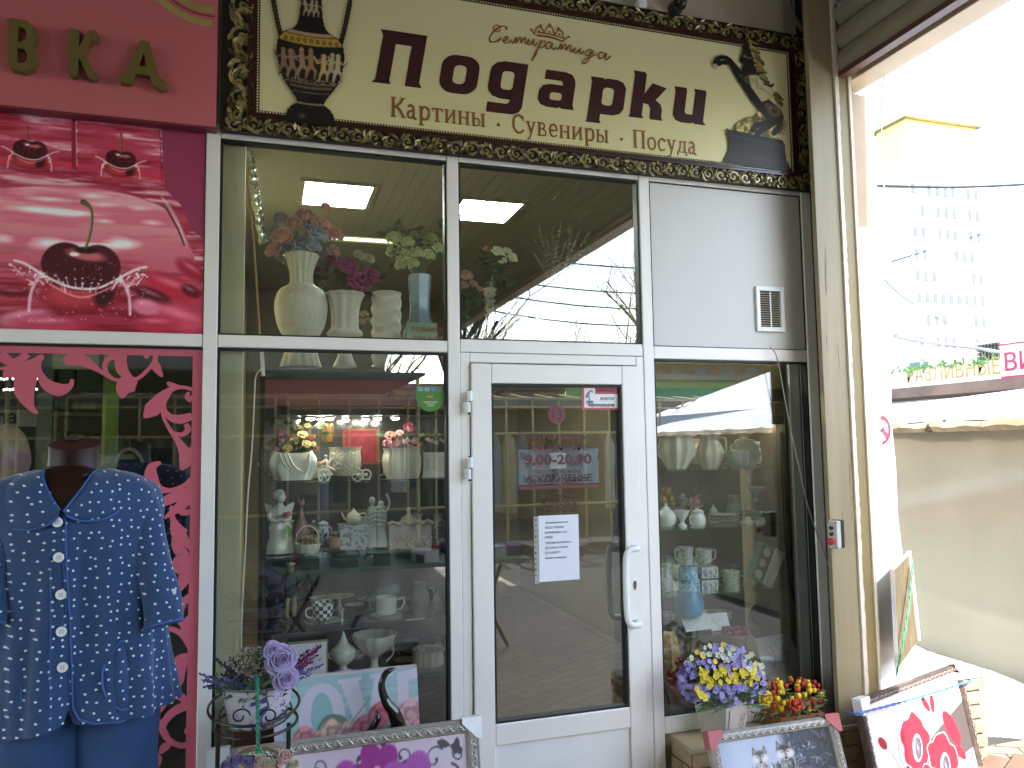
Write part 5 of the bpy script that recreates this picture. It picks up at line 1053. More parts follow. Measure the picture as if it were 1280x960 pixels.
# ---- shelf 2
Y2 = .36
def angel(g, k):
    g.lathe([(r*k, z*k) for r, z in ((16, 0), (15, 8), (12, 20), (13, 30), (10, 38), (11, 46), (9, 52), (4, 56), (3.4, 59))], 26, flute=.06, k=7, sy=.8)
    g.ell((1*k, -1*k, 65*k), (6.2*k, 6*k, 7*k), 12, 8); g.ell((-1*k, 1*k, 68*k), (7.6*k, 7*k, 7*k), 10, 6)
    for s_ in (-1, 1): g.tube(cr([Vector((s_*9*k, 0, 50*k)), Vector((s_*12*k, -6*k, 42*k)), Vector((s_*6*k, -12*k, 38*k)), Vector((2*k, -13*k, 40*k))], 4), [2.6*k]*10+[1.8*k]*3, 6)
    for s_ in (-1, 1):
        for i in range(5): g.leaf((s_*5*k, 7*k, (44+2*i)*k), (s_*(17-i)*k, 10*k, (58-7*i)*k), 8*k, nrm=(0, -1, 0))
ware('angel_figurine', 'white china angel with a pink rose at the left end of the second shelf', 'figurine', 349, 691, Y2, [('figure', angel, CW), ('rose', lambda g, k: g.rose((9*k, -15*k, 45*k), 5*k, (0, -1, .2), 10), mat('pink rose', 'b87a88', .5)), ('leaves', lambda g, k: [g.leaf((7*k, -14*k, (34-3*i)*k), (12*k+i*k, -15*k, (26-4*i)*k), 5*k) for i in range(3)], mat('fresh green leaf', '7d9c50', .5))])
def cat(g, k):
    g.lathe([(r*k, z*k) for r, z in ((8, 0), (10, 6), (9, 14), (5, 22), (3, 30), (2.6, 36))], 18, sy=.8); g.ell((0, -1*k, 40*k), (4.2*k, 4*k, 4*k), 10, 7)
    for s_ in (-1, 1): g.lathe([(1.6*k, 42*k), (.2*k, 48*k)], 6, c=(s_*2.6*k, 0, 0))
    g.tube(cr([Vector((7*k, 0, 3*k)), Vector((12*k, 0, 4*k)), Vector((13*k, 0, 12*k)), Vector((10*k, 0, 16*k))], 4), 1.5*k, 6)
ware('cat_figurine', 'slim dusty pink china cat with a long neck on the second shelf', 'figurine', 376, 672, Y2+.1, [('figure', cat, mat('dusty pink china', 'a07870', .35))])
ware('flower_basket', 'small cream basket of dried flowers with a hooped handle on the second shelf', 'basket', 384, 690, Y2-.08, [('basket', LT([(12, 0), (14, 5), (15, 10), (13.5, 10)], 30, flute=.05, k=18), CWM), ('handle', HD([(-13, 10), (-12, 22), (-6, 29), (0, 31), (6, 29), (12, 22), (13, 10)], .9), CWM), ('blossoms', lambda g, k: [g.ell((R.uniform(-12, 12)*k, R.uniform(-8, 8)*k, (12+R.uniform(-2, 6))*k), 2.4*k, 6, 4) for _ in range(34)], mat('dried orange blossom', 'a08260', .8, var=.5, scale=90))])
BLW = mat('blue and white china', 'b8bcc4', .2, var=.05, dark='38486c', dthr=.5, scale=45)
ware('ginger_jar', 'round blue and white china jar with a lid on the second shelf', 'jar', 404, 678, Y2+.06, [('jar', LT([(7, 0), (10, 4), (11.5, 12), (9, 19), (5, 21)], 24), BLW), ('lid', LT([(6, 21), (6.2, 23), (3, 25), (.5, 26)], 20, bot=False), CW)])
def cupf(r, h): return LT([(r*.45, 0), (r*.8, h*.15), (r*.95, h*.5), (r, h), (r*.92, h), (r*.7, h*.2)], 24)
def saucer(r, z=0): return LT([(r*.5, z), (r, z+r*.12), (r*1.02, z+r*.15), (r*.5, z+1)], 28)
PCH = mat('peach glazed china', 'b08c78', .3)
ware('teacup', 'peach china teacup on a saucer on the second shelf', 'cup', 420, 686, Y2, [('cup', cupf(9, 13), PCH), ('handle', HD([(9, 11), (14, 10), (14, 5), (9, 3)], .9), PCH), ('saucer', saucer(15, -2), PCH)])
def teapot(R_, h): return [('body', LT([(R_*.5, 0), (R_*.9, h*.2), (R_, h*.5), (R_*.75, h*.85), (R_*.4, h*.95)], 28), CWM), ('lid', LT([(R_*.45, h*.94), (R_*.3, h*1.05), (1.2, h*1.1), (1.8, h*1.2), (.3, h*1.26)], 20, bot=False), CWM), ('spout', lambda g, k: g.tube(cr([Vector((-R_*.8*k, 0, h*.3*k)), Vector((-R_*1.25*k, 0, h*.5*k)), Vector((-R_*1.6*k, 0, h*.95*k))], 5), [2.4*k, 2.2*k, 1.8*k, 1.6*k, 1.5*k, 1.4*k, 1.3*k, 1.2*k, 1.2*k, 1.1*k, 1.0*k], 7), CWM), ('handle', HD([(R_*.8, h*.8), (R_*1.5, h*.85), (R_*1.5, h*.35), (R_*.9, h*.2)], 1.0), CWM)]
ware('teapot', 'small cream teapot on top of a patterned box on the second shelf', 'teapot', 442, 655, Y2, teapot(9, 15))
PBX = mat('patterned white box', 'b9bab8', .5, dark='6f7480', dthr=.52, scale=30, var=.08)
ware('gift_box', 'patterned white gift box under the small cream teapot', 'box', 444, 686, Y2+.02, [('box', lambda g, k: g.box((-19*k, -.04, 0), (19*k, .06, 29*k)), PBX), ('lid', lambda g, k: g.box((-20*k, -.044, 24*k), (20*k, .064, 30*k)), PBX)])
def couple(g, k):
    for dx, h, w_ in ((-5, 62, 8), (6, 56, 10)):
        g.lathe([(w_*r*k, z*h*k) for r, z in ((1.1, 0), (.9, .15), (.62, .45), (.7, .62), (.62, .76), (.25, .8), (.2, .84))], 20, c=(dx*k, 0, 0), flute=.07, k=6); g.ell((dx*k, -1*k, h*.9*k), (4*k, 4*k, 5*k), 10, 7)
    for a in range(5): g.tube(cr([Vector(((-14+2*a)*k, -4*k, (18+7*a)*k)), Vector(((-4+a)*k, -9*k, (28+5*a)*k)), Vector((10*k, -8*k, (24+6*a)*k))], 4), 1.5*k, 5)
    g.tube(cr([Vector((10*k, -3*k, 40*k)), Vector((16*k, -6*k, 52*k)), Vector((12*k, -5*k, 64*k))], 4), 1.6*k, 6)
ware('couple_figurine', 'pale grey figurine of an embracing couple in the middle of the second shelf', 'figurine', 470, 683, Y2, [('figure', couple, CGR)])
def ornbox(g, k):
    g.box((-26*k, -.05, 0), (26*k, .07, 30*k)); 
    for i in range(26): g.ell(((-26+2.1*i)*k, -.052, (31+1.5*math.sin(i*.9))*k), (1.8*k, .01, 2.4*k), 7, 5)
    for i in range(22): g.ell(((-25+2.4*i)*k, -.054, (5+8*abs(math.sin(i*.7)))*k), (1.6*k, .006, 2*k), 7, 5)
    g.lathe([(r*k, z*k) for r, z in ((12, 30), (9, 36), (3, 40), (2, 44), (3, 47), (.5, 50))], 20, bot=False)
ware('lidded_casket', 'ornate white and blush casket with a beaded rim on the second shelf', 'box', 511, 684, Y2, [('casket', ornbox, mat('blush white china', 'c4b6ae', .4, var=.12, scale=20))])
# ---- shelf 3
Y3 = .36
def sailor(g, k):
    for s_ in (-1, 1): g.tube([Vector((s_*4*k, 0, 3*k)), Vector((s_*4.4*k, 0, 16*k)), Vector((s_*3*k, 0, 30*k))], [2.4*k, 2.6*k, 3.4*k], 8)
ware('sailor_figurine', 'painted sailor figurine in a dark jacket and white cap on the third shelf', 'figurine', 363, 775, Y3, [('trousers', sailor, mat('cream trousers', 'a89878', .6)),
 ('jacket', lambda g, k: (g.lathe([(r*k, z*k) for r, z in ((6, 26), (7.5, 32), (7, 42), (8, 50), (5, 54), (2.5, 56))], 16, sy=.7), g.tube([Vector((-7*k, 0, 50*k)), Vector((-10*k, -2*k, 40*k)), Vector((-8*k, -4*k, 31*k))], 2.2*k, 7), g.tube([Vector((7*k, 0, 50*k)), Vector((10*k, -2*k, 42*k)), Vector((7*k, -6*k, 38*k))], 2.2*k, 7)), mat('dark teal jacket', '26343a', .6)),
 ('head', lambda g, k: g.ell((0, -1*k, 60*k), (4*k, 4*k, 5*k), 12, 8), mat('painted skin', 'a8765c', .5)), ('beard', lambda g, k: g.ell((0, -3*k, 57.5*k), (3.2*k, 2.4*k, 3.2*k), 10, 6), mat('grey beard', '8d8780', .8)), ('cap', lambda g, k: (g.ell((0, -1*k, 65*k), (5.6*k, 5.4*k, 2.2*k), 12, 6), g.ell((-1*k, -5*k, 63.6*k), (3.6*k, 3*k, .6*k), 10, 4)), CWM),
 ('boots', lambda g, k: [g.ell((s_*5*k, -3*k, 2*k), (3*k, 5*k, 2.4*k), 10, 6) for s_ in (-1, 1)], BLACKM), ('base', lambda g, k: g.box((-12*k, -7*k, -1*k), (12*k, 6*k, .4*k)), mat('dark violet base', '3b3442', .5))])
def chk():
    m = bpy.data.materials.new('black and white check'); m.use_nodes = True; n = m.node_tree.nodes; L = m.node_tree.links
    c = n.new('ShaderNodeTexChecker'); c.inputs['Scale'].default_value = 1; c.inputs[1].default_value = (.01, .01, .015, 1); c.inputs[2].default_value = (.75, .74, .7, 1)
    tc = n.new('ShaderNodeTexCoord'); sp = n.new('ShaderNodeSeparateXYZ'); cb = n.new('ShaderNodeCombineXYZ'); at2 = n.new('ShaderNodeMath'); at2.operation = 'ARCTAN2'; L.new(tc.outputs['Object'], sp.inputs[0]); L.new(sp.outputs[0], at2.inputs[0]); L.new(sp.outputs[1], at2.inputs[1])
    m1 = n.new('ShaderNodeMath'); m1.operation = 'MULTIPLY'; m1.inputs[1].default_value = 16/(2*PI); L.new(at2.outputs[0], m1.inputs[0]); m2 = n.new('ShaderNodeMath'); m2.operation = 'MULTIPLY'; m2.inputs[1].default_value = 60; L.new(sp.outputs[2], m2.inputs[0])
    L.new(m1.outputs[0], cb.inputs[0]); L.new(m2.outputs[0], cb.inputs[1]); L.new(cb.outputs[0], c.inputs[0]); L.new(c.outputs[0], n['Principled BSDF'].inputs['Base Color']); n['Principled BSDF'].inputs['Roughness'].default_value = .15; return m
ware('checked_teacup', 'black and white checked teacup on a white saucer on the third shelf', 'cup', 403, 775, Y3-.06, [('cup', cupf(13, 19), chk()), ('rim', LT([(12.8, 18), (13.3, 19.3), (12.2, 19.2)], 24, bot=False), CW), ('handle', HD([(-12, 16), (-19, 14), (-18, 6), (-10, 4)], 1.1), CW), ('saucer', saucer(20, -3), CW)])
ware('white_dish', 'shallow white dish with a slanting spoon on the third shelf', 'dish', 443, 757, Y3, [('dish', saucer(11, 0), CW), ('spoon', HD([(4, 1), (14, 8), (22, 14)], .7), CHROME)])
ware('glass_figurine', 'tiny clear glass figurine beside the checked teacup', 'figurine', 427, 776, Y3-.06, [('figure', LT([(4, 0), (3.5, 1.5), (1.5, 3), (2.4, 7), (2.2, 11), (1, 13), (1.8, 15), (.3, 17)], 12), mat('clear crystal', 'a8aca6', .08, .3))])
ware('white_teacup', 'straight sided white teacup with a ring handle on the third shelf', 'cup', 483, 768, Y3-.04, [('cup', LT([(9, 0), (12, 2), (12.5, 10), (13, 20), (12, 20), (10, 3)], 26), CW), ('handle', HD([(12, 17), (21, 19), (19, 8), (11, 5)], 1.0), CW), ('saucer', saucer(19, -3), CW)])
ware('silver_tray', 'narrow silver tray at the right end of the third shelf', 'tray', 532, 772, Y3-.08, [('tray', lambda g, k: g.box((-26*k, -.03, 0), (26*k, .06, 2*k)), CHROME)])
ware('wine_bottles', 'dark bottle with a copper rim at the back of the third shelf', 'bottle', 385, 745, .52, [('bottle', LT([(6, 0), (6, 14), (2, 20), (2, 26)], 12), mat('dark bottle', '201416', .1)), ('ring', HD([(-7, 6), (-5, 12), (0, 14), (5, 12), (7, 6), (0, 0), (-7, 6)], .8), mat('copper ring', '9a5430', .3, .8))])
ware('purple_ornament', 'round dark purple ornament at the left end of the third shelf', 'ornament', 344, 772, .44, [('ball', lambda g, k: g.ell((0, 0, 16*k), (11*k, 10*k, 16*k), 18, 12), mat('dark purple glaze', '322a48', .3, var=.4, scale=20))])
# ---- shelf 4
Y4 = .34
ware('lidded_tureen', 'white china tureen with a tall pointed lid on the lowest shelf', 'tureen', 429, 842, Y4, [('base', LT([(14, 0), (12, 3), (5, 6), (4.5, 10), (12, 16), (14.5, 24), (13, 28)], 30), CW), ('lid', LT([(14, 27), (15, 28.5), (8, 34), (4, 40), (2, 46), (.4, 50)], 30, bot=False), CW), ('handles', lambda g, k: [g.tube(cr([Vector((s_*13*k, 0, 18*k)), Vector((s_*18*k, 0, 22*k)), Vector((s_*13*k, 0, 26*k))], 4), 1*k, 6) for s_ in (-1, 1)], CW), ('saucer', saucer(19, -3), CW)])
ware('footed_compote', 'large white footed bowl with a scalloped rim on the lowest shelf', 'bowl', 468, 840, Y4, [('bowl', LT([(12, 0), (11, 3), (5, 6), (4.5, 14), (6, 18), (14, 24), (22, 34), (26, 44), (24, 44), (14, 28)], 48, flute=.04, k=12, fr=(.1, .3)), CW), ('handle', HD([(14, 12), (22, 20), (22, 32), (20, 36)], 1.0), CW), ('saucer', saucer(22, -3), CW)])
ware('ribbed_bowl', 'ribbed cream bowl at the right end of the lowest shelf', 'bowl', 535, 848, Y4, [('bowl', LT([(9, 0), (16, 8), (19, 20), (18, 34), (20, 36), (17, 34)], 44, flute=.06, k=16), CWM), ('saucer', saucer(23, -4), CWM)])
ware('small_dish', 'small pale dish between the compote and the ribbed bowl', 'dish', 507, 826, Y4+.06, [('dish', saucer(13, 0), CWM)])
# ---- back rows of china
BK = {'vase': [(6, 0), (9, 8), (8, 18), (4, 26), (6, 32), (4.5, 32)], 'bowl': [(5, 0), (4, 2), (9, 6), (13, 13), (11.5, 13)], 'urn': [(7, 0), (4, 4), (9, 12), (10, 20), (5, 27), (6, 31), (5, 31)], 'jug': [(7, 0), (10, 8), (9, 18), (6, 24), (8, 30), (7, 30)], 'plate stand': [(8, 0), (3, 3), (2.5, 12), (15, 15), (16, 16), (4, 15.4)], 'bell': [(10, 0), (8, 6), (5, 16), (1.5, 20), (2.4, 23), (.4, 25)]}
ORD = ['first', 'second', 'third', 'fourth', 'fifth', 'sixth', 'seventh', 'eighth', 'ninth']
def backrow(where, y, Y, xs, seed):
    rr = random.Random(seed); ks = list(BK)
    for i, x in enumerate(xs):
        kd = rr.choice(ks); s_ = rr.uniform(.85, 1.25); m_ = rr.choice((CW, CWM, CGR, GLZ, CW)); ware('china_'+kd.replace(' ', '_'), '%s %s, %s from left, back row of %s' % ({CW: 'white', CWM: 'cream', CGR: 'grey', GLZ: 'sprigged'}[m_], kd, ORD[i], where), kd, x, y, Y, [('body', LT([(a*s_, b*s_) for a, b in BK[kd]], 24, flute=rr.choice((0, .04)), k=10), m_)]+([('handle', HD([(8*s_, 24*s_), (14*s_, 22*s_), (14*s_, 10*s_), (9*s_, 7*s_)], 1), m_)] if kd == 'jug' else []))
GLZ = mat('grey sprigged china', 'a9aca4', .2, var=.05, dark='6a7064', dthr=.55, scale=60)
backrow('left cabinet top glass shelf', 594, .55, (338, 352, 407, 438, 482, 524, 552), 1); backrow('left cabinet second shelf', 681, .56, (362, 392, 420, 456, 492, 522, 548), 2); backrow('left cabinet third shelf', 762, .56, (402, 424, 462, 506, 526, 546), 3); backrow('left cabinet lowest shelf', 828, .56, (400, 446, 498, 516, 548), 4)
# ---- right window wares
YR = .36
def plate(r, ru=.05): # upright ruffled oval plate facing the viewer
    def f(g, k):
        n = 60; st = len(g.v); rings = ((0, .0), (.5, -.02), (.62, .0), (.85, -.25), (1, -.4), (1.02, -.36))
        for (a, d) in rings:
            for i in range(n): an = 2*PI*i/n; rr_ = r*a*(1+(ru*math.cos(12*an) if a > .8 else 0)); g.v.append((rr_*k*math.cos(an), d*r*.4*k, rr_*.82*k*math.sin(an)+r*.8*k))
        g.f += [(st+j*n+i, st+j*n+(i+1) % n, st+(j+1)*n+(i+1) % n, st+(j+1)*n+i) for j in range(len(rings)-1) for i in range(n)]
    return f
ware('ruffled_plate', 'oval cream plate with a pierced ruffled rim standing upright at right of the top row', 'plate', 930, 586, YR, [('plate', plate(27, .06), CWM)])
ware('glass_bowl', 'ribbed glass bowl standing in front of the ruffled cream plate', 'bowl', 924, 586, YR-.1, [('bowl', LT([(9, 0), (14, 6), (16, 16), (14, 26), (12, 26)], 40, flute=.05, k=18), mat('grey ribbed glass', '8d9488', .2))])
ware('ruffled_tureen', 'big cream tureen with draped relief at the left of the right window', 'tureen', 846, 586, YR, [('body', LT([(12, 0), (18, 10), (24, 26), (22, 40), (26, 46), (22, 44)], 52, flute=.09, k=9), CWM), ('handles', lambda g, k: [g.tube(cr([Vector((s_*22*k, 0, 14*k)), Vector((s_*31*k, 0, 24*k)), Vector((s_*24*k, 0, 38*k))], 4), 1.5*k, 6) for s_ in (-1, 1)], CWM)])
ware('draped_jug', 'cream jug with draped relief between the tureen and the ruffled plate', 'jug', 888, 586, YR, [('body', LT([(9, 0), (15, 8), (19, 22), (14, 36), (11, 42), (15, 50), (13, 50)], 52, flute=.08, k=8), CWM), ('handle', HD([(12, 44), (24, 42), (24, 20), (15, 12)], 1.5), CWM)])
ware('sugar_pot', 'round white lidded pot at the left end of the middle shelf', 'pot', 833, 659, YR-.08, [('pot', LT([(7, 0), (12, 5), (14, 14), (10, 22), (6, 24)], 30), CW), ('lid', LT([(7, 23), (5, 27), (1.5, 29), (2, 31), (.4, 33)], 20, bot=False), CW), ('handle', HD([(-12, 8), (-18, 14), (-12, 19)], 1), CW)])
ware('small_urn', 'little white footed urn beside the round white pot', 'urn', 853, 659, YR-.08, [('urn', LT([(7, 0), (6, 3), (3, 6), (4, 10), (8, 16), (11, 23), (9.5, 23)], 30), CW)])
ware('creamer', 'white lidded creamer with a looped handle on the middle shelf', 'creamer', 873, 659, YR-.08, [('body', LT([(6, 0), (10, 4), (11, 12), (8, 19), (9, 22)], 30), CW), ('lid', LT([(9, 21), (6, 24), (1, 26), (1.5, 28), (.3, 29)], 20, bot=False), CW), ('handle', HD([(-9, 17), (-15, 14), (-13, 6), (-9, 4)], 1), CW)])
for i in range(5): ware('stacked_plate', ['lowest', 'second lowest', 'middle', 'second highest', 'topmost'][i]+' white plate of the stack on the middle shelf of the right window', 'plate', 905, 659-3.4*i, YR-.02, [('plate', LT([(8, 0), (18, 2.4), (22-.5*i, 3.6), (17, 2.8)], 30), CW)], 'stack of white plates')
for q, (px, lab) in enumerate(((933, 'left toy car of the cream pair on the middle shelf'), (950, 'right toy car of the cream pair on the middle shelf'))):
    ware('toy_car', lab, 'toy car', px, 658, YR-.06, [('body', lambda g, k: (g.box((-8*k, -4*k, 3*k), (8*k, 4*k, 8*k)), g.box((-3*k, -3.6*k, 8*k), (6*k, 3.6*k, 13*k))), CWM)]+[('wheel', (lambda xx: lambda g, k: g.tube([(xx*k, -5*k, 3*k), (xx*k, 5*k, 3*k)], 3*k, 12))(xx), mat('tan wheel', '9a7c50', .5)) for xx in (-5, 5)])
ware('footed_dish', 'pale footed dish on the small upper shelf of the right window', 'dish', 946, 626, .42, [('dish', LT([(7, 0), (3, 3), (2.5, 9), (8, 13), (13, 19), (12, 19)], 30), CGR)])
ware('candle_cup', 'slim grey candle cup on the small upper shelf of the right window', 'cup', 935, 606, .5, [('cup', LT([(3, 0), (4, 6), (3, 14), (3.4, 18)], 14), CGR)])
bouquet('rose_bunch', 'pink roses with pale leaves among the china of the right window', .45, [(869, 626, 7, PIK), (876, 632, 5, ('dusty pink rose', 'b08078')), (862, 632, 5, ('dusty pink rose', 'b08078')), (842, 630, 7, ('rust rose', '8c4a32')), (850, 637, 6, PIK)], (20, 838, 615, 885, 645), (866, 650), lm=LEAFG, seed=21, n=10)
ware('gold_fruit', 'cluster of matt gold fruit at the left edge of the right window', 'ornament', 832, 632, .36, [('fruit', lambda g, k: [g.ell((x*k, y*k, z*k), r*k, 12, 8) for x, y, z, r in ((-5, 0, 8, 8), (6, -3, 10, 7), (0, -4, 20, 7), (-8, 2, 18, 5), (9, 0, 2, 5))], mat('matt gold', '8c6e3c', .4, .5, var=.3, scale=30))])
def jug(h, r, m_, s_=1): return [('body', LT([(r*.7, 0), (r, h*.2), (r*1.05, h*.45), (r*.7, h*.78), (r*.85, h), (r*.75, h)], 30), m_), ('handle', HD([(-s_*r*.75, h*.85), (-s_*r*1.7, h*.8), (-s_*r*1.6, h*.35), (-s_*r*.9, h*.25)], 1.2), m_)]
GLW = mat('grey sprigged china', 'a9aca4', .2, var=.05, dark='6a7064', dthr=.55, scale=60)
ware('sprigged_jug', 'grey sprigged jug standing on a patterned box in the right window', 'jug', 857, 706, .3, [('body', LT([(10, 0), (11, 6), (10, 16), (12, 24), (10.5, 24)], 30), GLW), ('handle', HD([(-9, 20), (-17, 22), (-16, 10), (-9, 5)], 1.1), GLW)])
ware('sprigged_cup', 'grey sprigged cup beside the jug on the patterned boxes', 'cup', 880, 706, .32, [('body', LT([(8, 0), (11, 6), (11, 16), (12, 22), (10.5, 22)], 30), GLW), ('handle', HD([(9, 18), (17, 20), (16, 9), (9, 5)], 1.1), GLW)])
ware('small_pitcher', 'white pitcher with dark sprigs at the left edge of the right window', 'jug', 833, 739, .28, jug(36, 8, GLW))
for i, (px, py, w_) in enumerate(((856, 722, 15), (858, 738, 17), (884, 722, 13), (884, 738, 13))): ware('china_box', ['upper left', 'lower left', 'upper right', 'lower right'][i]+' patterned china box under the sprigged jug', 'box', px, py, .3, [('box', (lambda w_: lambda g, k: g.box((-w_*k, -.03, 0), (w_*k, .06, 15.5*k)))(w_), PBX)], 'patterned boxes in the right window')
BLU = mat('turquoise blue glaze', '1b7fa8', .3, var=.1, scale=6, coat=.5)
ware('blue_vase', 'turquoise blue vase with a patterned neck in the right window', 'vase', 862, 770, .26, [('body', LT([(15, 0), (19, 5), (20, 16), (17, 32), (15, 36)], 36), BLU), ('neck', LT([(15.1, 35.5), (14, 48), (11, 66), (12, 68), (10, 66)], 36, bot=False), mat('blue printed neck', '4f8fb0', .4, dark='b8ccd4', dthr=.5, scale=60))])
ware('mugs', 'white mug with dark stripes in the middle of the right window', 'cup', 915, 738, .34, [('cup', LT([(11, 0), (11.5, 8), (12, 26), (11, 26)], 26), GLW), ('handle', HD([(11, 20), (19, 18), (17, 7), (11, 5)], 1.1), GLW)])
backrow('right window top shelf', 580, .55, (836, 868, 906, 950, 966), 5); backrow('right window middle shelf', 651, .56, (842, 868, 892, 918, 942, 962), 6); backrow('right window third shelf', 731, .56, (838, 872, 898, 918), 7); backrow('right window lowest shelf', 778, .56, (836, 884, 902), 8)
# tilted egg box
t = T('egg_box', 'tilted white box holding pale eggs, standing open in the right window', 'box', at(955, 738, .3)); k = KK(.3); M = Matrix.Translation(at(955, 705, .3)) @ Matrix.Rotation(math.radians(28), 4, 'Y')
for a, b in (((-19, -6, -26), (-15, 6, 26)), ((-15, 5, -26), (15, 7, 26)), ((-15, -6, -26), (15, 5, -23)), ((-15, -6, 23), (15, 5, 26))): g = G(); g.box([q*k for q in a], [q*k for q in b], M); t.part(g, 'side', mat('pale teal card', '7d928c', .6), smooth=False)
g = G(); g.box((4*k, -9*k, -27*k), (20*k, -6.5*k, 27*k), M); t.part(g, 'lid', mat('white printed card', 'bdbdb6', .6, dark='7a7c80', dthr=.66, scale=14), smooth=False)
for z in (-17, 0, 17): g = G(); g.ell(M @ Vector((-5*k, -3*k, z*k)), (6*k, 5*k, 7*k), 12, 8); t.part(g, 'egg', mat('pale egg', 'b3b0a0', .5))
# round plate, leaning picture, cards, fruit
ware('round_platter', 'big round dark green platter leaning at the back of the right window', 'platter', 960, 800, .5, [('plate', plate(36, .0), mat('mottled dark glaze', '4a4f46', .35, dark='7c8272', dthr=.6, scale=30))])
def lean_pic(name, label, cat, cs, Y, th, mt, paint=None, fw=0, fmt=None, Yt=0):
    """flat panel through three photo corners: tl, tr, bl; bottom at Y, top at Y+Yt"""
    tl, tr, bl = at(*cs[0], Y+Yt), at(*cs[1], Y+Yt), at(*cs[2], Y); u = tr-tl; v = bl-tl; n_ = u.cross(v).normalized(); n_ = n_ if n_.y > 0 else -n_
    t = T(name, label, cat, bl); g = G(); g.prism([tl, tr, tr+v, tl+v], n_*th); t.part(g, 'board', mt, smooth=False); return t, tl, u, v, n_
t, tl, u, v, n_ = lean_pic('leaning_picture', 'grey unframed flower picture leaning at the lower right of the right window', 'picture', ((944, 798), (990, 790), (960, 862)), .12, .01, mat('grey canvas edge', '8d8d88', .7), Yt=.12)
p = Paint(60, 60, '86878a'); nn = p.noise(9)
for i in range(60): a = R.uniform(0, 6.28); r = R.uniform(3, 18); x, y = 30+math.cos(a)*r, 26+math.sin(a)*r*.8; p.line([(30, 30), (x, y)], 1, '6a6a6c', .6); p.el(x, y, R.uniform(1, 3), R.uniform(1, 3), R.choice(['7c6070', '9a9494', '5e5a60', 'a89c9c']), al=.8)
PRM = print_mat('printed matt', .6, 0); p.mesh('print', tl-n_*.001, u, v, PRM, t.o, t.loc)
for i, (c_, lab) in enumerate(((((850, 770), (884, 766), (858, 790)), 'left white greeting card with green print lying in the right window'), (((885, 768), (908, 765), (890, 789)), 'right white greeting card lying in the right window'))):
    t, tl, u, v, n_ = lean_pic('greeting_card', lab, 'card', c_, .22, .002, mat('white card', 'c3c4c4', .6), Yt=.06); p = Paint(30, 20, 'c3c4c4'); [p.line([(R.uniform(2, 28), R.uniform(2, 18)), (R.uniform(2, 28), R.uniform(2, 18))], .8, '8a9a8a', .7) for _ in range(5)]; p.mesh('print', tl-n_*.001, u, v, PRM, t.o, t.loc)
ware('berry_bowl', 'wrapped bowl of dark red berries behind the purple freesias', 'bowl', 918, 812, .2, [('bowl', LT([(10, 0), (16, 10), (19, 22), (17, 22)], 24), mat('dull clear wrap', '6b5c50', .25)), ('berries', lambda g, k: [g.ell((R.uniform(-15, 15)*k, R.uniform(-12, 8)*k, (22+R.uniform(-3, 8))*k), 4*k, 10, 6) for _ in range(30)], mat('dark red berry', '6a1418', .2))])
ware('fruit_basket', 'basket of straw and dark red fruit at the left edge of the right window', 'basket', 838, 850, .16, [('basket', LT([(8, 0), (14, 12), (15, 34), (10, 60), (6, 66)], 20, flute=.1, k=7), mat('straw wrap', 'a0825a', .7, var=.3, scale=40, bump=.6)), ('fruit', lambda g, k: [g.ell((R.uniform(-8, 12)*k, -12*k, R.uniform(-14, 30)*k), 5*k, 10, 6) for _ in range(22)], mat('dark red berry', '6a1418', .2))])
bouquet('dark_red_flowers', 'low dark red artificial flowers behind the lower left of the right window', .14, [(842, 875, 9, ('dark red flower', '5a1218')), (856, 868, 9, ('dark red flower', '5a1218')), (868, 876, 8, ('dark red flower', '5a1218')), (850, 884, 7, ('dark red flower', '5a1218')), (838, 862, 7, ('dark maroon flower', '3a0c14'))], (24, 834, 845, 880, 890), (855, 892), seed=22)
# ---- things stuck on the glass
GR = .0135
dk = mat('dark red vinyl lettering', '50161f', .5)
def onglass(name, label, cat, px, py, Y=GR): return T(name, label, cat, at(px, py, Y))
t = onglass('number_sticker', 'round dark red number 13 sticker high on the door glass', 'sticker', 696, 518)
g = G(); c = t.loc; r = 12.6*KK(GR); g.prism([(c.x+r*math.cos(2*PI*i/40), GR, c.z+r*math.sin(2*PI*i/40)) for i in range(40)], (0, .001, 0)); t.part(g, 'disc', mat('dark red sticker', '64222e', .5), smooth=False)
text('13', .062, (c.x-.002, GR-.0005, c.z-.022), mat('near black print', '2a1218', .5), 'digits', t.o, .0003, align='CENTER', base=t.loc, sx=.9, sp=1.25)
t = onglass('opening_hours', 'dark red opening hours lettering on the door glass reading 9.00-20.00', 'lettering', 700, 610)
def tx(s, px, py, hpx, wpx, o, m_=dk, Y=GR, off=.0015, **k_):
    kk = KK(Y); p = at(px, py, Y); ob = text(s, hpx*kk*1.38, (p.x, Y, p.z), m_, 'lettering', o.o, .0004, align='CENTER', base=o.loc, offset=off, **k_)
    w_ = max(v.co.x for v in ob.data.vertices)-min(v.co.x for v in ob.data.vertices); ob.scale.x = wpx*kk/w_; return ob
tx('режим работы', 697, 550, 8, 88, t, off=.0005); tx('ежедневно', 700, 563, 9, 80, t, off=.0005); tx('9.00-20.00', 698, 580, 13, 96, t, off=.002); tx('без перерыва', 697, 592, 7, 66, t, off=0); tx('без выходных', 697, 603, 8, 88, t, off=.0005)
g = G(); a = at(649, 606, GR); b = at(748, 611, GR); g.box((a.x, GR, (a.z+b.z)/2-.007), (b.x, GR+.001, (a.z+b.z)/2+.007)); t.part(g, 'bar', mat('dark red sticker', '64222e', .5), smooth=False)
tx('ИП Иванова', 699, 622, 6, 50, t, off=.0003); tx('Наталья', 699, 632, 6, 50, t, off=.0003); tx('ОГРНИП 304', 699, 641, 6, 54, t, off=.0003); tx('ИНН 0105221047', 699, 651, 6, 58, t, off=.0003)
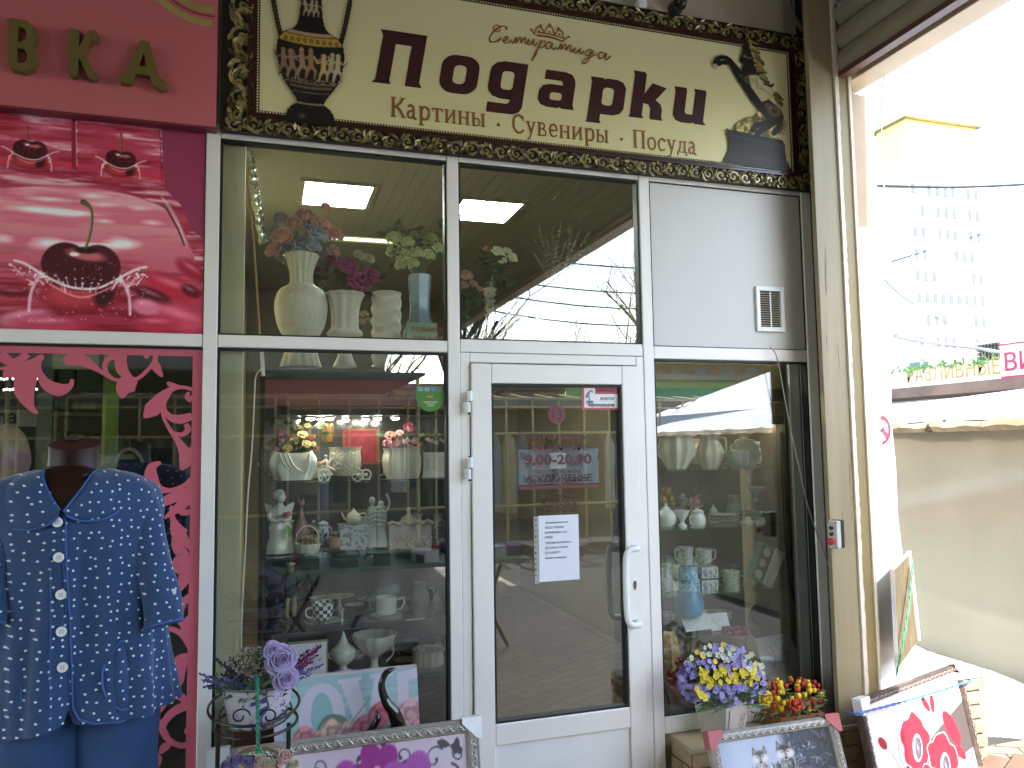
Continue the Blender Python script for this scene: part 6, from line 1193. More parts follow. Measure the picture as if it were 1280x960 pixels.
t = onglass('hours_board', 'white card with black writing hanging behind the hours lettering on the door', 'notice', 698, 580, .06)
a = at(648, 562, .06); b = at(749, 603, .06); g = G(); g.box((a.x, .06, b.z), (b.x, .064, a.z)); t.part(g, 'card', mat('grey white card', '8f9194', .6, dark='5a5c60', dthr=.6, scale=9), smooth=False)
tx('ИСКЛЮЧЕНИЕ', 698, 602, 9, 98, t, mat('faded grey print', '4c484e', .5), .059)
g = G(); g.box((at(688, 575, .05).x, .058, at(688, 586, .05).z), (at(708, 575, .05).x, .0595, at(708, 566, .05).z)); t.part(g, 'white_patch', WHITEP, smooth=False)
t = onglass('video_notice', 'red and white video surveillance warning sticker in the top corner of the door glass', 'sticker', 751, 497)
a = at(727, 482, GR); b = at(775, 512, GR); g = G(); g.box((a.x, GR, b.z), (b.x, GR+.0008, a.z)); t.part(g, 'sheet', mat('red sticker', 'b03a48', .4), smooth=False)
a2 = at(730, 492.5, GR); b2 = at(772.5, 509.5, GR); a3 = at(730, 485, GR); b3 = at(744, 509.5, GR); g = G(); g.box((a2.x, GR-.0008, b2.z), (b2.x, GR-.0001, a2.z)); g.box((a3.x, GR-.0009, b2.z), (b3.x, GR-.0002, a3.z)); t.part(g, 'white_field', mat('white sticker', 'd8d8da', .4), smooth=False)
tx('ВНИМАНИЕ!', 758, 490, 5, 27, t, mat('dark red vinyl lettering', '6a2430'), GR-.001, 0); tx('ВЕДЁТСЯ', 759, 500, 3.6, 20, t, mat('near black print', '2a1218'), GR-.0015, 0); tx('ВИДЕОНАБЛЮДЕНИЕ', 752, 508, 3.4, 40, t, mat('near black print', '2a1218'), GR-.0015, .0005)
g = G(); c = at(737, 498, GR-.0015); k = KK(GR); g.ribbon([Vector((c.x+x*k, c.y, c.z+y*k)) for x, y in ((-4, 6), (3, 11), (5, 8))], 2*k); g.ribbon([Vector((c.x+x*k, c.y, c.z+y*k)) for x, y in ((-1, 8), (0, -5))], 1.2*k); g.box((c.x-5*k, c.y-.0005, c.z-7*k), (c.x+5*k, c.y, c.z-3*k)); g.box((c.x-6*k, c.y-.0005, c.z+1*k), (c.x-2*k, c.y, c.z+5*k)); t.part(g, 'camera_symbol', mat('grey blue print', '6a7480', .5), smooth=False)
t = onglass('notice_sheet', 'white typed notice in a punched plastic sleeve on the door glass', 'notice', 697, 685)
a = at(673, 645, GR); b = at(724.5, 724, GR); g = G(); g.box((a.x, GR-.001, b.z), (b.x, GR, a.z)); t.part(g, 'paper', mat('white paper', 'dcdde6', .6, var=.02), smooth=False)
g = G(); a4 = at(667, 646, GR); g.box((a4.x, GR-.0006, b.z-.006), (a.x-.001, GR-.0001, a4.z)); t.part(g, 'sleeve_edge', mat('cloudy sleeve', 'a09f98', .3), smooth=False)
for i in range(11): g = G(); c = at(669.8, 650+6.9*i, GR-.001); g.ell(c, (.0035, .0006, .0035 if i % 3 else .006), 8, 4); t.part(g, 'hole', mat('near black print', '2a1218'))
for i, (s_, w_) in enumerate((('Уважаемые покупатели!', 32), ('ВХОД С СУМКАМИ', 26), ('И КОЛЯСКАМИ В ЗАЛ', 30), ('ЗАПРЕЩЁН', 12), ('ПРОСИМ ОСТАВЛЯТЬ В', 36), ('ДЕТСКИЕ КОЛЯСКИ', 32), ('ДО 10 МИНУТ', 22), ('Спасибо за понимание', 30))):
    tx(s_, 680+w_/2, 654+6.3*i, 2.6, w_, t, mat('grey print', '5c5e66', .6), GR-.0016, 0)
GL2 = .0265
t = T('green_sticker', 'green half-round sticker with pay card marks at the top right of the left window', 'sticker', at(538, 495, GL2)); k = KK(GL2); c = at(538, 494, GL2)
g = G(); g.prism([(c.x+x*k, GL2, c.z+y*k) for x, y in [(-18, 12), (18, 12), (19, 4)]+[(19*math.cos(a), 21*math.sin(a)*1.0) for a in [-i*PI/20 for i in range(1, 20)]]+[(-19, 4)]], (0, .001, 0)); t.part(g, 'sheet', mat('bright green sticker', '3f7a2c', .4), smooth=False)
for i, cc in enumerate(('8a9ca8', '8a9ca8', '4a86a8', '7c6a60')): g = G(); x = -16+8.4*i; g.box((c.x+x*k, GL2-.0008, c.z+5*k), (c.x+(x+6.6)*k, GL2-.0001, c.z+10*k)); t.part(g, 'card_mark', mat('mark '+cc, cc, .5), smooth=False)
tx('ВОИСТО', 534, 489.5+0, 0.1, .1, t) if False else None
g = G(); g.box((c.x-5*k, GL2-.0008, c.z-3*k), (c.x+3*k, GL2-.0001, c.z-.5*k)); t.part(g, 'orange_mark', mat('orange mark', 'a88a30', .5), smooth=False)
for z, w_ in ((-9, 18), (-11.5, 12), (-14, 8)): g = G(); g.box((c.x-w_/2*k, GL2-.0008, c.z+z*k), (c.x+w_/2*k, GL2-.0001, c.z+(z+.9)*k)); t.part(g, 'line_mark', mat('pale mark', 'b8c4a8', .5), smooth=False)
GRNP = mat('pale green paper', '7d9a80', .6, var=.05)
t = T('green_notice', 'pale green paper with red lettering across the transom at the right of the left window', 'notice', at(533, 460, .2))
a = at(508, 403, .2); b = at(566, 464, .2); g = G(); g.box((a.x, .2, b.z), (min(b.x, .76), .202, a.z)); t.part(g, 'sheet', GRNP, smooth=False)
for i, s_ in enumerate(('ВОЗЬМИТЕ', 'ДЛЯ ФОТО', 'И КАРТИН', 'БАГЕТ', 'НА ЗАКАЗ')): tx(s_, 536, 415+11.5*i, 6, 44, t, mat('brick red print', '8a3a38', .6), .199, .001)
# ================================================================== neighbouring shop on the left
fl = thing('left_shop_frame', 'white aluminium window framework of the neighbouring shop at the left edge', 'window frame', (-1.2, 0, 0))
def fq(name, q, y0, y1, m_): g = G(); g.box((q[0]+1.2, y0, q[1]), (q[2]+1.2, y1, q[3])); o = g.build(name, m_, fl, smooth=False); return o
bevel(fq('transom', (-2.6, 2.062, -.242, 2.113), .003, .07, WHITE), .003, 1); fq('sill_rail', (-2.6, .0, -.242, .06), .003, .07, WHITE)
bevel(fq('mullion', (-1.6, .0605, -1.55, 2.0615), .003, .07, WHITE), .003, 1)
fq('pane', (-1.549, .061, -.243, 2.061), .030, .036, GLASS); fq('gasket', (-1.549, 2.052, -.243, 2.061), .02, .029, BLACKG)
# cherry poster
pst = T('cherry_poster', 'large crimson printed poster of cherries splashing on bed linen, above the left shop window', 'poster', (-.9, .012, 2.114))
PXA, PXB, PZA, PZB = -1.548, -.2445, 2.1145, 2.985
g = G(); g.box((PXA, .012, PZA), (PXB, .04, PZB)); pst.part(g, 'panel', mat('dark rose panel edge', '4a1422', .5), smooth=False)
def cherry_print():
    # canvas pixels follow the poster: 3.3 px per photo pixel is not needed, 1:1 is enough
    W0, H0 = 444, 300; p = Paint(W0, H0, '8f2038', 2, 5); k = W0/(PXB-PXA)
    def C(px, py): q = at(px, py, .011); return ((q.x-PXA)*k, (PZB-q.z)*k)
    def S(*L): return [C(*q) for q in L]
    n1 = p.noise(90, 9, 4); n2 = p.noise(60, 6, 4); n3 = p.noise(8, 8)
    one = np.ones_like(n1)
    p.put(np.clip((n1-.42)*3, 0, 1), 'b04858', .7); p.put(np.clip((n2-.55)*6, 0, 1), 'c9a5ac', .8); p.put(np.clip((.42-n1)*6, 0, 1), '6a1222', .6)
    # pillows at the back
    for (a, b, c, d) in ((( -60, 150), (95, 153), (95, 212), (-60, 206)), ((97, 152), (200, 164), (202, 224), (97, 214))):
        p.poly(S(a, b, c, d), 'a23048'); 
    nn = p.noise(50, 7, 4); top = p.y < C(0, 222)[1]
    p.put(top*np.clip((nn-.5)*5, 0, 1), 'c47a92', .7); p.put(top*np.clip((nn-.66)*8, 0, 1), 'd0bcc0', .8); p.put(top*np.clip((.40-nn)*6, 0, 1), '7a1024', .7)
    p.poly(S((-80, 206), (40, 208), (120, 212), (205, 228), (210, 215), (100, 205), (20, 198), (-80, 196)), 'b02a44'); 
    p.poly(S((200, 132), (262, 132), (262, 420), (254, 300), (240, 290), (226, 258), (205, 236)), '7f2c48')
    p.line(S((199, 150), (202, 228)), 1.4, '6c1830', .7); p.line(S((92, 150), (92, 210)), 5, '7c1a30'); p.line(S((95, 153), (96, 208)), 1.2, 'c0949c', .7)
    # quilt
    q = cr(S((-80, 232), (0, 236), (60, 233), (130, 238), (190, 254), (220, 275), (238, 312), (252, 360), (256, 425)), 6)+S((256, 430), (-80, 430)); 
    ins = np.zeros(p.x.shape); pp = Paint(W0, H0, None, 2); pp.poly(q, 'ffffff'); M_ = pp.m
    yy = np.clip((p.y-C(0, 236)[1])/(C(0, 420)[1]-C(0, 236)[1]), 0, 1)
    base = p.c('cc8a92')[None, None]*(1-yy[..., None])+p.c('8c1226')[None, None]*yy[..., None]
    p.put(M_, base); p.put(M_*np.clip((n1-.45)*4, 0, 1)*(1-yy), 'b5445e', .7)
    for (x, y, rx, ry, a_) in ((50, 264, 55, 8, .9), (88, 268, 38, 7, .9), (130, 278, 24, 5, .7), (150, 306, 30, 14, .8), (60, 306, 34, 12, .7), (190, 280, 24, 6, .6), (110, 312, 50, 10, .9), (60, 250, 40, 5, .6), (115, 246, 25, 5, .6), (5, 300, 20, 8, .6), (128, 258, 30, 5, .5), (172, 262, 22, 5, .5)):
        X, Y_ = C(x, y); p.put(M_*np.clip(1-np.sqrt(((p.x-X)/(rx*.36*k/340*2.3))**2+((p.y-Y_)/(ry*.9))**2)+(n2-.5)*.8, 0, 1), 'efe6e0', min(1, a_*1.25))
    p.put(M_*np.clip((yy-.35)*3, 0, 1)*np.clip((n2-.5)*5, 0, 1), '6a0a18', .8)
    p.line(cr(S((-80, 232), (0, 236), (60, 233), (130, 238), (190, 254), (220, 275), (238, 312)), 6), 1.4, '8c4050', .8)
    p.poly(cr(S((200, 246), (212, 258), (224, 280), (234, 312), (228, 300), (220, 280)), 4, True), 'c0a0a4', .6); p.line(S((208, 262), (222, 288), (230, 308)), 2.4, '3a1018', .9)
    # petals / pebbles lower right and left
    for (x, y, rx, ry, ro, c) in ((215, 362, 40, 17, .35, 'a51a30'), (190, 372, 26, 10, .4, '3e0a12'), (222, 400, 42, 18, .3, 'b83a4e'), (182, 386, 18, 12, .2, 'c0607a'), (238, 366, 14, 8, .5, '4a0c16'), (195, 408, 30, 12, 0, 'a02038'), (10, 392, 36, 10, -.1, '7c1020'), (18, 368, 22, 7, 0, '5a0c16'), (30, 400, 34, 12, -.2, 'b05a6c'), (60, 408, 40, 12, .0, 'a8304a'), (240, 340, 24, 12, .6, '8a1226')):
        X, Y_ = C(x, y); p.el(X, Y_, rx*.95, ry*.95, c, ro, .5, .9); p.el(X-2, Y_-ry*.4, rx*.5, ry*.25, 'd890a0', ro, 1.5, .45)
    def cherry(cx, cy, r, st):
        X, Y_ = C(cx, cy); s = r
        for i in range(26): a = R.uniform(0, 6.28); p.el(X+math.cos(a)*s*1.25, Y_+s*.6+math.sin(a)*s*.35, s*R.uniform(.03, .1), s*R.uniform(.02, .06), R.choice(['e0c0c6', 'c88a98', 'f0dcdc']), R.uniform(0, 3), .5)
        p.el(X, Y_+s*.85, s*1.12, s*.55, '7c1622', 0, .2, .9); p.el(X-s*.2, Y_+s*.9, s*.7, s*.3, 'b43a40', 0, .8, .7); p.el(X+s*.6, Y_+s*.85, s*.25, s*.35, '2c0810', .4, .6, .9)
        for sg_ in (-1, 1): p.line(cr([(X+sg_*s*.98, Y_+s*.2), (X+sg_*s*1.25, Y_+s*.8), (X+sg_*s*1.3, Y_+s*1.4)], 4), s*.08, 'dcaab2', .8); p.line(cr([(X+sg_*s*.8, Y_+s*.45), (X+sg_*s*1.4, Y_+s*.05), (X+sg_*s*1.7, Y_-s*.05)], 4), s*.07, 'e6c6ca', .8)
        p.el(X-s*.42, Y_, s*.62, s*.66, '3c0a12', 0, .08); p.el(X+s*.42, Y_+s*.02, s*.6, s*.66, '44101a', 0, .08); p.el(X, Y_+s*.2, s*.85, s*.55, '3e0b14', 0, .1)
        p.el(X+s*.1, Y_-s*.32, s*.5, s*.16, 'b45a5c', .15, .6, .9); p.el(X+s*.1, Y_-s*.46, s*.3, s*.1, '2a0a0e', 0, .4); p.el(X-s*.2, Y_-s*.32, s*.12, s*.06, 'f0d0cc', 0, .5)
        for i in range(int(s)): p.el(X+R.uniform(-.8, .8)*s, Y_+R.uniform(-.3, .6)*s, .7, .6, 'a05a60', al=.6)
        p.line(cr([(X-s*.95, Y_+s*.35), (X-s*.3, Y_+s*.65), (X+s*.4, Y_+s*.66), (X+s*.95, Y_+s*.35)], 5), s*.07, 'e8cdd0', .85); p.line(cr([(X-s*.8, Y_+s*.6), (X, Y_+s*.95), (X+s*.8, Y_+s*.6)], 5), s*.05, 'd8909c', .7)
        P_ = cr([C(*q) for q in st], 5); p.line(P_, [s*.07, s*.06, s*.07, s*.16], '2e3a1c'); p.line([(a-.6, b) for a, b in P_], s*.03, '77803c', .8)
    cherry(102, 334, 40*k/300*1.0, [(107, 312), (113, 292), (115, 272), (112, 260), (104, 254)]); cherry(38, 188, 17*k/300, [(37, 180), (34, 166), (35, 160)]); cherry(151, 200, 16*k/300, [(152, 192), (152, 180), (151, 168)])
    for i in range(46):
        a = R.uniform(PI*.05, PI*.95); X, Y_ = C(102, 352); r1 = R.uniform(42, 60); x = X+math.cos(a)*r1*1.25; y = Y_+math.sin(a)*r1*.42-8; p.line(cr([(x, y), (x+math.cos(a)*6, y-R.uniform(2, 10)), (x+math.cos(a)*R.uniform(8, 18), y-R.uniform(4, 16))], 3), [2, .6], R.choice(['f0dcde', 'd88a98', 'b84a5c']), .7); p.el(x+math.cos(a)*14, y-12, 1.2, 1, 'f4e6e6', al=.8)
    for i in range(120): X, Y_ = C(R.uniform(20, 190), R.uniform(330, 405)); p.el(X, Y_, R.uniform(.4, 1.3), R.uniform(.4, .9), R.choice(['e6bcc4', 'd88a9a', 'f0dede']), al=.6)
    return p
cherry_print().mesh('print', (PXA, .0105, PZB), (PXB-PXA, 0, 0), (0, 0, -(PZB-PZA)), print_mat('poster print', .45, 0), pst.o, pst.loc, gain=1.3, sat=.9)
# pink vinyl border and scrolls
VY = .0285
vn = T('vinyl_scrolls', 'pink vinyl border with curling leaf scrolls stuck on the left shop window', 'window decal', (-.6, VY, 1))
def vbox(x0, z0, x1, z1): g = G(); g.box((x0, VY-.001, z0), (x1, VY, z1)); vn.part(g, 'border', PINK, smooth=False)
zt_v = at(120, 443, VY).z; xl_v = at(238, 620, VY).x
vbox(-1.548, zt_v, -.2435, 2.06); vbox(xl_v, .07, -.2435, zt_v-.0001)
SW = [([(54, 444), (42, 456), (33, 472), (31, 490), (38, 508), (47, 517)], [4, 12, 22, 20, 8, 2]), ([(50, 448), (49, 464), (58, 480), (74, 487), (88, 482), (90, 474)], [3, 5, 12, 15, 6, 3]), ([(54, 446), (28, 456), (0, 461)], [6, 5, 3]), ([(50, 448), (24, 463), (8, 470)], [3, 13, 3]), ([(34, 442), (24, 450), (10, 452)], [9, 8, 2]), ([(0, 443), (12, 452), (28, 458)], [12, 10, 2]), ([(12, 458), (8, 466), (5, 472)], [3, 7, 2]),
 ([(80, 453), (92, 449), (106, 452), (124, 463), (140, 473), (155, 477), (172, 473), (185, 462), (194, 450), (193, 441)], [7, 15, 12, 5, 4, 4, 4, 4, 5, 6]), ([(170, 474), (160, 480), (154, 488), (153, 498)], [6, 22, 16, 2]), ([(150, 477), (136, 470), (131, 458), (136, 448), (146, 447), (147, 453)], [3, 4, 5, 6, 6, 4]), ([(166, 474), (154, 464), (151, 452), (156, 443)], [3, 12, 13, 6]), ([(193, 448), (196, 460), (203, 471)], [4, 10, 2]), ([(182, 441), (184, 448)], [8, 4]),
 ([(241, 487), (228, 484), (214, 487), (202, 498), (190, 512), (180, 522)], [4, 4, 6, 14, 18, 2]), ([(226, 484), (216, 482), (209, 478)], [3, 7, 3]), ([(206, 500), (206, 513), (214, 522), (226, 524), (240, 520)], [3, 5, 8, 11, 8]), ([(240, 500), (234, 496), (236, 490)], [8, 6, 2]), ([(206, 500), (203, 516), (210, 533), (222, 550), (231, 566), (232, 577), (226, 587)], [3, 3, 4, 6, 13, 15, 3]), ([(218, 541), (228, 543), (235, 537), (232, 530)], [3, 5, 7, 5]), ([(201, 578), (190, 584), (189, 597), (197, 610), (212, 613), (228, 608), (241, 598)], [3, 10, 15, 10, 5, 5, 6]), ([(240, 612), (226, 618), (210, 625), (196, 634)], [8, 12, 12, 3]), ([(240, 604), (236, 615), (238, 632)], [8, 7, 3]),
 ([(240, 618), (228, 630), (216, 640), (205, 648)], [6, 12, 8, 2]), ([(214, 632), (216, 648), (224, 658), (234, 664)], [3, 6, 5, 3]), ([(240, 640), (228, 640), (222, 634)], [5, 8, 3]), ([(216, 648), (222, 664), (231, 676), (240, 684)], [4, 16, 10, 8]), ([(222, 660), (220, 680), (228, 694), (222, 706), (232, 716), (226, 732), (218, 744)], [6, 10, 14, 12, 16, 10, 2]), ([(240, 700), (232, 706), (228, 716)], [10, 14, 6]), ([(240, 746), (230, 752), (226, 764), (222, 770)], [10, 8, 6, 3]),
 ([(186, 796), (196, 788), (212, 786), (226, 792), (236, 804), (241, 816)], [5, 6, 5, 6, 8, 6]), ([(206, 787), (198, 800), (190, 818)], [8, 17, 3]), ([(241, 800), (234, 786), (222, 776)], [4, 9, 3]), ([(241, 770), (230, 782), (240, 796)], [8, 8, 8]), ([(241, 822), (228, 826), (222, 838), (222, 852), (212, 868), (202, 886), (192, 894)], [8, 16, 18, 12, 6, 5, 4]), ([(202, 882), (214, 870), (228, 872), (230, 880)], [3, 6, 8, 4]), ([(241, 884), (228, 884), (212, 894), (203, 910), (210, 924), (226, 932), (241, 928)], [6, 10, 9, 7, 6, 6, 7]), ([(186, 888), (194, 900), (206, 916), (212, 928)], [6, 10, 6, 4]), ([(216, 928), (206, 934), (200, 942)], [3, 10, 3]), ([(241, 916), (234, 914), (236, 908)], [7, 7, 3]), ([(186, 944), (194, 950), (190, 962)], [8, 14, 10]), ([(0, 930), (8, 938), (6, 962)], [3, 12, 12]), ([(241, 560), (236, 566), (237, 578)], [6, 5, 2])]
kv = KK(VY)
for i, (pts, wd) in enumerate(SW):
    g = G(); g.ribbon([at(a, b, VY-.0012-.00012*(i % 7)) for a, b in cr(pts, 6)], [w_*kv for w_ in wd], th=.0005); vn.part(g, 'scroll', PINK, smooth=False)
# interior
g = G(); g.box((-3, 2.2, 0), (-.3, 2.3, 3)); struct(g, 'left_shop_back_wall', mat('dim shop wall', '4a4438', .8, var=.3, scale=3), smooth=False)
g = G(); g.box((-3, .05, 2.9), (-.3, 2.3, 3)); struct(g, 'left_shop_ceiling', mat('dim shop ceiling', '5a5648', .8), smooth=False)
g = G(); g.box((-3, .05, 0), (-.3, 2.2, .02)); struct(g, 'left_shop_floor', FLOORM, smooth=False)
LIME = mat('lime green frame', '7a9638', .4, var=.06)
sf = T('green_display_rack', 'lime green framed display rack inside the left shop', 'rack', at(100, 700, .9))
def ib(name, px0, py0, px1, py1, Y, m_, t, d=.03): a = at(px0, py0, Y); b = at(px1, py1, Y); g = G(); g.box((a.x, Y, b.z), (b.x, Y+d, a.z)); return t.part(g, name, m_, smooth=False)
ib('post', 130, 440, 138, 860, .6, LIME, sf); ib('panel', 66, 436, 122, 462, .9, mat('pale green yellow panel', '9c9c56', .5), sf); ib('post', 48, 460, 54, 860, .9, mat('grey green post', '5b6650', .5), sf)
for y in (516, 560, 600): ib('shelf', 54, y, 130, y+4, .88, mat('olive shelf', '4c5a2c', .5), sf, .3)
for i, (px, py, w_, h_, c) in enumerate(((60, 512, 24, 14, '55603a'), (90, 512, 30, 10, '6d7050'), (62, 556, 20, 18, '404a30'), (86, 556, 20, 14, '5d6a38'), (108, 558, 18, 12, '4a5228'), (60, 598, 60, 12, '364020'), (60, 482, 34, 40, '39422c'), (96, 490, 30, 30, '424830'))):
    t = T('folded_garments', ['grey green folded pile on the upper shelf of the green rack', 'pale folded pile on the upper shelf of the green rack', 'dark folded pile on the middle shelf of the green rack', 'green folded pile on the middle shelf of the green rack', 'olive folded pile on the middle shelf by the lime post', 'long dark folded pile on the lowest shelf of the green rack', 'tall dark box at the top left of the green rack', 'tall dull box at the top right of the green rack'][i], 'clothes', at(px+w_/2, py, .95)); bevel(ib('pile', px, py-h_, px+w_, py, .92, mat('garment '+c, c, .9, var=.3, scale=30), t, .15), .01)
sb_ = T('white_header', 'white header board with black letters ла deep inside the left shop', 'sign', at(20, 522, 1.0)); ib('board', -60, 512, 47, 533, 1.0, mat('dull white board', '8a8a7c', .6), sb_); tx('ла', 8, 529, 14, 20, sb_, BLACKM, .998, .003)
for r_ in (0, 1):  # glowing dots stand for an LED strip mirrored in the glass
    t = T('led_reflection', ['upper', 'lower'][r_]+' row of glowing dots standing for lamps mirrored in the left shop window', 'light strip', at(25, 474+13*r_, 1.1)); 
    for i in range(16):
        if (i*7+r_) % 5 == 0: continue
        c = at(-6+3.7*i, 473.5+13*r_+(i % 2)*.8, 1.1); g = G(); g.ell(c, (.005, .004, .006), 6, 4); t.part(g, 'lamp', mat('glowing reflection bead', 'ffffff', .4, emit='f4ffe8', es=1.2, var=0))
# head form with pink mask, white form, hanger
SKIN = mat('flesh coloured plastic', 'b59a80', .4, var=.04)
hd = T('head_form', 'bald flesh coloured mannequin head with a pink sleep mask behind the left shop window', 'mannequin', at(4, 640, .28)); k = KK(.28); c = at(8, 574, .28)
g = G(); g.ell(c, (22*k, 26*k, 38*k), 24, 18); g.ell(c+Vector((-3*k, -10*k, -26*k)), (15*k, 18*k, 20*k), 16, 12); g.ell(c+Vector((-4*k, -26*k, -14*k)), (3.5*k, 5*k, 8*k), 10, 8); g.tube([c+Vector((0, 4*k, -30*k)), c+Vector((-4*k, 4*k, -66*k))], [13*k, 16*k], 16)
g.lathe([(16*k, -88*k), (50*k, -84*k), (42*k, -72*k), (16*k, -62*k)], 24, c=c, sy=.5); hd.part(g, 'head', SKIN)
g = G(); n = 30
for j in range(5):
    z = (-12+5*j)*k
    for i in range(n+1): a = PI+PI*i/n; r = 1.05+.03*math.sin(PI*j/4); g.v.append((c.x+22*k*r*math.cos(a)*math.sqrt(1-(z/(38*k))**2), c.y+27*k*r*math.sin(a), c.z+z+2*k*math.sin(4*a)*(j in (0, 4))))
g.f += [(j*(n+1)+i, j*(n+1)+i+1, (j+1)*(n+1)+i+1, (j+1)*(n+1)+i) for j in range(4) for i in range(n)]; hd.part(g, 'sleep_mask', mat('dusty pink satin', 'a8808a', .35, var=.08))
wf = T('torso_form', 'pale green white display torso with a high collar inside the left shop', 'mannequin', at(142, 640, .35)); k = KK(.35); c = at(142, 640, .35)
g = G(); g.lathe([(r*k, z*k) for r, z in ((46, -60), (44, -20), (38, 10), (24, 32), (19, 44), (20, 62), (17, 64))], 30, c=c, sy=.6); wf.part(g, 'torso', mat('pale green white jersey', '8f9c84', .7, bump=.2))
hg = T('clothes_hanger', 'white shaped coat hanger carrying dark clothes inside the left shop', 'hanger', at(163, 575, .3)); g = G(); g.tube(cr([at(a, b, .3) for a, b in ((145, 578), (152, 566), (162, 561), (172, 566), (179, 578))], 5), .014, 8, flat=.5); hg.part(g, 'hanger', mat('cream plastic', 'a39c88', .5)); g = G(); g.tube(cr([at(a, b, .3) for a, b in ((162, 560), (162, 552), (158, 548), (156, 552))], 5), .002, 5); hg.part(g, 'hook', CHROME)
nv = T('navy_garment', 'navy blue garment hanging under the white coat hanger', 'clothes', at(170, 640, .32)); g = G(); n = 24
for j in range(12):
    t_ = j/11
    for i in range(n): a = 2*PI*i/n; r = (.045+.06*min(1, t_*3))*(1+.12*math.sin(7*a)); q = at(163+20*t_, 574+150*t_, .32); g.v.append((q.x+r*1.1*math.cos(a), q.y+r*.4*math.sin(a), q.z))
g.f += [(j*n+i, (j+1)*n+i, (j+1)*n+(i+1) % n, j*n+(i+1) % n) for j in range(11) for i in range(n)]; nv.part(g, 'cloth', mat('navy cloth', '1c2238', .9, var=.3, scale=20))
gt_ = T('grey_garment', 'grey green garment folded over the shoulder of the pale torso', 'clothes', at(190, 640, .5)); g = G()
for j in range(12):
    t_ = j/11
    for i in range(n): a = 2*PI*i/n; r = .10*(1+.1*math.sin(5*a+t_)); q = at(200, 560+200*t_, .55); g.v.append((q.x+r*math.cos(a), q.y+r*.4*math.sin(a), q.z))
g.f += [(j*n+i, (j+1)*n+i, (j+1)*n+(i+1) % n, j*n+(i+1) % n) for j in range(11) for i in range(n)]; gt_.part(g, 'cloth', mat('dark grey cloth', '2c2c2a', .9, var=.4, scale=20))
# ================================================================== mannequin in blue pyjamas
BY = -.55; kb = KK(BY)
def heart_mat():
    m = bpy.data.materials.new('blue cotton with white hearts'); m.use_nodes = True; n = m.node_tree.nodes; L = m.node_tree.links; b = n['Principled BSDF']; b.inputs['Roughness'].default_value = .85; b.inputs['Sheen Weight'].default_value = .3
    def mt(op, a, c=None, d=None):
        q = n.new('ShaderNodeMath'); q.operation = op
        for i, v in enumerate((a, c, d)):
            if v is None: continue
            if isinstance(v, (int, float)): q.inputs[i].default_value = v
            else: L.new(v, q.inputs[i])
        return q.outputs[0]
    tc = n.new('ShaderNodeTexCoord'); sp = n.new('ShaderNodeSeparateXYZ'); L.new(tc.outputs['Object'], sp.inputs[0]); cb = n.new('ShaderNodeCombineXYZ')
    sx = mt('MULTIPLY_ADD', sp.outputs[1], .55, sp.outputs[0]); L.new(mt('MULTIPLY', sx, 31), cb.inputs[0]); L.new(mt('MULTIPLY', sp.outputs[2], 36), cb.inputs[1])
    vo = n.new('ShaderNodeTexVoronoi'); vo.voronoi_dimensions = '2D'; vo.inputs['Scale'].default_value = 1; vo.inputs['Randomness'].default_value = .62; L.new(cb.outputs[0], vo.inputs['Vector'])
    vs = n.new('ShaderNodeVectorMath'); vs.operation = 'SUBTRACT'; L.new(cb.outputs[0], vs.inputs[0]); L.new(vo.outputs['Position'], vs.inputs[1])
    cs = n.new('ShaderNodeSeparateXYZ'); L.new(vo.outputs['Color'], cs.inputs[0]); vr = n.new('ShaderNodeVectorRotate'); vr.rotation_type = 'Z_AXIS'; L.new(vs.outputs[0], vr.inputs[0]); L.new(mt('MULTIPLY', cs.outputs[0], 6.28), vr.inputs['Angle'])
    s2 = n.new('ShaderNodeSeparateXYZ'); L.new(vr.outputs[0], s2.inputs[0]); x = mt('MULTIPLY', s2.outputs[0], 9); y = mt('MULTIPLY', s2.outputs[1], 9)
    x2 = mt('MULTIPLY', x, x); y2 = mt('MULTIPLY', y, y); a = mt('SUBTRACT', mt('ADD', x2, y2), 1.0); a3 = mt('MULTIPLY', mt('MULTIPLY', a, a), a); h = mt('SUBTRACT', a3, mt('MULTIPLY', x2, mt('MULTIPLY', y2, y)))
    k_ = mt('LESS_THAN', h, 0.0)
    no = n.new('ShaderNodeTexNoise'); no.inputs['Scale'].default_value = 5; L.new(tc.outputs['Object'], no.inputs[0]); c0 = n.new('ShaderNodeMixRGB'); L.new(no.outputs[0], c0.inputs[0]); c0.inputs[1].default_value = (*lin('213a62'), 1); c0.inputs[2].default_value = (*lin('294772'), 1)
    mx = n.new('ShaderNodeMixRGB'); L.new(k_, mx.inputs[0]); L.new(c0.outputs[0], mx.inputs[1]); mx.inputs[2].default_value = (*lin('cfd8e2'), 1); L.new(mx.outputs[0], b.inputs['Base Color'])
    bn = n.new('ShaderNodeTexNoise'); bn.inputs['Scale'].default_value = 400; L.new(tc.outputs['Object'], bn.inputs[0]); bp = n.new('ShaderNodeBump'); bp.inputs['Strength'].default_value = .25; bp.inputs['Distance'].default_value = .002; L.new(bn.outputs[0], bp.inputs['Height']); L.new(bp.outputs[0], b.inputs['Normal']); return m
HEART = heart_mat(); BLUE = mat('plain blue cotton', '28456f', .85, var=.08, scale=20, bump=.2, bscale=300); PIPE = mat('blue piping', '3a5c98', .8)
DUM = mat('dark brown gloss mannequin', '2a140c', .45, var=.1, coat=0, spec=.3)
mn = T('mannequin', 'headless dark brown mannequin with a cut-off neck, dressed in blue pyjamas', 'mannequin', at(92, 960, BY))
g = G(); c = at(92, 600, BY); g.lathe([(r*kb, z*kb) for r, z in ((62, -60), (56, -30), (44, -12), (31, 0), (26, 12), (25, 26), (25.5, 34))], 40, c=c, sy=.8)
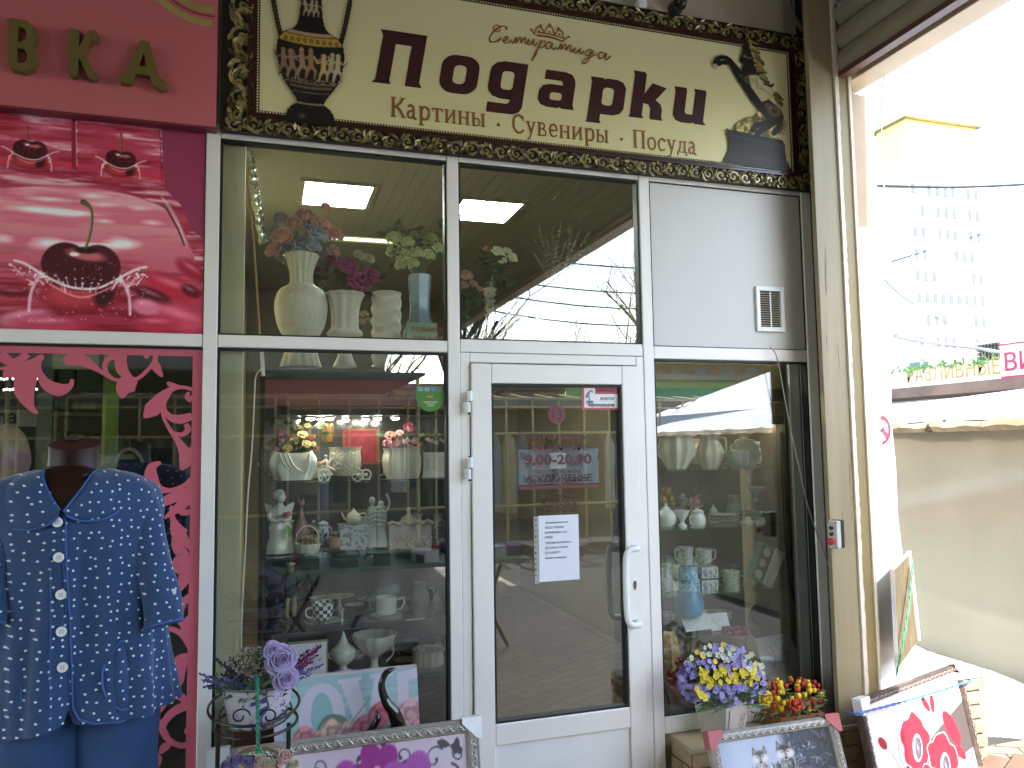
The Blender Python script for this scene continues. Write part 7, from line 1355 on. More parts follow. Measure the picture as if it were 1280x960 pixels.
kk_ = len(g.v)-40; g.v[kk_:] = [(x, y, z+(y-c.y)*.34+6*kb) for x, y, z in g.v[kk_:]]; g.f.append(tuple(range(kk_, kk_+40))); mn.part(g, 'torso', DUM)
g = G(); p = at(90, 553, BY+.04); g.box(p-Vector((7*kb, .004, 0)), p+Vector((7*kb, .004, 7*kb))); mn.part(g, 'neck_fitting', mat('steel neck plate', '55504a', .3, .6))
g = G(); g.tube([at(92, 950, BY+.02), Vector((at(92, 950, BY).x, BY+.02, 0.02))], .015, 10); mn.part(g, 'pole', CHROME)
g = G(); p = Vector((at(92, 950, BY).x, BY+.02, 0)); g.lathe([(.17, 0), (.17, .012), (.02, .02)], 30, c=p); mn.part(g, 'base', CHROME)
TOR = [(586, 92, 36, .62), (592, 92, 60, .56), (600, 92, 76, .52), (612, 92, 88, .52), (632, 92, 92, .54), (665, 92, 88, .6), (700, 93, 85, .6), (740, 94, 85, .58), (780, 96, 88, .58), (820, 97, 91, .58), (855, 98, 94, .58), (886, 99, 95, .58)]
def tor(py):
    ys = [q[0] for q in TOR]; return [float(np.interp(py, ys, [q[i] for q in TOR])) for i in (1, 2, 3)]
def fold(a, py): 
    t = max(0, (py-620)/260)*(.25+.75*abs(math.sin(a))); return 1+(.016+t*.10)*math.sin(6*a+1.5+py*.006)+(.008+t*.07)*math.sin(12*a+py*.012)+t*.035*math.sin(19*a-py*.01)+.014*math.sin(25*a+py*.02)*t+.012*math.sin(4*a+py*.05)*(1-t*.5)
def surf(a, py, off=0):
    cx, hw, dr = tor(py); p = at(cx, py, BY); r = hw*kb*fold(a, py); return Vector((p.x+r*math.cos(a), p.y+(r*dr)*math.sin(a)-off, p.z))
def front(px, py, off=.004):
    cx, hw, dr = tor(py); u = max(-.995, min(.995, (px-cx)/hw)); a = -math.acos(u); p = surf(a, py); return Vector((at(px, py, BY).x, p.y-off, at(px, py, BY).z))
pj = T('pyjama_tunic', 'blue pyjama tunic with tiny white hearts, round collar, buttons and gathered pockets', 'pyjamas', at(92, 890, BY))
g = G(); n = 120; m_ = 60; st = 0
for j in range(m_+1):
    t_ = j/m_
    for i in range(n):
        a = 2*PI*i/n; s_ = math.cos(a); hem = 884+ (20*max(0, -s_)**.7 if s_ < 0 else 4) - 14*max(0, math.cos((s_)*PI*4)-.0)*(abs(s_) < .04)
        py = 586+(hem-586)*t_**.92; g.v.append(tuple(surf(a, min(py, 886)) + Vector((0, 0, -(max(0, py-886))*kb))))
g.f += [(j*n+i, (j+1)*n+i, (j+1)*n+(i+1) % n, j*n+(i+1) % n) for j in range(m_) for i in range(n)]; pj.part(g, 'body', HEART, auto=0)
def sleeve(s_):
    cx = 92; pts = [(cx+s_*66, 611), (cx+s_*81, 632), (cx+s_*90, 668), (cx+s_*99, 706), (cx+s_*108, 745), (cx+s_*113, 780)]; rs = [16, 20, 20.5, 20, 19.5, 20]; P = cr([at(a, b, BY-.01-.02*i) for i, (a, b) in enumerate(pts)], 8); N = len(P); g = G(); n = 40
    for i, p in enumerate(P):
        t_ = i/(N-1); r = float(np.interp(t_, np.linspace(0, 1, 6), rs))*kb; tt = (P[min(i+1, N-1)]-P[max(i-1, 0)]).normalized(); e = tt.cross(Vector((0, 1, 0))).normalized(); f_ = e.cross(tt)
        for j in range(n): a = 2*PI*j/n; rr = r*(1+.05*math.sin(3*a+t_*9)+.04*math.sin(5*a-t_*14)*t_); g.v.append(tuple(p+e*math.cos(a)*rr+f_*math.sin(a)*rr*.8))
    g.f += [(i*n+j, i*n+(j+1) % n, (i+1)*n+(j+1) % n, (i+1)*n+j) for i in range(N-1) for j in range(n)]; o = pj.part(g, 'sleeve', HEART, auto=0)
    g2 = G(); e0 = [Vector(q) for q in g.v[-n:]]; g2.tube(e0, .004, 6, closed=True); pj.part(g2, 'cuff_piping', PIPE)
    return P
SP = sleeve(1); sleeve(-1)
g = G(); c = at(216, 740, BY-.11); g.tube([c, c+Vector((0, -.006, 0))], 3.6*kb*1.0, 14); pj.part(g, 'sleeve_button', WHITEP)
g = G(); g.ribbon([front(70, 592, .01), front(78, 612, .013), front(92, 632, .012)], .004); 
# V neck of dark chest, laid just over the cloth
g = G(); A = cr([(64, 588), (72, 600), (80, 614), (92, 633), (106, 614), (116, 600), (124, 587)], 6); n_ = len(A)
for (x, y) in A:
    for t_ in (0, .33, .66, 1):
        yy = y+(582-y)*t_; q = front(x, max(yy, 587), .007); g.v.append((q.x, q.y, at(x, yy, BY).z))
g.f += [(4*i+k_, 4*i+k_+1, 4*i+k_+5, 4*i+k_+4) for i in range(n_-1) for k_ in range(3)]; mn.part(g, 'chest', DUM, auto=0)
# collar flaps
def flap(inner, outer, name='collar'):
    A = cr(inner, 8); B = cr(outer, 8); n = 24; g = G()
    A = [A[int(i*(len(A)-1)/n)] for i in range(n+1)]; B = [B[int(i*(len(B)-1)/n)] for i in range(n+1)]; m_ = 8
    for i in range(n+1):
        for j in range(m_+1):
            t_ = j/m_; x = A[i][0]+(B[i][0]-A[i][0])*t_; y = A[i][1]+(B[i][1]-A[i][1])*t_; g.v.append(tuple(front(x, y, .010+.010*math.sin(PI*min(1, t_*.9+.1)))))
    g.f += [(i*(m_+1)+j, i*(m_+1)+j+1, (i+1)*(m_+1)+j+1, (i+1)*(m_+1)+j) for i in range(n) for j in range(m_)]; o = pj.part(g, name, HEART, auto=0); so_ = o.modifiers.new('solid', 'SOLIDIFY'); so_.thickness = .003; so_.offset = 1
    g = G(); g.tube([front(x, y, .016) for x, y in B], .0035, 6); g.tube([front(x, y, .014) for x, y in A], .0032, 6); pj.part(g, 'piping', PIPE)
flap([(62, 587), (68, 600), (78, 616), (91, 633)], [(8, 604), (2, 622), (22, 652), (50, 657), (78, 650), (89, 640)]); flap([(125, 586), (117, 602), (107, 618), (95, 634)], [(178, 600), (172, 618), (158, 634), (140, 644), (116, 646), (98, 639)])
g = G(); g.tube([front(x, y, .006) for x, y in ((93, 636), (97, 645), (98, 700), (101, 760), (103, 820), (104, 870))], .0028, 6); g.tube([front(x, y, .004) for x, y in ((78, 652), (79, 700), (80, 760), (81, 820), (82, 880))], .0012, 5); g.tube([front(x, y, .004) for x, y in ((97, 645), (95, 700), (98, 760), (100, 820), (101, 870))], .0012, 5); pj.part(g, 'placket_piping', PIPE)
for (x, y) in ((88, 647), (90, 688), (92, 732), (93, 775), (94, 817)):
    p = front(x, y, .008); g = G(); g.lathe([(4.9*kb, 0), (5.2*kb, .002), (4.4*kb, .0032), (3.6*kb, .0026), (.0005, .0026)], 18); g.v = [(p.x+a, p.y-c_, p.z+b) for a, b, c_ in g.v]; o = pj.part(g, 'button', WHITEP)
    g = G(); [g.ell(p+Vector((dx*kb, -.003, dz*kb)), (.7*kb, .0006, .7*kb), 6, 4) for dx, dz in ((-1.1, 1.1), (1.1, 1.1), (-1.1, -1.1), (1.1, -1.1))]; pj.part(g, 'button_hole', mat('grey thread', '8a8a8c'), o)
def pocket(out, gx):
    g = G(); cx = sum(q[0] for q in out)/len(out); cy = sum(q[1] for q in out)/len(out); B = cr(out, 5, True); n = len(B); m_ = 5
    for (x, y) in B:
        for j in range(m_+1): t_ = j/m_; xx = cx+(x-cx)*t_; yy = cy+(y-cy)*t_; w_ = .5*math.sin(xx*.9)*max(0, 1-(yy-cy+34)/26); g.v.append(tuple(front(xx, yy, .005+.014*(1-t_**3)+.003*w_)))
    g.f += [(i*(m_+1)+j, i*(m_+1)+j+1, ((i+1) % n)*(m_+1)+j+1, ((i+1) % n)*(m_+1)+j) for i in range(n) for j in range(m_)]; pj.part(g, 'pocket', HEART, auto=0)
    g = G(); g.tube([front(x, y, .009) for x, y in B], .0035, 6, closed=True); pj.part(g, 'piping', PIPE)
pocket([(160, 790), (172, 796), (186, 788), (192, 812), (191, 845), (182, 862), (165, 870), (150, 862), (141, 845), (140, 822), (148, 806)], 1); pocket([(10, 838), (24, 846), (40, 838), (44, 856), (40, 878), (26, 892), (10, 880), (6, 858)], 1)
g = G(); L_ = []
g.tube([front(x, y, .004) for x, y in ((104, 868), (112, 880), (130, 885), (160, 884), (188, 882))], .0035, 6)
pj.part(g, 'hem_piping', PIPE)
# trousers
pt = T('pyjama_trousers', 'plain blue pyjama trousers under the heart-patterned tunic', 'trousers', at(100, 960, BY))
for (cx0, cx1, s_) in ((58, 54, -1), (147, 145, 1)):
    g = G(); n = 48; m_ = 40; zt_p = at(100, 860, BY).z
    for j in range(m_+1):
        t_ = j/m_; z = zt_p-(zt_p-.06)*t_; x = at(cx0+(cx1-cx0)*min(1, t_*6), 900, BY).x
        for i in range(n): a = 2*PI*i/n; rx = 41.5*kb*(1+.05*math.sin(4*a+t_*5)+.03*math.sin(7*a-t_*9)); g.v.append((x+rx*math.cos(a), BY+.01+rx*.85*math.sin(a), z))
    g.f += [(j*n+i, (j+1)*n+i, (j+1)*n+(i+1) % n, j*n+(i+1) % n) for j in range(m_) for i in range(n)]; pt.part(g, 'leg', BLUE, auto=0)
# ================================================================== foreground goods
def frame_pic(name, label, tl, tr, bl, fw, mts, art, corner=None, depth=.025, cat='picture', proud=.0, matw=0):
    """framed picture: outer corners given in world space; ornate mitred frame in four strips"""
    u = tr-tl; v = bl-tl; W0, H0 = u.length, v.length; un = u.normalized(); vn_ = v.normalized(); n_ = un.cross(vn_).normalized(); n_ = -n_ if n_.y > 0 else n_   # towards the viewer
    t = T(name, label, cat, bl+u*.5)
    def P(a, b, d=0): return tl+un*a+vn_*b+n_*d
    g = G(); g.prism([P(.004, .004, -depth), P(W0-.004, .004, -depth), P(W0-.004, H0-.004, -depth), P(.004, H0-.004, -depth)], n_*(depth*.6)); t.part(g, 'backing', mat('brown hardboard', '5e4632', .8), smooth=False)
    prof = [(0, -depth), (0, .004), (.12, .012), (.22, .010), (.5, .016), (.78, .006), (.86, .008), (.94, .004), (1, -.006)]
    for side in range(4):
        g = G(); rows = []
        Ls = W0 if side % 2 == 0 else H0; nseg = max(6, int(Ls/.012))
        for i in range(nseg+1):
            s_ = i/nseg
            for (a, h) in prof:
                o_ = a*fw; s2 = o_+(Ls-2*o_)*s_; bumpv = 0
                if .3 < a < .8: bumpv = .0
                q = {0: (s2, o_), 1: (W0-o_, s2), 2: (W0-s2, H0-o_), 3: (o_, H0-s2)}[side]; g.v.append(tuple(P(q[0], q[1], h+bumpv)))
        m_ = len(prof); g.f += [(i*m_+j, i*m_+j+1, (i+1)*m_+j+1, (i+1)*m_+j) for i in range(nseg) for j in range(m_-1)]; f_ = t.part(g, 'frame_side', mts[0], auto=30)
        # relief curls on the band
        g = G(); rr = random.Random(side+3); nc = int(Ls/.021)
        for i in range(nc):
            s2 = fw+(Ls-2*fw)*(i+.5)/nc; o0 = fw*.5
            def Q(a, b, h): 
                q = {0: (a, b), 1: (W0-b, a), 2: (W0-a, H0-b), 3: (b, H0-a)}[side]; return P(q[0], q[1], h)
            sg_ = 1 if i % 2 else -1; r0 = fw*.2
            pts = [Q(s2+r0*(1-t_*.6)*math.cos(4.2*t_+1)*1.1, o0+sg_*r0*(1-t_*.6)*math.sin(4.2*t_+1), .0165) for t_ in [j/7 for j in range(8)]]
            g.tube(pts, [fw*.06]*4+[fw*.035]*4, 4)
            g.ell(Q(s2-.006, o0-sg_*fw*.13, .015), fw*.06, 5, 3); g.tube([Q(s2+.004, o0+fw*.2*sg_, .015), Q(s2+.013, o0-fw*.18*sg_, .0155)], fw*.04, 4)
        t.part(g, 'relief', mts[1], f_, kind='stuff')
    a0 = fw*.97
    if art: art.mesh('print', P(a0, a0, -.006), un*(W0-2*a0), vn_*(H0-2*a0), print_mat('printed matt', .6, 0), t.o, t.loc)
    if corner:
        for (ci, cj, m_) in corner:
            x0 = 0 if ci == 0 else W0; y0 = 0 if cj == 0 else H0; sx_ = 1 if ci == 0 else -1; sy_ = 1 if cj == 0 else -1; c_ = .062
            g = G(); g.prism([P(x0-sx_*.006, y0-sy_*.006, .019), P(x0+sx_*c_, y0-sy_*.006, .019), P(x0+sx_*c_, y0+sy_*.01, .019), P(x0+sx_*.01, y0+sy_*c_, .019), P(x0-sx_*.006, y0+sy_*c_, .019)], n_*.003)
            g.prism([P(x0-sx_*.006, y0-sy_*.006, -depth), P(x0+sx_*c_, y0-sy_*.006, -depth), P(x0+sx_*c_, y0-sy_*.006, .022), P(x0-sx_*.006, y0-sy_*.006, .022)], -vn_*sy_*.003)
            g.prism([P(x0-sx_*.006, y0-sy_*.006, -depth), P(x0-sx_*.006, y0+sy_*c_, -depth), P(x0-sx_*.006, y0+sy_*c_, .022), P(x0-sx_*.006, y0-sy_*.006, .022)], -un*sx_*.003)
            t.part(g, 'corner_protector', m_, smooth=False)
    return t, P, n_
SILV = (mat('antique silver frame', '9a958a', .4, .25, var=.15, scale=30), mat('pale silver relief', 'bdb9ae', .35, .25, var=.2, scale=40))
def flower5(p, x, y, r, c1, c2, vein=None, n=5, rot=0, rr=R):
    for i in range(n):
        a = rot+2*PI*i/n; p.el(x+math.cos(a)*r*.55, y+math.sin(a)*r*.55, r*.62, r*.48, c1, a, .12)
        if vein:
            for j in range(7): b = a+(j-3)*.14; p.line([(x+math.cos(b)*r*.2, y+math.sin(b)*r*.2), (x+math.cos(b)*r*1.02, y+math.sin(b)*r*1.02)], .6, vein, .6)
    p.el(x, y, r*.2, r*.2, c2, 0, .4)
# ---- orchid picture
def orchid():
    p = Paint(260, 150, 'c3aebd', 2, 7); nn = p.noise(80); p.put(np.clip((nn-.45)*3, 0, 1), 'd2c3cf', .8); rr = random.Random(4); K = '4a444c'
    def spiral(x, y, r, d, c=K, w_=3, s=1, a0=0):
        pts = [(x+math.cos(a0+d*t*5.2)*r*(1-t*.8), y+math.sin(a0+d*t*5.2)*r*(1-t*.8)) for t in [i/16 for i in range(17)]]; p.line(pts, [w_, w_*.6, w_*.5, w_*1.2], c); p.el(pts[-1][0], pts[-1][1], w_*.9, w_*.9, c)
    for q in ((112, 22, 13, 1), (96, 14, 9, -1), (132, 30, 12, -1), (152, 24, 14, 1), (170, 36, 12, 1), (186, 14, 12, -1), (204, 34, 12, 1), (222, 20, 12, -1), (240, 40, 14, 1), (214, 56, 12, -1), (246, 66, 12, 1), (140, 12, 9, 1), (226, 84, 10, 1), (250, 18, 8, -1)): spiral(*q[:3], q[3], K, rr.uniform(1.8, 3), a0=rr.uniform(0, 6))
    for i in range(26): x, y = rr.uniform(92, 256), rr.uniform(2, 80); a = rr.uniform(0, 6.28); p.poly(cr([(x, y), (x+math.cos(a+.5)*8, y+math.sin(a+.5)*8), (x+math.cos(a)*16, y+math.sin(a)*16), (x+math.cos(a-.5)*8, y+math.sin(a-.5)*8)], 3, True), K)
    for q in ((24, 44, 15), (50, 60, 14), (14, 86, 14), (60, 20, 12)): spiral(*q, 1, 'a890a6', 1.6, a0=rr.uniform(0, 6))
    for i in range(40): x, y = rr.uniform(18, 54), rr.uniform(28, 60); p.el(x, y, 1.6, 1.6, rr.choice(['5b6a90', '5a4a74', '8c6a90', '46506a']))
    for (x, y, r, c1, ro) in ((80, 56, 26, 'a03c92', .2), (124, 48, 32, 'a84a9c', -.3), (158, 24, 24, '9a2c84', .5), (194, 46, 32, 'a654a4', .1), (100, 84, 34, 'b060ac', .6), (228, 80, 28, 'a84a9c', .3), (164, 80, 34, 'b05aa8', .0)):
        flower5(p, x, y, r, c1, 'd0a0c8', '7a2074', 5, ro); p.el(x, y+r*.15, r*.14, r*.2, '6a1050'); p.el(x, y, r*.1, r*.08, 'd8c060')
    return p
OY = -.55; tl = at(262, 938, OY); tr = at(597, 899, OY); tr.z = tl.z = (tl.z+tr.z)/2
orc, PO, no_ = frame_pic('orchid_picture', 'picture of purple orchids and black scrolls in an ornate silver frame at bottom centre', tl, tr, tl+Vector((0, -.12, -.62)), .045, SILV, orchid(), [(0, 0, mat('clear white corner', 'c9c9cc', .3)), (1, 0, mat('white plastic corner', 'e6e6e8', .3))])
est = T('display_easel', 'low wooden rack behind the silver framed orchid picture', 'rack', (.27, -.5, 0)); 
for x in (-.1, .62): g = G(); g.box((x, -.47, 0), (x+.03, -.43, .60)); est.part(g, 'upright', mat('stained wood', '4a3322', .6), smooth=False)
g = G(); g.box((-.14, -.72, .0), (.7, -.5, .04)); est.part(g, 'base_board', mat('stained wood', '4a3322'), smooth=False)
# ---- LOVE canvas
def lovep():
    p = Paint(230, 110, '9cb8b8', 2, 9); nn = p.noise(120, 5, 4); p.put(np.clip((nn-.5)*4, 0, 1), 'a7c4c4', .8); p.put(np.clip((.4-nn)*4, 0, 1), '7aa6aa', .7); W_c = 'c9c2cf'
    for y in (26, 52, 78): p.line([(0, y), (230, y-1)], 1, '739a9e', .7)
    p.poly([(-4, 8), (14, 8), (14, 84), (44, 80), (44, 100), (-4, 100)], W_c)
    p.el(74, 58, 36, 48, W_c, 0, .04); p.el(74, 58, 17, 34, '8cb2b4', 0, .06)
    p.poly([(104, 10), (132, 8), (146, 70), (160, 6), (182, 4), (158, 100), (134, 100)], W_c); p.poly([(100, 8), (138, 6), (138, 12), (100, 14)], W_c); p.poly([(152, 5), (190, 3), (190, 9), (152, 11)], W_c)
    p.poly([(196, 6), (240, 2), (240, 16), (214, 20), (214, 46), (240, 44), (240, 58), (214, 60), (214, 100), (196, 100)], W_c)
    p.poly(cr([(64, 80), (80, 58), (108, 62), (116, 84), (100, 96), (74, 96)], 4, True), '6d7a70'); rr = random.Random(2)
    p.put(np.clip((p.x-176)/60, 0, 1)*np.clip((p.y-30)/50, 0, 1), 'd2a6ac', .9)
    def ros(x, y, r, c):
        base = np.array([int(c[i:i+2], 16)/255 for i in (0, 2, 4)]); p.el(x, y, r, r*.92, base*.82, 0, .15)
        for i in range(11): t = i/11; a = i*2.4; q = r*(1-t)*.62; p.el(x+math.cos(a)*q, y+math.sin(a)*q, r*(.6-.36*t), r*(.5-.3*t), base*(1.08-.22*(i % 2)-.12*t), a, .25)
    for q in ((x_, y_-6, r_, c_) for x_, y_, r_, c_ in ((46, 92, 17, 'd88c90'), (68, 98, 14, 'd8a48c'), (88, 90, 20, 'd4b49e'), (112, 96, 20, 'd09c9a'), (140, 88, 19, 'cc8088'), (168, 74, 22, 'c86a76'), (192, 94, 20, 'd09ca0'), (214, 78, 24, 'd4a4a6'), (30, 104, 14, 'cf8086'), (124, 106, 16, 'd8aca4'), (226, 104, 18, 'd4a0a4'))): ros(*q)
    p.line([(150, 40), (118, 74)], 2, '6f8a6a', .8); p.line([(120, 60), (105, 84)], 1.6, '8a9a7a', .8)
    return p
CY = -.33; tl = at(352, 852, CY); tr = at(521, 832, CY); z_ = (tl.z+tr.z)/2; tl.z = tr.z = z_; tl.x -= .03; W0 = tr.x-tl.x
tc_ = T('love_canvas', 'teal canvas print with large pale OVE letters and pink roses behind the orchid picture', 'picture', (tl.x+W0/2, CY, z_-.3)); g = G(); u = tr-tl; v = Vector((.008, -.02, -.26)); n_ = Vector((0, -1, -.08)).normalized(); g.prism([tl, tr, tr+v, tl+v], -n_*.03); tc_.part(g, 'canvas', mat('pale canvas edge', 'c2b2b4', .8), smooth=False)
lovep().mesh('print', tl+n_*.001, u, v, print_mat('printed matt'), tc_.o, tc_.loc)
# ---- black curled tail ornament
tl_ = T('black_swan_ornament', 'glossy black curving neck-shaped ornament in front of the teal canvas', 'ornament', at(490, 905, -.44)); P_ = cr([at(a, b, -.44) for a, b in ((494, 835), (482, 842), (477, 858), (482, 876), (492, 890), (498, 908), (500, 930))], 7)
g = G(); N = len(P_); g.tube(P_, [float(np.interp(i/(N-1), [0, .1, .45, .7, 1], [.002, .010, .015, .024, .034])) for i in range(N)], 14); tl_.part(g, 'neck', mat('gloss black lacquer', '1a1614', .12, var=.05, coat=.5))
P_ = cr([at(a, b, -.43) for a, b in ((470, 888), (472, 897), (468, 906), (458, 920))], 6); N = len(P_); g = G(); g.tube(P_, [.001+.012*min(1, i/6) for i in range(N)], 10); tl_.part(g, 'tail', mat('gloss black lacquer', '1a1614'))
g = G(); g.ell(at(484, 912, -.42), (.02, .02, .018), 14, 10); tl_.part(g, 'pale_ball', mat('pale grey stone', 'a9b0a4', .4))
# ---- plant stand, pot, lavender
PY = -.62; kp = KK(PY)
IRON = mat('bronzed iron wire', '2c241c', .4, .4, var=.2)
ps = T('plant_stand', 'dark wire plant stand with looped rings holding the lavender pot', 'plant stand', Vector((at(318, 900, PY).x, PY, 0)))
def ring(cx, cy, rx, tilt=.0, rr_=.004):
    c = at(cx, cy, PY); g = G(); g.tube([c+Vector((math.cos(a)*rx*kp, math.sin(a)*rx*kp, math.sin(a)*tilt*kp)) for a in [i*PI/20 for i in range(40)]], rr_, 7, closed=True); ps.part(g, 'ring', IRON); return c
ring(318, 880, 50, 8, .0045); c = ring(320, 902, 46, 3, .005); ring(320, 890, 40, 8, .003)
for (a, b) in ((273, 361), (361, 273)):
    pass
for (px, dy) in ((273, 0), (361, .0), (300, .11), (340, -.0)):
    top = at(px, 904, PY); y_ = PY+(.0 if dy == 0 else dy); g = G(); g.tube([(top.x, y_, top.z), (top.x-.004, y_, .35), (top.x, y_, 0.01)], .007, 8)
    if px in (273, 361): ps.part(g, 'leg', IRON)
for (a0, b0, s_) in ((300, 896, 1), (336, 896, -1)):
    g = G(); c2 = at(a0, b0, PY-.10); g.tube([c2+Vector((s_*math.cos(a)*.03*(1-a/9), 0, math.sin(a)*.026*(1-a/9))) for a in [j*.35 for j in range(20)]], .0028, 5); ps.part(g, 'scroll', IRON)
def floral_mat():
    m = mat('white pot with violet flowers', 'b9b4bc', .3, var=.05, coat=.3); n = m.node_tree.nodes; L = m.node_tree.links; b = n['Principled BSDF']; src = b.inputs['Base Color'].links[0].from_socket; tc = n.new('ShaderNodeTexCoord')
    for sc_, th, c, dt in ((17, .36, '4a3a6a', .0), (24, .3, '5c7a40', 5), (30, .27, '6a3a70', 9), (22, .24, 'b08a48', 14), (38, .26, '3c4a86', 20)):
        mp = n.new('ShaderNodeMapping'); mp.inputs['Location'].default_value = (dt, dt*.7, dt*1.3); L.new(tc.outputs['Object'], mp.inputs[0]); no = n.new('ShaderNodeTexNoise'); no.inputs['Scale'].default_value = sc_; no.inputs['Detail'].default_value = 3; no.inputs['Distortion'].default_value = 1.2; L.new(mp.outputs[0], no.inputs[0])
        r = n.new('ShaderNodeMapRange'); L.new(no.outputs[0], r.inputs[0]); r.inputs[1].default_value = th+.02; r.inputs[2].default_value = th; r.inputs[1].default_value = .93-th; r.inputs[2].default_value = .95-th; mx = n.new('ShaderNodeMixRGB'); L.new(r.outputs[0], mx.inputs[0]); L.new(src, mx.inputs[1]); mx.inputs[2].default_value = (*lin(c), 1); src = mx.outputs[0]
    L.new(src, b.inputs['Base Color']); return m
pot = T('flower_pot', 'white metal pot printed with violet and green flowers in the wire stand', 'pot', at(322, 905, PY)); c = at(322, 905, PY)
g = G(); g.lathe([(r*kp, z*kp) for r, z in ((30, 0), (31, 3), (36, 24), (39, 42), (40, 46), (38, 47), (36, 40))], 40, c=c, sx=1, sy=.8); pot.part(g, 'body', floral_mat())
g = G(); g.tube([c+Vector((40*kp*math.cos(a), 32*kp*math.sin(a), 46*kp)) for a in [i*PI/20 for i in range(40)]], .003, 6, closed=True); pot.part(g, 'rim', mat('grey metal rim', '8c8a90', .3, .6))
g = G(); hp = cr([c+Vector((x*kp, -.02, z*kp)) for x, z in ((-38, 44), (-20, 60), (0, 64), (20, 60), (38, 44))], 6); g.tube(hp, .003, 6); pot.part(g, 'handle', mat('grey metal rim', '8c8a90'))
lv = T('lavender_bunch', 'artificial lavender, heather and two lilac roses in the printed pot', 'flowers', at(322, 870, PY)); rr = random.Random(9); root = at(322, 868, PY)
LV1 = mat('lavender violet', '5d5488', .8, var=.25, scale=80); LV2 = mat('dark lavender', '3c3550', .8, var=.3, scale=80); LV3 = mat('magenta heather', '6a2350', .8, var=.3, scale=80); LV4 = mat('pale grey green buds', '8f9080', .8, var=.3, scale=80)
def spike(tip, mt_, w_=6, y=0, n_=60):
    q = at(tip[0], tip[1], PY+y); g = G(); d = q-root; L = d.length; e = d.normalized(); g.tube([root, q], .0015, 4)
    for i in range(n_): t = .35+.65*i/n_; c_ = root+d*t+Vector((rr.gauss(0, 1), rr.gauss(0, 1), rr.gauss(0, 1)))*w_*kp*.35*(1.25-t); g.ell(c_, rr.uniform(.0022, .0042), 5, 3)
    lv.part(g, 'spike', mt_)
for tip in ((248, 842), (252, 850), (262, 846), (270, 852), (280, 846), (255, 858)): spike(tip, LV1, 7, rr.uniform(-.08, .05))
for tip in ((268, 822), (280, 830), (286, 838), (276, 842), (262, 856), (290, 824), (258, 850)): spike(tip, LV2, 8, rr.uniform(-.05, .06))
for tip in ((402, 806), (398, 818), (392, 826), (386, 812), (396, 812), (380, 838), (404, 830), (388, 844)): spike(tip, LV3 if tip[1] < 828 else LV1, 8, rr.uniform(-.03, .1))
g = G(); g2 = G()
for i in range(360):
    a = rr.uniform(0, 6.28); r = rr.uniform(0, 1)**.5; px = 318+math.cos(a)*r*32; py = 826+math.sin(a)*r*18; p = at(px, py, PY-.03+rr.uniform(-.06, .05)); (g if rr.random() < .6 else g2).ell(p, rr.uniform(.002, .0045), 5, 3)
lv.part(g, 'buds', LV4, kind='stuff'); lv.part(g2, 'dark_buds', mat('dark green buds', '4c5040', .8, var=.4, scale=80), kind='stuff')
g = G()
for i in range(90): a = rr.uniform(-.4, 3.5); b = root+Vector((rr.uniform(-.06, .06), rr.uniform(-.07, .05), rr.uniform(0, .03))); g.leaf(b, b+Vector((math.cos(a)*rr.uniform(.03, .09), rr.uniform(-.05, .03), rr.uniform(-.01, .06))), .012, nrm=(0, -1, .5))
for i in range(60): px, py = rr.uniform(268, 300), rr.uniform(846, 866); b = at(px, py, PY-.04); g.leaf(b, b+Vector((rr.uniform(-.02, .02), -.01, rr.uniform(-.02, .02))), .004)
lv.part(g, 'foliage', mat('dull green leaf', '3f5030', .6, var=.3, scale=40), auto=0)
LIL = mat('lilac rose petals', 'a08fb8', .6, var=.1, scale=60)
for (px, py, r) in ((351, 824, 17), (357, 848, 14), (340, 812, 10)): g = G(); g.rose(at(px, py, PY-.12), r*kp, (.15, -1, .25), 22, rnd=rr); lv.part(g, 'rose', LIL, auto=0)
# green twisted strap and the flower basket
rope = T('green_rope', 'green twisted rope hanging straight down in front of the lavender pot', 'rope', at(322, 850, -.8)); g = G(); P_ = [at(321.5+.012*(y-840), y, -.8+.09*max(0, (880-y)/40)) for y in range(842, 952, 2)]
for s_ in (0, PI): g.tube([p+Vector((math.cos(i*.9+s_), math.sin(i*.9+s_), 0))*.0032 for i, p in enumerate(P_)], .0036, 6)
rope.part(g, 'strand', mat('green nylon rope', '1f7a5c', .5, var=.2, scale=60)); g = G(); [g.ell(at(324+dx, 936+dy, -.8), (.009, .008, .007), 10, 6) for dx, dy in ((0, 0), (-2, 4), (2, 6))]; rope.part(g, 'knot', mat('green nylon rope', '1f7a5c'))
bk = T('hanging_flower_basket', 'round wicker hanging basket of pale artificial blossoms at the bottom edge', 'basket', at(318, 990, -.8)); kq = KK(-.8); c = at(318, 980, -.8)
g = G()
for j in range(5): g.tube([c+Vector((math.cos(a)*(46-2.5*j)*kq, math.sin(a)*(32-2*j)*kq, (2+abs(math.sin(a))*0+24*max(0, math.sin(a))+j*2)*kq)) for a in [i*PI/24 for i in range(48)]], .0028, 5, closed=True)
for j in range(8): g.tube([c+Vector((math.cos(a)*(46-3*j)*kq, math.sin(a)*(34-2*j)*kq, (-4-6*j)*kq)) for a in [i*PI/20 for i in range(40)]], .004, 5, closed=True)
bk.part(g, 'wicker', mat('pale wicker', '9c8468', .6, var=.25, scale=60)); 
BLS = [(mat('pale pink blossom', 'bf9c94', .7), 10), (mat('cream blossom small', 'b5a68c', .7), 9), (mat('violet bud', '6c6088', .7), 8)]
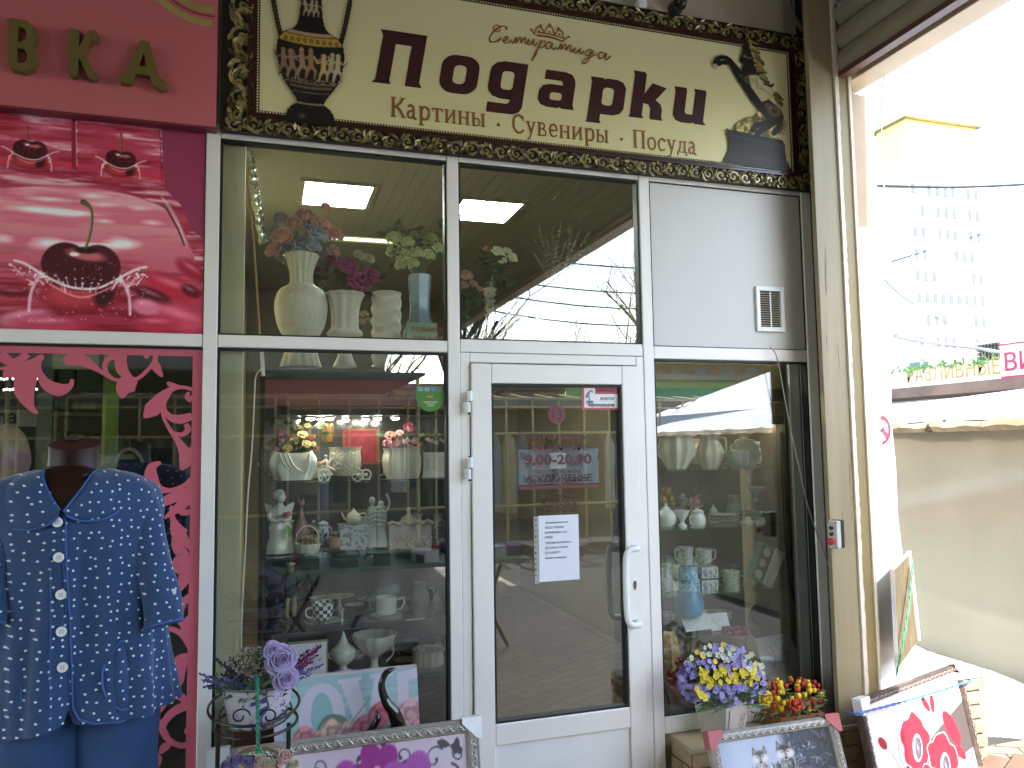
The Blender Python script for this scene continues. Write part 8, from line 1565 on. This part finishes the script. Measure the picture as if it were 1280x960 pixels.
for (px, py, r, m_) in ((358, 944, 8, 0), (352, 952, 7, 0), (335, 954, 8, 1), (322, 957, 8, 0), (312, 954, 8, 2), (296, 950, 8, 2), (340, 962, 9, 0), (304, 962, 9, 1), (326, 948, 6, 1), (284, 958, 7, 2), (366, 956, 7, 1)): g = G(); g.rose(at(px, py, -.82), r*kq, (0, -1, .5), 10); bk.part(g, 'blossom', BLS[m_][0], auto=0)
g = G(); [g.leaf(at(R.uniform(285, 355), R.uniform(948, 964), -.8), at(R.uniform(285, 355), R.uniform(944, 964), -.8), .014) for _ in range(26)]; bk.part(g, 'foliage', LEAFD, auto=0)
# small brown cabinet behind the stand and the lavender picture
g = G(); a = at(292, 900, -.3); b = at(357, 930, -.3); g.box((a.x, -.3, .1), (b.x, -.12, at(320, 897, -.3).z)); tag(bevel(g.build('brown_box', mat('red brown box', '4a2a1c', .4), smooth=False)), 'plain red brown box standing behind the wire plant stand', 'box')
def lavp():
    p = Paint(44, 50, 'a9a9a4', 2); rr = random.Random(4); nn = p.noise(10); p.put(np.clip((nn-.5)*4, 0, 1), 'c0bcb4', .6)
    for i in range(260): t = rr.random(); s_ = rr.choice((0, 0, 1)); x = 8+26*t+rr.gauss(0, 3*(1-t)+1)+s_*4; y = 38-32*t+rr.gauss(0, 2.4)+s_*14; p.el(x, y, 1.1, .8, rr.choice(['6a2a5a', '84406e', '8a78a8', '5c3050'] if not s_ else ['8a7cb0', 'a08cc0', '6c7458']), al=.9)
    return p
a, b, c = at(362, 806, .0-.02), at(408, 801, -.02), at(362, 852, -.02); b.z = a.z; 
t = T('lavender_picture', 'small picture of magenta lavender standing against the lower left of the window', 'picture', c); u = b-a; v = Vector((0, 0, c.z-a.z)); g = G(); g.box((a.x-.006, -.02, c.z), (b.x+.006, -.004, a.z+.006)); t.part(g, 'frame', mat('thin olive frame', '6a6a50', .5), smooth=False); lavp().mesh('print', a+Vector((0, -.001, 0)), u, v, print_mat('printed matt'), t.o, t.loc)
# ---- wolves picture
def wolves():
    p = Paint(170, 140, 'a9b3c8', 2, 12); nn = p.noise(40); p.put(np.clip((nn-.4)*3, 0, 1), 'b9bfd0', .6); rr = random.Random(6)
    p.put(np.clip((p.x-88)/14, 0, 1), '3a3e46', .95)
    for i in range(240):
        x, y = rr.uniform(92, 168), rr.uniform(0, 120); a = rr.uniform(0, 6.28); L = rr.uniform(4, 14); p.line([(x, y), (x+math.cos(a)*L, y+math.sin(a)*L)], rr.uniform(.5, 1.6), rr.choice(['6a7890', '8fa0b8', '23262c', 'b4c0cc', '1c1e22', '4c5a78']), .8)
    p.put(np.clip((p.x-135)/20, 0, 1), '202020', .55)
    def wolf(cx, cy, s, dk):
        for i in range(260):
            t = rr.random(); x = cx+rr.gauss(0, s*(.35+.9*t)); y = cy+s*(.5+2.4*t); p.line([(x, y), (x+rr.uniform(-1, 1)*s*.1, y+s*.35)], s*.1, rr.choice(['b9b9b6', '8f8f8d', '4a4846', 'd0d0cc', '6a6764'] if not dk else ['5a5856', '3c3a3a', '8f8f8d', 'b0b0ac', '2a2828']), .9)
        for sg_ in (-1, 1): p.poly([(cx+sg_*s*.25, cy-s*.55), (cx+sg_*s*.62, cy-s*1.3), (cx+sg_*s*.8, cy-s*.3)], '4a4642'); p.poly([(cx+sg_*s*.4, cy-s*.6), (cx+sg_*s*.6, cy-s*1.1), (cx+sg_*s*.66, cy-s*.5)], '9a928a')
        p.el(cx, cy, s*.82, s*.75, '7c7a78' if dk else 'a8a6a2', 0, .3); p.el(cx, cy-s*.35, s*.5, s*.4, '3e3c3c' if dk else '5a5652', 0, .7)
        for sg_ in (-1, 1): p.el(cx+sg_*s*.45, cy+s*.15, s*.4, s*.4, 'd2d2ce', 0, .6, .9); p.el(cx+sg_*s*.3, cy-s*.08, s*.1, s*.07, '2a2418'); p.el(cx+sg_*s*.3, cy-s*.2, s*.14, s*.07, 'c9c6c0', 0, .6)
        p.el(cx, cy+s*.35, s*.26, s*.42, 'b5b2ae', 0, .5); p.line([(cx, cy-s*.1), (cx, cy+s*.4)], s*.18, '6a6664', .8); p.el(cx, cy+s*.55, s*.13, s*.1, '141212')
    wolf(58, 32, 14, 0); wolf(96, 30, 16, 1); return p
WY = -.42; tl = at(884, 917, WY); tr = at(1043, 905, WY); tr.z = tl.z
wf_, PW, nw_ = frame_pic('wolf_picture', 'picture of two wolves in a silver ornate frame standing before the brick ledge', tl, tr, tl+Vector((.0, -.13, -.40)), .042, SILV, wolves(), [(0, 0, mat('coral red corner', 'a8585a', .5)), (1, 0, mat('coral red corner', 'b04a4c'))])
# ---- poppy picture
def poppies():
    p = Paint(240, 260, 'ddd9d8', 2, 13); K = '4c4442'; RD = 'a01e30'
    p.poly([(0, 150), (60, 118), (110, 120), (150, 96), (240, 60), (240, 150), (180, 160), (120, 190), (60, 200), (0, 230)], K); p.poly([(20, 128), (70, 104), (84, 118), (40, 150)], 'dedad8'); 
    def pop(x, y, w_, h_, ro=0):
        pts = []; n = 26
        for i in range(n): a = 2*PI*i/n; r = 1+.08*math.sin(5*a+x)+.05*math.sin(9*a+y); dx, dy = math.cos(a)*w_*r, math.sin(a)*h_*r; pts.append((x+dx*math.cos(ro)-dy*math.sin(ro), y+dx*math.sin(ro)+dy*math.cos(ro)))
        p.poly(cr(pts, 2, True), 'e0b8bc'); p.poly(cr([((a-x)*.96+x, (b-y)*.965+y) for a, b in pts], 2, True), RD)
        for i in range(4): a = i*1.7+x; p.line(cr([(x, y+h_*.3), (x+math.cos(a)*w_*.5, y+math.sin(a)*h_*.5), (x+math.cos(a)*w_*.9, y+math.sin(a)*h_*.92)], 4), .9, '8c2434', .7)
        p.el(x+w_*.05, y+h_*.2, w_*.34, h_*.46, 'd0c8d0', .2, .1); p.el(x+w_*.1, y+h_*.22, w_*.24, h_*.38, '3a343c', .2, .15)
        for i in range(16): a = i*.39; p.line([(x+w_*.08, y+h_*.2), (x+w_*.08+math.cos(a)*w_*.3, y+h_*.2+math.sin(a)*h_*.42)], .7, 'b0a8b0', .6)
    for pts in ([(44, 96), (52, 120), (66, 150), (70, 200)], [(64, 70), (60, 110), (76, 160)], [(138, 30), (140, 60), (128, 110), (130, 150)], [(160, 60), (156, 80), (170, 110)], [(100, 60), (104, 100)]): p.line(cr(pts, 5), 1.2, '6a6468', .8)
    for (x, y, a_, b_, ro) in ((28, 74, 7, 13, -.5), (146, 40, 6, 16, -.4), (162, 44, 6, 16, .1), (196, 100, 14, 38, -.3), (206, 150, 8, 16, -.5)): p.el(x, y, a_, b_, RD, ro, .1)
    pop(102, 96, 34, 52); pop(56, 172, 24, 46, .1); pop(158, 148, 36, 50, -.1); pop(110, 186, 36, 44, .1); pop(160, 216, 34, 36); pop(60, 226, 30, 30); return p
tl = at(1072, 876, -.33); tr0 = at(1197, 829, -.10); bl = at(1093, 962, -.36); dn = (bl-tl).normalized()
pf, PP, np_ = frame_pic('poppy_picture', 'sunlit picture of red poppies on white in a thin ornate frame, tied with blue rope', tl, Vector((tr0.x, tr0.y, tr0.z)), tl+Vector((.03, -.13, -.68)), .032, (mat('dark antique frame', '554842', .5, .1, var=.3, scale=40), mat('pale relief', '94887c', .5, .1, var=.4, scale=60)), poppies(), [(0, 0, mat('white plastic corner', 'e6e6e8')), (1, 0, mat('white plastic corner', 'e6e6e8'))])
br_ = T('blue_rope', 'light blue twisted rope tied across the top of the poppy picture', 'rope', at(1070, 890, -.36)); g = G(); A = at(1070, 891, -.37); B = at(1212, 850, -.14)
P_ = [A+(B-A)*(i/60)+Vector((0, -.012, -.006*math.sin(PI*i/60))) for i in range(61)]
for s_ in (0, PI): g.tube([p+Vector((0, math.cos(i*1.0+s_), math.sin(i*1.0+s_)))*.003 for i, p in enumerate(P_)], .0034, 6)
g.tube([A+Vector((-.0, -.01, 0)), A+Vector((-.012, .0, -.004)), A+Vector((-.012, .05, -.01))], .005, 6); g.tube([B+Vector((0, -.01, 0)), B+Vector((.014, .0, 0)), B+Vector((.014, .05, .01))], .005, 6)
br_.part(g, 'strand', mat('blue nylon rope', '4a6ea8', .5, var=.2, scale=60))
g = G(); [g.ell(A+Vector((.01+.004*i, -.014, -.003)), (.008, .006, .008), 8, 6) for i in range(3)]; br_.part(g, 'knot', mat('blue nylon rope', '4a6ea8'))
# ---- leaning panel with a white frame outside, green rope
ZL = .46
lp_ = T('wood_backed_picture', 'framed panel with a streaky wooden back leaning on the pillar outside, edge on', 'picture', at(1128, 835, .05)); c4 = [at(1115, 712, -.26), at(1136, 690, -.15), at(1148, 800, -.15), at(1121, 838, -.26)]
n_ = (c4[1]-c4[0]).cross(c4[3]-c4[0]).normalized(); g = G(); g.prism(c4, n_*.008); lp_.part(g, 'panel', mat('streaky ochre board', '5f543c', .7, var=.35, scale=8, stretch=(6, 6, 1), dark='7a5a5a', dthr=.6), smooth=False)
g = G(); g.tube([c4[3], c4[0], c4[1], c4[2]], .012, 4); lp_.part(g, 'frame', mat('white lacquer frame', 'd6d2d4', .4), smooth=False)
gr_ = T('rope', 'bright green twisted cord stretched down over the leaning panel outside', 'rope', at(1120, 850, 0)); g = G(); P_ = cr([at(1141, 704, -.18), at(1138, 740, -.22), at(1131, 790, -.27), at(1120, 846, -.3)], 12)
for s_ in (0, PI): g.tube([p+Vector((math.cos(i+s_), math.sin(i+s_), 0))*.003 for i, p in enumerate(P_)], .0035, 6)
gr_.part(g, 'strand', mat('bright green rope', '2f8a5a', .5, var=.2, scale=60))
# ---- freesia bucket
FY = -.13; kf = KK(FY)
bu = T('flower_bucket', 'tapering square cream bucket with printed sprigs on the brick ledge', 'bucket', at(903, 905, FY)); c = at(903, 905, FY); c.z = .3055
def sq(g, r0, r1, z0, z1, th=.05):
    for (r, z) in ((r0, z0), (r1, z1)):
        for i in range(4): a = PI/4+PI/2*i+.35; g.v.append((c.x+math.cos(a)*r, c.y+math.sin(a)*r, c.z+z))
    g.f += [(i, (i+1) % 4, 4+(i+1) % 4, 4+i) for i in range(4)]; g.f.append((3, 2, 1, 0))
g = G(); sq(g, 27*kf*1.0, 39*kf*1.0, 0, 52*kf); bb = bu.part(g, 'body', mat('cream printed card', 'b3aca0', .5, var=.08, scale=30, dark='8a8068', dthr=.66), smooth=False); sl_ = bb.modifiers.new('s', 'SOLIDIFY'); sl_.thickness = .003
def sprig():
    p = Paint(50, 60, 'b9b2a6', 2); rr = random.Random(5)
    p.put(np.clip((p.noise(14)-.5)*4, 0, 1), 'c4beb4', .6)
    for i in range(5): x = rr.uniform(8, 42); p.line(cr([(x, 50), (x+rr.uniform(-5, 5), 34), (x+rr.uniform(-9, 9), 16)], 4), .8, '8a8a60', .8); [p.el(x+rr.uniform(-8, 8), rr.uniform(14, 44), 1.4, 1.4, rr.choice(['7a6a88', 'a08050', '8a9060', '906070'])) for _ in range(6)]
    p.poly([(20, 40), (38, 40), (36, 52), (22, 52)], '8c6878', .8); p.line([(16, 44), (42, 43)], 2, '5c4658', .8); p.line([(22, 47), (36, 47)], 1, 'd0c4c4', .8); return p
a1 = PI/4+PI/2*2+.35; a2_ = a1+PI/2
def cn(a, r, z): return Vector((c.x+math.cos(a)*r, c.y+math.sin(a)*r, c.z+z))
for (A1, A2) in ((a1, a2_),):
    TL, TR, BL, BR = cn(A1, 39*kf, 52*kf), cn(A2, 39*kf, 52*kf), cn(A1, 27*kf, 0), cn(A2, 27*kf, 0); w_t = (TR-TL)*.68; st_ = TL+(TR-TL)*.16; off = ((TR-TL).cross(BL-TL)).normalized(); off = off if off.y < 0 else -off
    sprig().mesh('print', st_+(BL-TL)*.06+off*.004, w_t*.98, ((BL+(BR-BL)*.5)-(TL+(TR-TL)*.5))*.86, print_mat('printed matt'), bu.o, bu.loc)
fr_ = T('freesia_bunch', 'dense bunch of lilac, yellow and white artificial freesias in the square bucket', 'flowers', at(903, 870, FY)); rr = random.Random(14)
LC = mat('lilac floret', '958ebd', .6, var=.15, scale=90); LC2 = mat('deep lilac floret', '766ca8', .6, var=.15, scale=90); YC = mat('yellow floret', 'cdb828', .6, var=.1, scale=90); WC = mat('white green floret', 'b9c09c', .6, var=.1, scale=90)
def floret(p, r, m_, nm):
    g = G(); d = Vector((rr.uniform(-.5, .5), -1, rr.uniform(0, .9))).normalized(); e = d.cross(Vector((0, 0, 1))).normalized(); f_ = e.cross(d); a0 = rr.uniform(0, 1)
    for i in range(5): a = a0+i*2*PI/5; q = e*math.cos(a)+f_*math.sin(a); g.leaf(p, p+(q*.85+d*.5)*r, r*.8, nrm=d, curl=.2)
    g.ell(p+d*r*.15, r*.22, 6, 4); fr_.part(g, nm, m_, auto=0)
cx, cy = 903, 838
for i in range(285):
    a = rr.uniform(0, 6.28); q = rr.random()**.5; px = cx+math.cos(a)*q*57; py = cy+6+math.sin(a)*q*40+(abs(math.cos(a)*q)**2)*8
    if py > 884: py = 884-rr.random()*10
    dd = math.hypot((px-cx)/57, (py-cy)/40); y = FY-.02-.11*math.sqrt(max(0, 1-q*q))+rr.uniform(-.02, .02)
    band = (py-846-(px-cx)*-.06)
    if -12 < band < 12 and -30 < px-cx < 44 and rr.random() < .85: m_, nm = YC, 'yellow_floret'
    elif py < 828 and rr.random() < .5: m_, nm = (WC if rr.random() < .8 else YC), 'white_floret'
    elif px > cx+30 and py < 846 and rr.random() < .6: m_, nm = WC, 'white_floret'
    else: m_, nm = (LC if rr.random() < .6 else LC2), 'lilac_floret'
    floret(at(px, py, y), rr.uniform(3.4, 5.4)*kf, m_, nm)
for (px, py) in ((875, 868), (870, 862), (880, 872), (940, 840)): floret(at(px, py, FY-.12), 6.5*kf, YC, 'yellow_floret')
g = G(); rt = at(903, 872, FY)
for i in range(240): a = rr.uniform(-.3, 3.44); L = rr.uniform(.04, .19); b = rt+Vector((rr.uniform(-.05, .05), rr.uniform(-.08, .03), 0)); q = b+Vector((math.cos(a)*L, rr.uniform(-.08, .02), math.sin(a)*L*.75)); g.leaf(b+(q-b)*.3, q, .007, nrm=(0, -1, .3), curl=rr.uniform(-.1, .2))
fr_.part(g, 'foliage', mat('mid green blade', '41582c', .6, var=.3, scale=40), auto=0, kind='stuff')
# ---- tulip crate
TY = -.1; kt = KK(TY); cc = at(990, 902, TY); cc.z = .3055
ct = T('flower_crate', 'small brown slatted wooden crate on the brick ledge full of bright tulips', 'crate', cc); WOOD = mat('orange brown wood', '7a4f2c', .6, var=.2, scale=6, stretch=(1, 6, 6))
for r_ in range(2):
    for y_ in (-.075, .07): g = G(); g.box((cc.x-.12, cc.y+y_, cc.z+.004+.036*r_), (cc.x+.12, cc.y+y_+.006, cc.z+.034+.036*r_)); bevel(ct.part(g, 'slat', WOOD, smooth=False), .001, 1)
    for x_ in (-.126, .12): g = G(); g.box((cc.x+x_, cc.y-.068, cc.z+.004+.036*r_), (cc.x+x_+.0055, cc.y+.069, cc.z+.034+.036*r_)); bevel(ct.part(g, 'slat', WOOD, smooth=False), .001, 1)
for x_ in (-.119, .105):
    for y_ in (-.0745+.007, .055): g = G(); g.box((cc.x+x_, cc.y+y_, cc.z), (cc.x+x_+.013, cc.y+y_+.013, cc.z+.074)); ct.part(g, 'corner_post', WOOD, smooth=False)
tu = T('tulip_bunch', 'yellow, orange and red artificial tulips and berries filling the wooden crate', 'flowers', cc+Vector((0, 0, .03))); YT_ = mat('yellow tulip', 'c9a818', .5, var=.15, scale=40); OT = mat('orange red tulip', 'b23a1c', .5, var=.2, scale=40); RT = mat('red tulip', '8e1c1c', .5, var=.2, scale=40)
def tulip(p, r, m_):
    g = G()
    for i in range(6): a = i*PI/3+rr.uniform(-.1, .1); k0 = len(g.v); 
    g.lathe([(r*.3, -r*.8), (r*.8, -r*.3), (r*.92, r*.2), (r*.7, r*.8), (r*.5, r*1.0)], 12, c=p, flute=.1, k=3); tu.part(g, 'tulip', m_)
for i in range(84):
    a = rr.uniform(0, 6.28); q = rr.random()**.5; px = 990+math.cos(a)*q*42; py = 870+math.sin(a)*q*22; m_ = rr.choice((YT_, YT_, OT, RT) if py < 868 or px > 1000 else (YT_, OT, YT_)) if px < 1016 else rr.choice((RT, OT, RT, YT_)); tulip(at(px, py, TY-.02-.09*math.sqrt(max(0, 1-q*q))+rr.uniform(-.01, .02)), rr.uniform(3.4, 5.4)*kt, m_)
g = G(); g.rose(at(996, 880, TY-.13), 10*kt, (0, -1, .1), 10); tu.part(g, 'open_tulip', OT, auto=0); g = G(); g.rose(at(958, 874, TY-.12), 10*kt, (0, -1, .1), 10); tu.part(g, 'open_tulip', YT_, auto=0)
g = G(); rt = cc+Vector((0, -.03, .05))
for i in range(160): b = at(rr.uniform(944, 1034), rr.uniform(862, 898), TY-.06+rr.uniform(-.04, .06)); a = rr.uniform(0, 6.28); g.leaf(b, b+Vector((math.cos(a)*.05, rr.uniform(-.02, .01), math.sin(a)*.03)), .007, nrm=(0, -1, .3))
tu.part(g, 'foliage', mat('mid green blade', '41582c'), auto=0, kind='stuff')
# ---- shutter control box, its cable, no-smoking sticker
CYb = -.235; cx_ = T('shutter_control_box', 'grey control box with two black buttons and a red mushroom button on the column edge', 'control box', at(1043, 668, CYb)); k = KK(CYb); c = cx_.loc; M = Matrix.Translation(c) @ Matrix.Rotation(math.radians(-64), 4, 'Z')
g = G(); g.box((-.024, -.022, -.064), (.024, .022, .064), M); bevel(cx_.part(g, 'lid', mat('light grey plastic box', 'b0aca4', .4), smooth=False), .004); g = G(); g.box((-.026, .0225, -.066), (.026, .055, .066), M); bevel(cx_.part(g, 'base', mat('black plastic base', '1c1b1a', .5), smooth=False), .004)
for z in (.032, .004): g = G(); g.tube([M @ Vector((-.002, -.022, z)), M @ Vector((-.002, -.027, z))], .0115, 16); o = cx_.part(g, 'button_ring', CHROME); g = G(); g.tube([M @ Vector((-.002, -.027, z)), M @ Vector((-.002, -.032, z))], .009, 14); cx_.part(g, 'button', BLACKM, o)
g = G(); g.tube([M @ Vector((-.002, -.022, -.030)), M @ Vector((-.002, -.034, -.030))], .009, 12); g.tube([M @ Vector((-.002, -.034, -.030)), M @ Vector((-.002, -.044, -.030)), M @ Vector((-.002, -.048, -.030))], [.0165, .0165, .011], 18); cx_.part(g, 'emergency_button', mat('red plastic', 'b02a34', .35))
for x in (-.019, .019):
    for z in (-.058, .058): g = G(); g.tube([M @ Vector((x, -.021, z)), M @ Vector((x, -.0228, z))], .003, 8); cx_.part(g, 'screw', BLACKM)
wire('black control cable looping down behind the cream column', [(1044, 700), (1040, 716), (1042, 740), (1050, 764), (1060, 790)], .007, -.14, BLACKM)
ns = T('no_smoking_sticker', 'round red no-smoking sticker partly hidden by the column edge', 'sticker', at(1104, 537, -.137)); NY = -.143; k = KK(NY); c = at(1102, 537, NY); RED = mat('crimson sticker ring', '84182e', .5)
g = G(); g.ribbon([c+Vector((math.cos(a)*15.5*k, 0, math.sin(a)*20*k)) for a in [-PI/2+i*PI/24 for i in range(25)]], 4.6*k, th=.0006); g.ribbon([c+Vector((1*k, .0, 3*k)), c+Vector((11.5*k, 0, -12*k))], 4*k, th=.0005); ns.part(g, 'ring', RED, smooth=False)
g = G(); g.ribbon([c+Vector((x*k, .0003, 0)) for x in (-1, 6)], 5*k, th=.0004); [g.ribbon([c+Vector((x*k, .0003, -2.4*k)), c+Vector((x*k, .0003, 2.4*k))], .8*k, th=.0004) for x in (7.6, 9.6)]; g.ribbon([c+Vector((x*k, .0003, z*k)) for x, z in cr([(6, 4), (4, 8), (0, 9), (-1, 14), (3, 16), (7, 13), (8, 8)], 4)], .7*k, th=.0004); ns.part(g, 'cigarette', mat('black print', '2a2a2c', .6), smooth=False)
